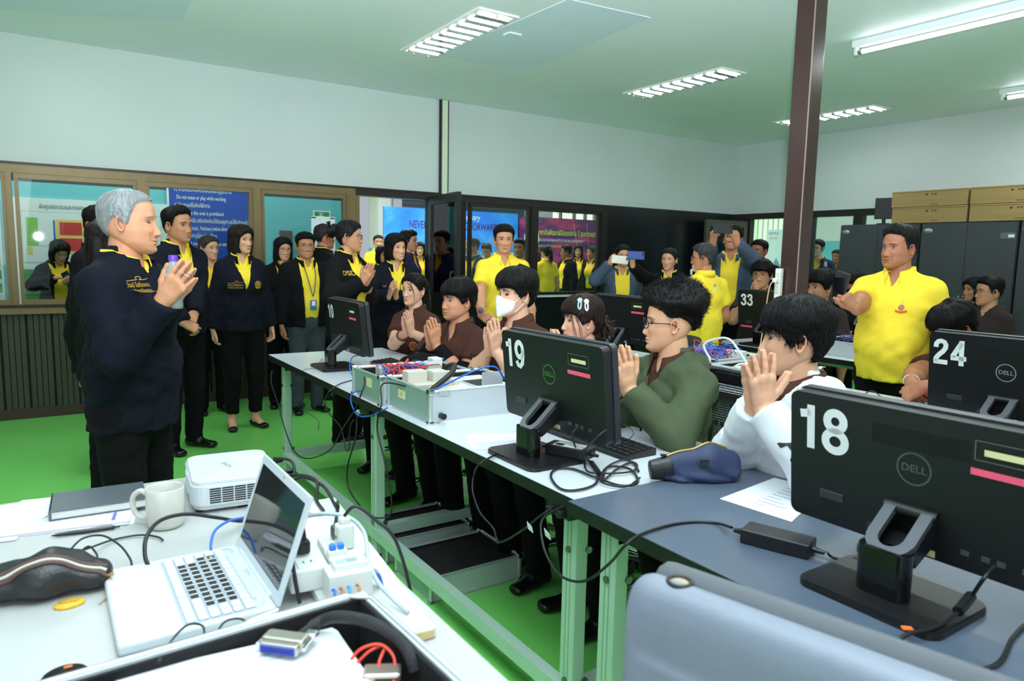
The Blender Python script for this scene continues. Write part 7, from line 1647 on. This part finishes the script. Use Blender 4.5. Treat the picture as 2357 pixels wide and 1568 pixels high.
I = person('woman in DSD jacket with hair bun and palms pressed together', 805, 545, 5.0, face=80, body=55, sex='f', hair='tied', hairc=HB, skin=(226, 176, 140), fp=dict(age=.3, browd=.5), top=dict(kind='jacket', col=C_BLACK, shirt=C_YEL, full=.052, v=(.085, .86), hairadd='bun', lapel=0), arms=wai_at(at_d(838, 650, 4.85), tilt=(0, .50, .86)), build=1.06)
V, F = text_mesh('DSD', .045, bold=.02); I['decal']('lettering', V, F, (.128, 1.315), M_GOLD); eyeglasses(I, M_WIRE); MB().ell(I['HT']([A3(.0775, -.008, -.038)])[0], (.004,)*3, 8).build('earring', M_CHROME, I['o'])
m_ = MB()
for k in range(5): m_.add([I['HT']([v])[0] for v in (A3(-.01, -.145, .06), A3(.03*math.cos(k*1.3), -.16-.02*k % .03, .06+.05*math.sin(k*1.3)), A3(.045*math.cos(k*1.3+.5), -.15, .06+.06*math.sin(k*1.3+.5)))], [(0, 1, 2)])
m_.build('hair_bow', C_BLACK, I['o'])
I = person('smiling short-haired woman in navy jacket clapping beside the door', 912, 570, 5.6, face=35, body=22, sex='f', hair='bob', hairc=HB, skin=(240, 196, 160), fp=dict(smile=1, fat=.35, teeth=1), lean=8, top=dict(JK, v=(.085, 1.12)), arms=[dict(px=(906, 682, 5.35), off=(-.02, 0, 0), pole=(-1, -.4, -.7), fd=(.1, .35, .93), pn=(1, 0, 0), curl='soft'), dict(px=(906, 682, 5.35), off=(.04, 0, 0), pole=(1, -.4, -.7), fd=(-.1, .35, .93), pn=(-1, 0, 0), curl='soft')])
V, F = text_mesh('กรมพัฒนาฝีมือแรงงาน', .02, bold=.01); I['decal']('lettering', V*A3(.09/(V[:, 0].max()-V[:, 0].min()), 1, 1), F, (.095, 1.25), M_GOLD)
I = person('man in navy jacket standing in the doorway behind the clapping woman', 942, 556, 7.6, face=75, body=70, hair='sidepart', skin=SK2, lod='low', top=dict(kind='jacket', col=mat('cloth_indigo', (40, 36, 84), rough=.85), shirt=C_YEL2))
I = person('dark-haired person in the doorway, face half hidden', 882, 588, 7.8, face=25, body=20, sex='f', hair='bob', skin=SK2, lod='far', top=JB)
# presenter with the microphone
I = person('young man in yellow polo holding a microphone by the glass door', 1160, 553, 5.65, face=8, body=12, hair='sidepart', skin=(226, 174, 138), fp=dict(smile=.3, browd=1), top=dict(kind='polo', col=C_YEL, slen=.72), arms=[dict(px=(1232, 775, 5.55), pole=(-.3, -1, 0), fd=(0, .1, -1), pn=(1, .1, 0), curl='relax'), dict(px=(1108, 735, 5.35), pole=(.5, -1, -.3), fd=(-.35, .8, -.2), pn=(-.6, -.3, -.5), curl='grip', thumb='wrap')], build=1.03)
garuda(I, -.085, 1.22)
q0 = at_d(1107, 716, 5.28); o = thing('microphone', 'black microphone with orange grip ring in the presenter\'s hand', 'microphone', tuple(q0))
d_ = unit(at_d(1104, 712, 5.16)-at_d(1109, 722, 5.40)); MB().tube([d_*-.12, d_*.03], [.011, .014], 12).build('mic_handle', M_BLK, o); MB().ell(d_*.05, (.023,)*3, 14).build('mic_head', mat('mic_mesh', (96, 108, 116), rough=.6, bump=(400, .8)), o); MB().tube([d_*.022, d_*.034], [.030, .030], 12).build('grip_ring', mat('ring_orange', (236, 96, 48), rough=.4), o)
# people photographing at the back
I = person('woman in blue-grey jacket raising a white phone before her face', 1434, 590, 6.6, face=10, body=5, sex='f', hair='tied', skin=SK2, lod='low', top=dict(kind='jacket', col=C_STEEL, shirt=C_YEL, full=.05, v=(.08, .86)), arms=[hang('L'), dict(px=(1404, 606, 6.35), pole=(1, -.2, -1), fd=(-.55, .3, .75), pn=(-.4, -.75, .2), curl='hold', thumb='wrap')])
def phone(label, px, py, dep, w, h, rx, m, group=None):
    q0 = at_d(px, py, dep); o = thing('phone', label, 'phone', tuple(q0)); fw_ = -CAM_F; r_ = rx; 
    X_ = unit(CAM_R*math.cos(r_)+CAM_U*math.sin(r_)); Y_ = np.cross(-CAM_F, X_)*1.0; M = np.stack([X_, Y_, -CAM_F], 1)
    MB().rbox((0, 0, 0), (w, h, .009), .004, 2, 0, M).build('phone_body', m, o)
    mm = MB()
    for q in (0, .016, .032): mm.lathe([(.0065, 0), (.0065, .003), (1e-6, .003)], 12, 0, M @ A3(w/2-.014-q*.0, h/2-.014-q*.6, .0045), M)
    mm.build('camera_lens', mat('lens_black', (20, 20, 24), rough=.1), o); return o
phone('white phone held up by the woman in blue-grey', 1427, 598, 6.25, .150, .072, -.1, mat('phone_cream', (226, 220, 210), rough=.3))
I = person('woman in black jacket and yellow collar holding up a blue phone', 1540, 598, 6.4, face=-20, body=-10, sex='f', hair='tied', hairc=HBR, skin=(236, 190, 158), lod='low', top=dict(kind='jacket', col=C_BLACK, shirt=C_YEL, v=(.085, 1.2)), arms=[hang('L'), dict(px=(1449, 606, 6.1), pole=(.3, .2, -1), fd=(0, .3, .95), pn=(-.5, -.8, 0), curl='hold', thumb='wrap')])
phone('blue phone held up by the woman in black jacket', 1464, 588, 6.05, .145, .072, -.05, mat('phone_blue', (36, 66, 140), rough=.3))
I = person('grey-bearded man in yellow polo seen from behind', 1618, 595, 5.3, face=-98, body=-140, hair='short', hairc=(58, 56, 58), skin=(206, 150, 118), fp=dict(age=.7, beard=(214, 214, 210), beardd=.85, browc=(90, 86, 84)), top=dict(kind='polo', col=C_YEL), legs=mat('cloth_charcoal', (58, 60, 64), rough=.9), build=1.05, arms=[hang('L', .2, .16, .92), hang('R', .2, .16, .92)])
eyeglasses(I, M_WIRE); crest(I, .03, 1.36, .022, M_WTHR, M_GOLD, back=True)
m_ = MB(); rs = random.Random(4)
for k in range(46): a = rs.uniform(-1, 1); p0 = A3(.024*a, .092-.012*abs(a), -.092-.012*rs.random()); m_.tube(I['HT'](catmull([p0, p0+A3(0, .006, -.014), p0+A3(.004*rs.uniform(-1, 1), .004, -.034-.012*rs.random())], 3)), [.0042]*4+[.003, .0022, .001], 5)
m_.build('beard', hairm((214, 214, 210)), I['o'])
I = person('man in blue-grey jacket raising a phone with both hands', 1686, 552, 6.45, face=-12, body=-5, hair='short', skin=(206, 152, 118), fp=dict(smile=.8, teeth=1), pitch=-14, lod='low', top=dict(kind='jacket', col=C_STEEL, shirt=C_YEL, full=.055, v=(.085, .86)), arms=[dict(px=(1697, 560, 6.02), pole=(-1, .1, -.6), fd=(.3, .2, .9), pn=(.5, -.8, 0), curl='hold', thumb='wrap'), dict(px=(1641, 556, 6.02), pole=(1, .1, -.6), fd=(-.1, .2, .95), pn=(-.5, -.8, 0), curl='hold', thumb='wrap')])
m_ = MB().rbox(U(0, 0, 0), (.001,)*3, .0001) if False else None
phone('dark phone held high with both hands', 1664, 527, 5.9, .165, .080, -.03, mat('phone_dark', (40, 42, 46), rough=.25))
o_ = I; MB().tube([chest(I, .05, 1.14, .03), chest(I, .0, 1.13, .03)], .006, 6).ell(chest(I, .02, 1.10, .03), (.016, .006, .012), 10).build('sunglasses', mat('sunglass_blue', (50, 70, 150), rough=.1), I['o'])
I = person('man in dark jacket in shade behind the phone photographers', 1747, 578, 7.4, face=-35, body=-10, hair='short', skin=SK4, lod='low', top=dict(kind='jacket', col=C_BLACK, shirt=C_BLACK))
# standing man in yellow on the right
I = person('stout man in yellow polo with badge standing on the right', 2068, 572, 3.72, face=-42, body=-22, hair='quiff', hairc=(30, 26, 26), skin=(190, 136, 104), fp=dict(fat=.7, smile=.35, browd=.7, age=.25), belly=.055, build=1.14, wide=.98, top=dict(kind='polo', col=C_YEL, slen=.78, wrinkle=.0032, loose=.006), arms=[hang('L', .27, -.06, .86), dict(px=(1966, 716, 3.46), pole=(.25, -.35, -1), fd=(0, 1, 0), pn=(0, 0, 1), wfd=tuple(-CAM_R*.62+A3(0, 0, .75)), wpn=tuple(CAM_F*.9-CAM_R*.4), curl='hold', thumb='close')], hx=dict(side=.004), lod='mid')
garuda(I, -.085, 1.255, .028)
q0 = at_d(1932, 662, 3.52); o = thing('phone', 'dark phone held by the stout man in yellow', 'phone', tuple(q0)); MB().rbox((0, 0, 0), (.012, .076, .16), .005, 2, 0, np.array(Matrix.Rotation(.25, 3, 'X'))).build('phone_body', mat('phone_dark', (40, 42, 46)), o); MB().b2((-.0075, -.030, -.05), (-.0062, .030, .05)).build('phone_screen', mat('screen_black', (8, 9, 12)), o)
# ------------------------------------------------------------------ people in the hall and corridor
I = person('person in dark jacket looking down at phone behind left glass', 137, 575, 6.5, face=20, body=15, sex='f', hair='bob', skin=SK2, lod='low', pitch=28, top=dict(kind='jacket', col=C_BLACK, shirt=C_YEL2, full=.07, v=(.09, .86)), arms=[dict(px=(160, 655, 6.3), pole=(-1, -.5, -.6), fd=(.5, .6, .3), pn=(.2, -.3, .9), curl='hold', thumb='wrap'), dict(px=(128, 640, 6.3), pole=(1, -.5, -.6), fd=(-.6, .6, .1), pn=(-.2, -.2, -.9), curl='soft')])
crest(I, -.10, 1.2, .03, M_WTHR, M_RED); phone('small phone in the hands of the person behind left glass', 156, 642, 6.27, .07, .14, .5, mat('phone_dark', (40, 42, 46)))
HY = dict(kind='polo', col=C_YEL2)
for lab, a, b, d, f, bd, kw in (('young man with short hair in the hall by the tall window', 871, 558, 11.6, 10, 5, dict(hair='crop', skin=SK2, fp=dict(smile=.6), top=HY)),
    ('long-haired woman in the hall left of the glass door', 966, 574, 10.8, 5, 10, dict(sex='f', hair='mid', skin=SK1, top=dict(kind='jacket', col=C_BLACK, shirt=C_YEL2, full=.05, v=(.08, .86)))),
    ('man in yellow and dark jacket seen past the door post', 1048, 574, 9.6, -55, -40, dict(hair='short', skin=SK2, top=dict(kind='jacket', col=C_BLACK, shirt=C_YEL, full=.07, v=(.09, .86)))),
    ('older man with glasses in dark jacket facing left in the hall', 1086, 567, 9.0, -70, -40, dict(hair='thin', hairc=(50, 46, 44), skin=SK3, fp=dict(fat=.4, age=.4), top=dict(kind='jacket', col=mat('cloth_slate', (44, 46, 54), rough=.85), shirt=C_YEL2, full=.05, v=(.085, .86)))),
    ('man in yellow looking down before the blue backdrop', 1120, 574, 10.6, -20, -15, dict(hair='crop', skin=SK3, pitch=25, top=HY)),
    ('dark-haired man in yellow directly behind the presenter', 1196, 572, 8.6, -20, -10, dict(hair='short', skin=SK3, top=HY)),
    ('brown-haired woman in yellow beside the purple backdrop', 1236, 590, 12.6, 160, 150, dict(sex='f', hair='long', hairc=(70, 40, 30), skin=SK1, top=HY)),
    ('woman in yellow with a long ponytail, back to the room', 1256, 581, 10.9, -140, -155, dict(sex='f', hair='tied', skin=SK2, top=dict(HY, hairadd='pony'))),
    ('man in black jacket facing left before the purple backdrop', 1303, 580, 11.3, -95, -55, dict(hair='short', skin=SK4, top=dict(kind='jacket', col=C_BLACK, shirt=C_YEL2, full=.05, v=(.08, .86)))),
    ('woman in black jacket with long hair before purple backdrop', 1331, 579, 12.4, -5, 0, dict(sex='f', hair='mid', skin=SK3, top=dict(kind='jacket', col=C_BLACK, shirt=C_YEL2, full=.06, v=(.085, .86)))),
    ('woman with tied hair and phone at the right hall window edge', 1362, 582, 11.6, -65, -30, dict(sex='f', hair='tied', hairc=(50, 46, 46), skin=SK3, top=dict(kind='jacket', col=C_BLACK, shirt=C_YEL2, full=.06, v=(.085, .86)))),
    ('man with grey backpack strap behind the right glass', 1881, 573, 9.7, -30, -5, dict(hair='sidepart', skin=(250, 214, 192), top=dict(kind='jacket', col=mat('cloth_blue', (32, 44, 84), rough=.85), shirt=C_YEL2, v=(.085, 1.25)))),
    ('distant man in yellow behind the backpack man', 1904, 588, 15.5, -25, -5, dict(hair='short', hairc=(60, 44, 36), skin=SK3, top=HY)),
    ('distant dark-haired person at the grey cabinet edge', 1926, 592, 11.4, -30, -20, dict(hair='short', hairc=(50, 36, 32), skin=SK4, top=dict(kind='polo', col=C_BROWN)))):
    I = person(lab, a, b, d, face=f, body=bd, lod='far', **kw)
    if 'glasses' in lab: eyeglasses(I, M_WIRE)
    if 'backpack strap' in lab:
        MB().tube(catmull([I['U'](-.10, -.05, 1.42), I['U'](-.115, .11, 1.36), I['U'](-.12, .15, 1.2), I['U'](-.13, .12, 1.02)], 5), .022, 6).build('backpack_strap', mat('strap_grey', (176, 178, 172), rough=.8), I['o']); crest(I, -.05, 1.24, .03, M_WTHR, M_RED)
# ------------------------------------------------------------------ students of the front row, each on an office chair
def student(label, px, py, dep, **k):
    I = person(label, px, py, dep, sit=True, **k); return I
def chair_for(lab, I, rz=PI/2, dx=.02): 
    l = I['loc']; h = I['U'](0, 0, .93)[2]-.125; w = I['R2'] @ I['U'](0, 0, .93)[:2]; return office_chair(lab, l[0]+w[0]+dx, l[1]+w[1], rz, max(.40, h))
SH_ = dict(kind='polo', col=C_BROWN, v=(.05, 1.33))
I = student('girl in brown shirt with tied hair pressing palms, farthest of the front row', 952, 668, 4.65, face=-42, body=-35, s=.92, sex='f', hair='tied', skin=(244, 204, 176), fp=dict(browd=.7), top=dict(SH_, locks=[((-.045, .088, .062), (-.060, .083, .02), (-.068, .07, -.035), (-.066, .066, -.075)), ((.04, .090, .062), (.058, .085, .03), (.064, .072, -.02), (.06, .072, -.06)), ((-.02, .094, .06), (-.05, .092, .03), (-.066, .078, -.01))], hairadd='pony'), arms=wai_at(at_x(941, 765, 1.88), tilt=(0, .25, .97)))
crest(I, -.085, 1.20, .026, mat('emblem_pink', (226, 140, 110), rough=.7), M_RED); chair_for('black office chair of the girl at the far end', I)
A_ = I['A'][1]; wv = unit(A_[4]-A_[3]); s1 = unit(np.cross(wv, A3(0, 0, 1))); s2 = np.cross(wv, s1); q = A_[4]-wv*.05
MB().tube([q+.034*math.cos(t)*s1+.031*math.sin(t)*s2 for t in np.linspace(0, 2*PI, 18, endpoint=False)], .0022, 5, closed=True).build('red_bracelet', mat('cord_red', (206, 52, 40)), I['o']); q = q-wv*.02; MB().tube([q+.037*math.cos(t)*s1+.033*math.sin(t)*s2 for t in np.linspace(0, 2*PI, 18, endpoint=False)], .004, 5, closed=True).build('black_bracelet', M_BLK, I['o'])
I = student('stocky boy with straight fringe and black arm sleeves pressing palms', 1052, 692, 4.05, face=-55, body=-42, s=.97, hair='bowl', skin=(226, 172, 138), fp=dict(fat=.85, mouth=1), build=1.12, belly=.03, top=SH_, arms=wai_at(at_x(998, 795, 1.80), tilt=(0, .22, .97)))
crest(I, -.09, 1.20, .026, mat('emblem_pink', (226, 140, 110)), M_RED); chair_for('black office chair of the stocky boy', I)
for A_ in I['A']:
    E, Wt = A_[3], A_[4]; V, F = field([bone(E, E+(Wt-E)*.93, .052, .040, f1=True, k=.01), bone(A_[2]+(E-A_[2])*.75, E, .055, .052, k=.02)], .011); link_mesh('arm_sleeve', V, F, C_BLACK, I['o'], True)
I = student('boy wearing a white face mask and brown shirt', 1185, 678, 3.55, face=-55, body=-42, s=.98, hair='bowl', skin=(246, 206, 178), fp=dict(browd=.9), top=dict(SH_, v=(.055, 1.30)), arms=wai_at(at_x(1134, 805, 1.82), tilt=(-.12, .22, .97), spread=5, thumb='up'), hx=dict(top=.030))
I3 = I; chair_for('black office chair of the boy with the face mask', I)
Pm, Nm, ph, zr_ = I['P'], I['N'], I['phi'], I['zr']
ji = np.where(np.abs(ph) < 1.18)[0]; ji = ji[np.argsort(ph[ji])]; ii = np.where((zr_ > -.1145) & (zr_ < -.012))[0]
Vm = []
for i in ii:
    for j in ji:
        a = ph[j]; u = (zr_[i]+.064)/.052; dome = .012*math.exp(-(a/.55)**2)*(1-.35*u*u)+.004; p = Pm[i, j].copy()
        p[2] += (.012 if u > .5 else 0)*math.exp(-(a/.35)**2)*(u-.5)*2-(.02*(abs(a)/1.18)**2 if u > .0 else -.02*(abs(a)/1.18)**2)*abs(u)
        base = A3(Pm[i, j][0], min(Pm[i, j][1], .100), 0); Vm.append(A3(p[0]*1.03, p[1]*.25+.75*(np.interp(abs(a), [0, .5, 1.18], [.104, .088, .042]))+dome*.6, p[2]))
nj = len(ji); Fm = [(i*nj+j, i*nj+j+1, (i+1)*nj+j+1, (i+1)*nj+j) for i in range(len(ii)-1) for j in range(nj-1)]
mk = link_mesh('face_mask', I['HT'](Vm), Fm, mat('mask_white', (240, 242, 246), rough=.8), I['o'], True); md = mk.modifiers.new('t', 'SOLIDIFY'); md.thickness = .0015
m_ = MB()
for q in (-1, 1):
    for za, zb_ in ((-.036, .016), (-.088, -.034)): m_.tube(I['HT'](catmull([A3(q*.066, .043, za), A3(q*.075, .015, (za+zb_)/2+.004), A3(q*.078, -.018, zb_), A3(q*.076, -.026, zb_-.01)], 4)), .0018, 5)
m_.build('mask_strap', mat('mask_white', (240, 242, 246)), I['o'])
I = student('girl with hair clips and gold hair tie behind monitor 19', 1338, 738, 3.12, face=-72, body=-50, s=.92, sex='f', hair='bangs', hairc=(40, 26, 22), skin=(248, 206, 180), fp=dict(fat=.45, mouth=.6, browd=.4, smile=.2), top=dict(SH_, hairadd='tuftbun', locks=[((-.06, .072, .03), (-.068, .062, -.02), (-.070, .05, -.075), (-.064, .05, -.10)), ((-.066, .05, .02), (-.072, .03, -.03), (-.073, .02, -.09))]), arms=wai_at(at_x(1285, 830, 1.80), tilt=(0, .35, .93)))
chair_for('black office chair of the girl with hair clips', I); HT = I['HT']
for (a, z_), cc in (((-62, .070), (150, 226, 190)), ((-80, .066), (240, 236, 240))):
    i = int(np.searchsorted(I['zr'], z_)); j = int(np.argmin(np.abs(I['phi']-math.radians(a)))); p = I['P'][i, j]+I['N'][i, j]*.026; n_ = I['N'][i, j]; t1_ = unit(np.cross(n_, A3(0, 0, 1))); t2_ = np.cross(n_, t1_)
    o = MB().tube([HT([p+t1_*.007*math.cos(t)+t2_*.022*math.sin(t)])[0] for t in np.linspace(0, 2*PI, 20, endpoint=False)], .0035, 6, closed=True).build('hair_clip', mat('clip_%d' % cc[0], cc, rough=.3), I['o'])
    m_ = MB()
    for k in range(5): m_.ell(HT([p+t2_*-.024+t1_*.007*math.cos(k*1.257)+t2_*.007*math.sin(k*1.257)+n_*.002])[0], (.006,)*3, 8)
    m_.build('clip_flower', mat('clip_flower_%d' % cc[0], (236, 232, 200) if cc[0] > 200 else (170, 200, 240), rough=.4), I['o'])
m_ = MB()
for k in range(10): m_.tube([HT([A3(.014*math.cos(t+k)+.002*k % .01, -.110-.004*(k % 3), -.012+.016*math.sin(t+k*.7))])[0] for t in np.linspace(0, 4, 8)], .0024, 5)
m_.build('hair_tie', mat('tie_gold', (206, 160, 70), rough=.3, metal=.7), I['o'])
m_ = MB().ell(HT([A3(-.078, -.006, -.036)])[0], (.003,)*3, 6).ell(HT([A3(-.079, -.004, -.052)])[0], (.003, .003, .006), 6); m_.build('earring', M_CHROME, I['o'])
I = student('boy with fluffy afro hair, glasses and olive hoodie', 1540, 744, 2.72, face=-82, body=-55, s=.98, hair='afro', skin=(244, 202, 166), lod='hi', fp=dict(lip=(206, 120, 106), fade=.55, browd=.8, slim=.3), top=dict(kind='hoodie', col=C_OLIVE, shirt=C_BROWN, wrinkle=.0055, vz=1.30), arms=wai_at(at_x(1440, 893, 1.74), tilt=(-.05, .27, .96), spread=4, cuffat=.90))
eyeglasses(I, M_BLKF, w=.050, h=.034, r=.0019, y=.097); chair_for('black mesh office chair of the boy in the olive hoodie', I, dx=.10)
U = I['U']
for q in (-1, 1): MB().tube(catmull([U(q*.035, .115, 1.335), U(q*.045, .15, 1.27), U(q*.05, .16, 1.16), U(q*.035, .165, 1.10)], 6), .0042, 6).build('drawstring', C_BLACK, I['o'])
I = student('boy with heavy black fringe and white hoodie, nearest student', 1826, 780, 2.20, face=-82, body=-55, s=.99, hair='bowllow', skin=(240, 198, 168), lod='hi', fp=dict(browd=.95, slim=.2), top=dict(kind='hoodie', col=C_WHITE, shirt=C_BROWN, wrinkle=.004, vz=1.27), arms=wai_at(at_d(1748, 935, 2.02), tilt=(-.02, .12, .99), spread=9, thumb='up', cuffat=.93), headsize=1.02)
chair_for('black office chair of the boy in the white hoodie', I); V, F = text_mesh('FA', .10, bold=.03, shear=.2)
A_ = I['A'][0]; E, Wt = A_[3], A_[4]; ax_ = unit(Wt-E); bvt = I['bvh']; out = []; c0_ = E+ax_*.06; cl_ = I['R2'].T @ (CAM_O[:2]-I['loc'][:2]); cdir = unit(A3(cl_[0], cl_[1], .6)); cdir = unit(cdir-ax_*(cdir@ax_)); vdir = np.cross(cdir, ax_)
for (u, v, _) in V:
    p = c0_+ax_*u*1.0+vdir*v*.9*-1+cdir*.25; h = bvt.ray_cast(Vector(p), Vector(-cdir)); out.append((A3(*h[0])+cdir*.003) if h[0] is not None else p-cdir*.2)
link_mesh('lettering', out, [tuple(f) for f in F], P_K, I['o'])
# ------------------------------------------------------------------ students of the rows behind
I = student('boy bowing his head with joined hands behind monitor 24', 2192, 742, 3.45, face=-48, body=-42, s=1.0, hair='bowl', skin=(190, 136, 104), pitch=26, lean=14, top=SH_, arms=clasp_at(at_x(2098, 892, 3.22)), build=1.06)
A_ = I['A'][1]; wv = unit(A_[4]-A_[3]); s1 = unit(np.cross(wv, A3(0, 0, 1))); s2 = np.cross(wv, s1); q = A_[4]-wv*.03; MB().tube([q+.034*math.cos(t)*s1+.029*math.sin(t)*s2 for t in np.linspace(0, 2*PI, 18, endpoint=False)], .003, 5, closed=True).build('white_wristband', mat('band_white', (226, 230, 230)), I['o'])
I = student('boy with curtain hair and glasses behind monitor 33', 1753, 634, 6.1, face=-15, body=-20, s=1.0, hair='bowl', skin=(216, 168, 134), lod='low', fp=dict(slim=.3), top=dict(SH_, col=mat('cloth_dark_brown', (40, 28, 26), rough=.9)), arms=wai_at(at_x(1737, 690, 5.0), tilt=(0, .2, .98))); eyeglasses(I, M_BLKF)
I = student('boy partly hidden by the brown column, looking left', 1888, 662, 5.75, face=-50, body=-35, s=1.0, hair='bowl', skin=(206, 154, 118), lod='low', headsize=1.12, top=dict(SH_, col=mat('cloth_dark_brown', (40, 28, 26), rough=.9)))
I = student('dark-haired student with glasses behind the far computer', 1966, 662, 6.9, face=-20, body=-20, s=1.0, hair='bowl', skin=SK3, lod='low', headsize=1.1, top=dict(SH_, col=C_BLACK)); eyeglasses(I, M_BLKF)
I = student('boy with glasses and dark jacket before the cabinets at right', 2275, 672, 6.05, face=-62, body=-40, s=1.0, hair='sidepart', skin=(214, 164, 130), lod='low', headsize=1.05, fp=dict(slim=.3), top=dict(kind='hoodie', col=mat('cloth_dark_brown', (40, 28, 26), rough=.9))); eyeglasses(I, M_WIRE)
I = student('student whose face shows behind the boy with glasses at right', 2240, 668, 6.9, face=-50, body=-40, s=1.0, sex='f', hair='mid', skin=(204, 156, 124), lod='low', top=dict(SH_, col=C_BLACK))
# black jacket lying on the white bench in front of the two far students
V, F = field([bone(A3(-.17, 0, .02), A3(.0, .02, .05), (.07, .03), (.10, .055), side=(0, 1, 0), k=.04), bone(A3(.0, .02, .05), A3(.17, .0, .03), (.10, .05), (.06, .035), side=(0, 1, 0), k=.04), bone(A3(-.08, -.05, .03), A3(.10, -.06, .04), .035, .04, k=.03)], .008, lambda X, Y, Z: Z-.001+0*X+0*Y, lambda X, Y, Z: .005*np.sin(45*X+30*Y)*np.sin(40*Z+35*Y)); o = link_mesh('folded_jacket', V, F, C_BLACK, None, True); o.location = (1.72, 3.42, .75); o.rotation_euler = (0, 0, 1.3); tag(o, 'black zipped jacket bundled on the white bench beside the wired case', 'jacket'); MB().rbox((-.02, -.10, .05), (.012, .006, .03), .003).build('zip_pull', M_CHROME, o)
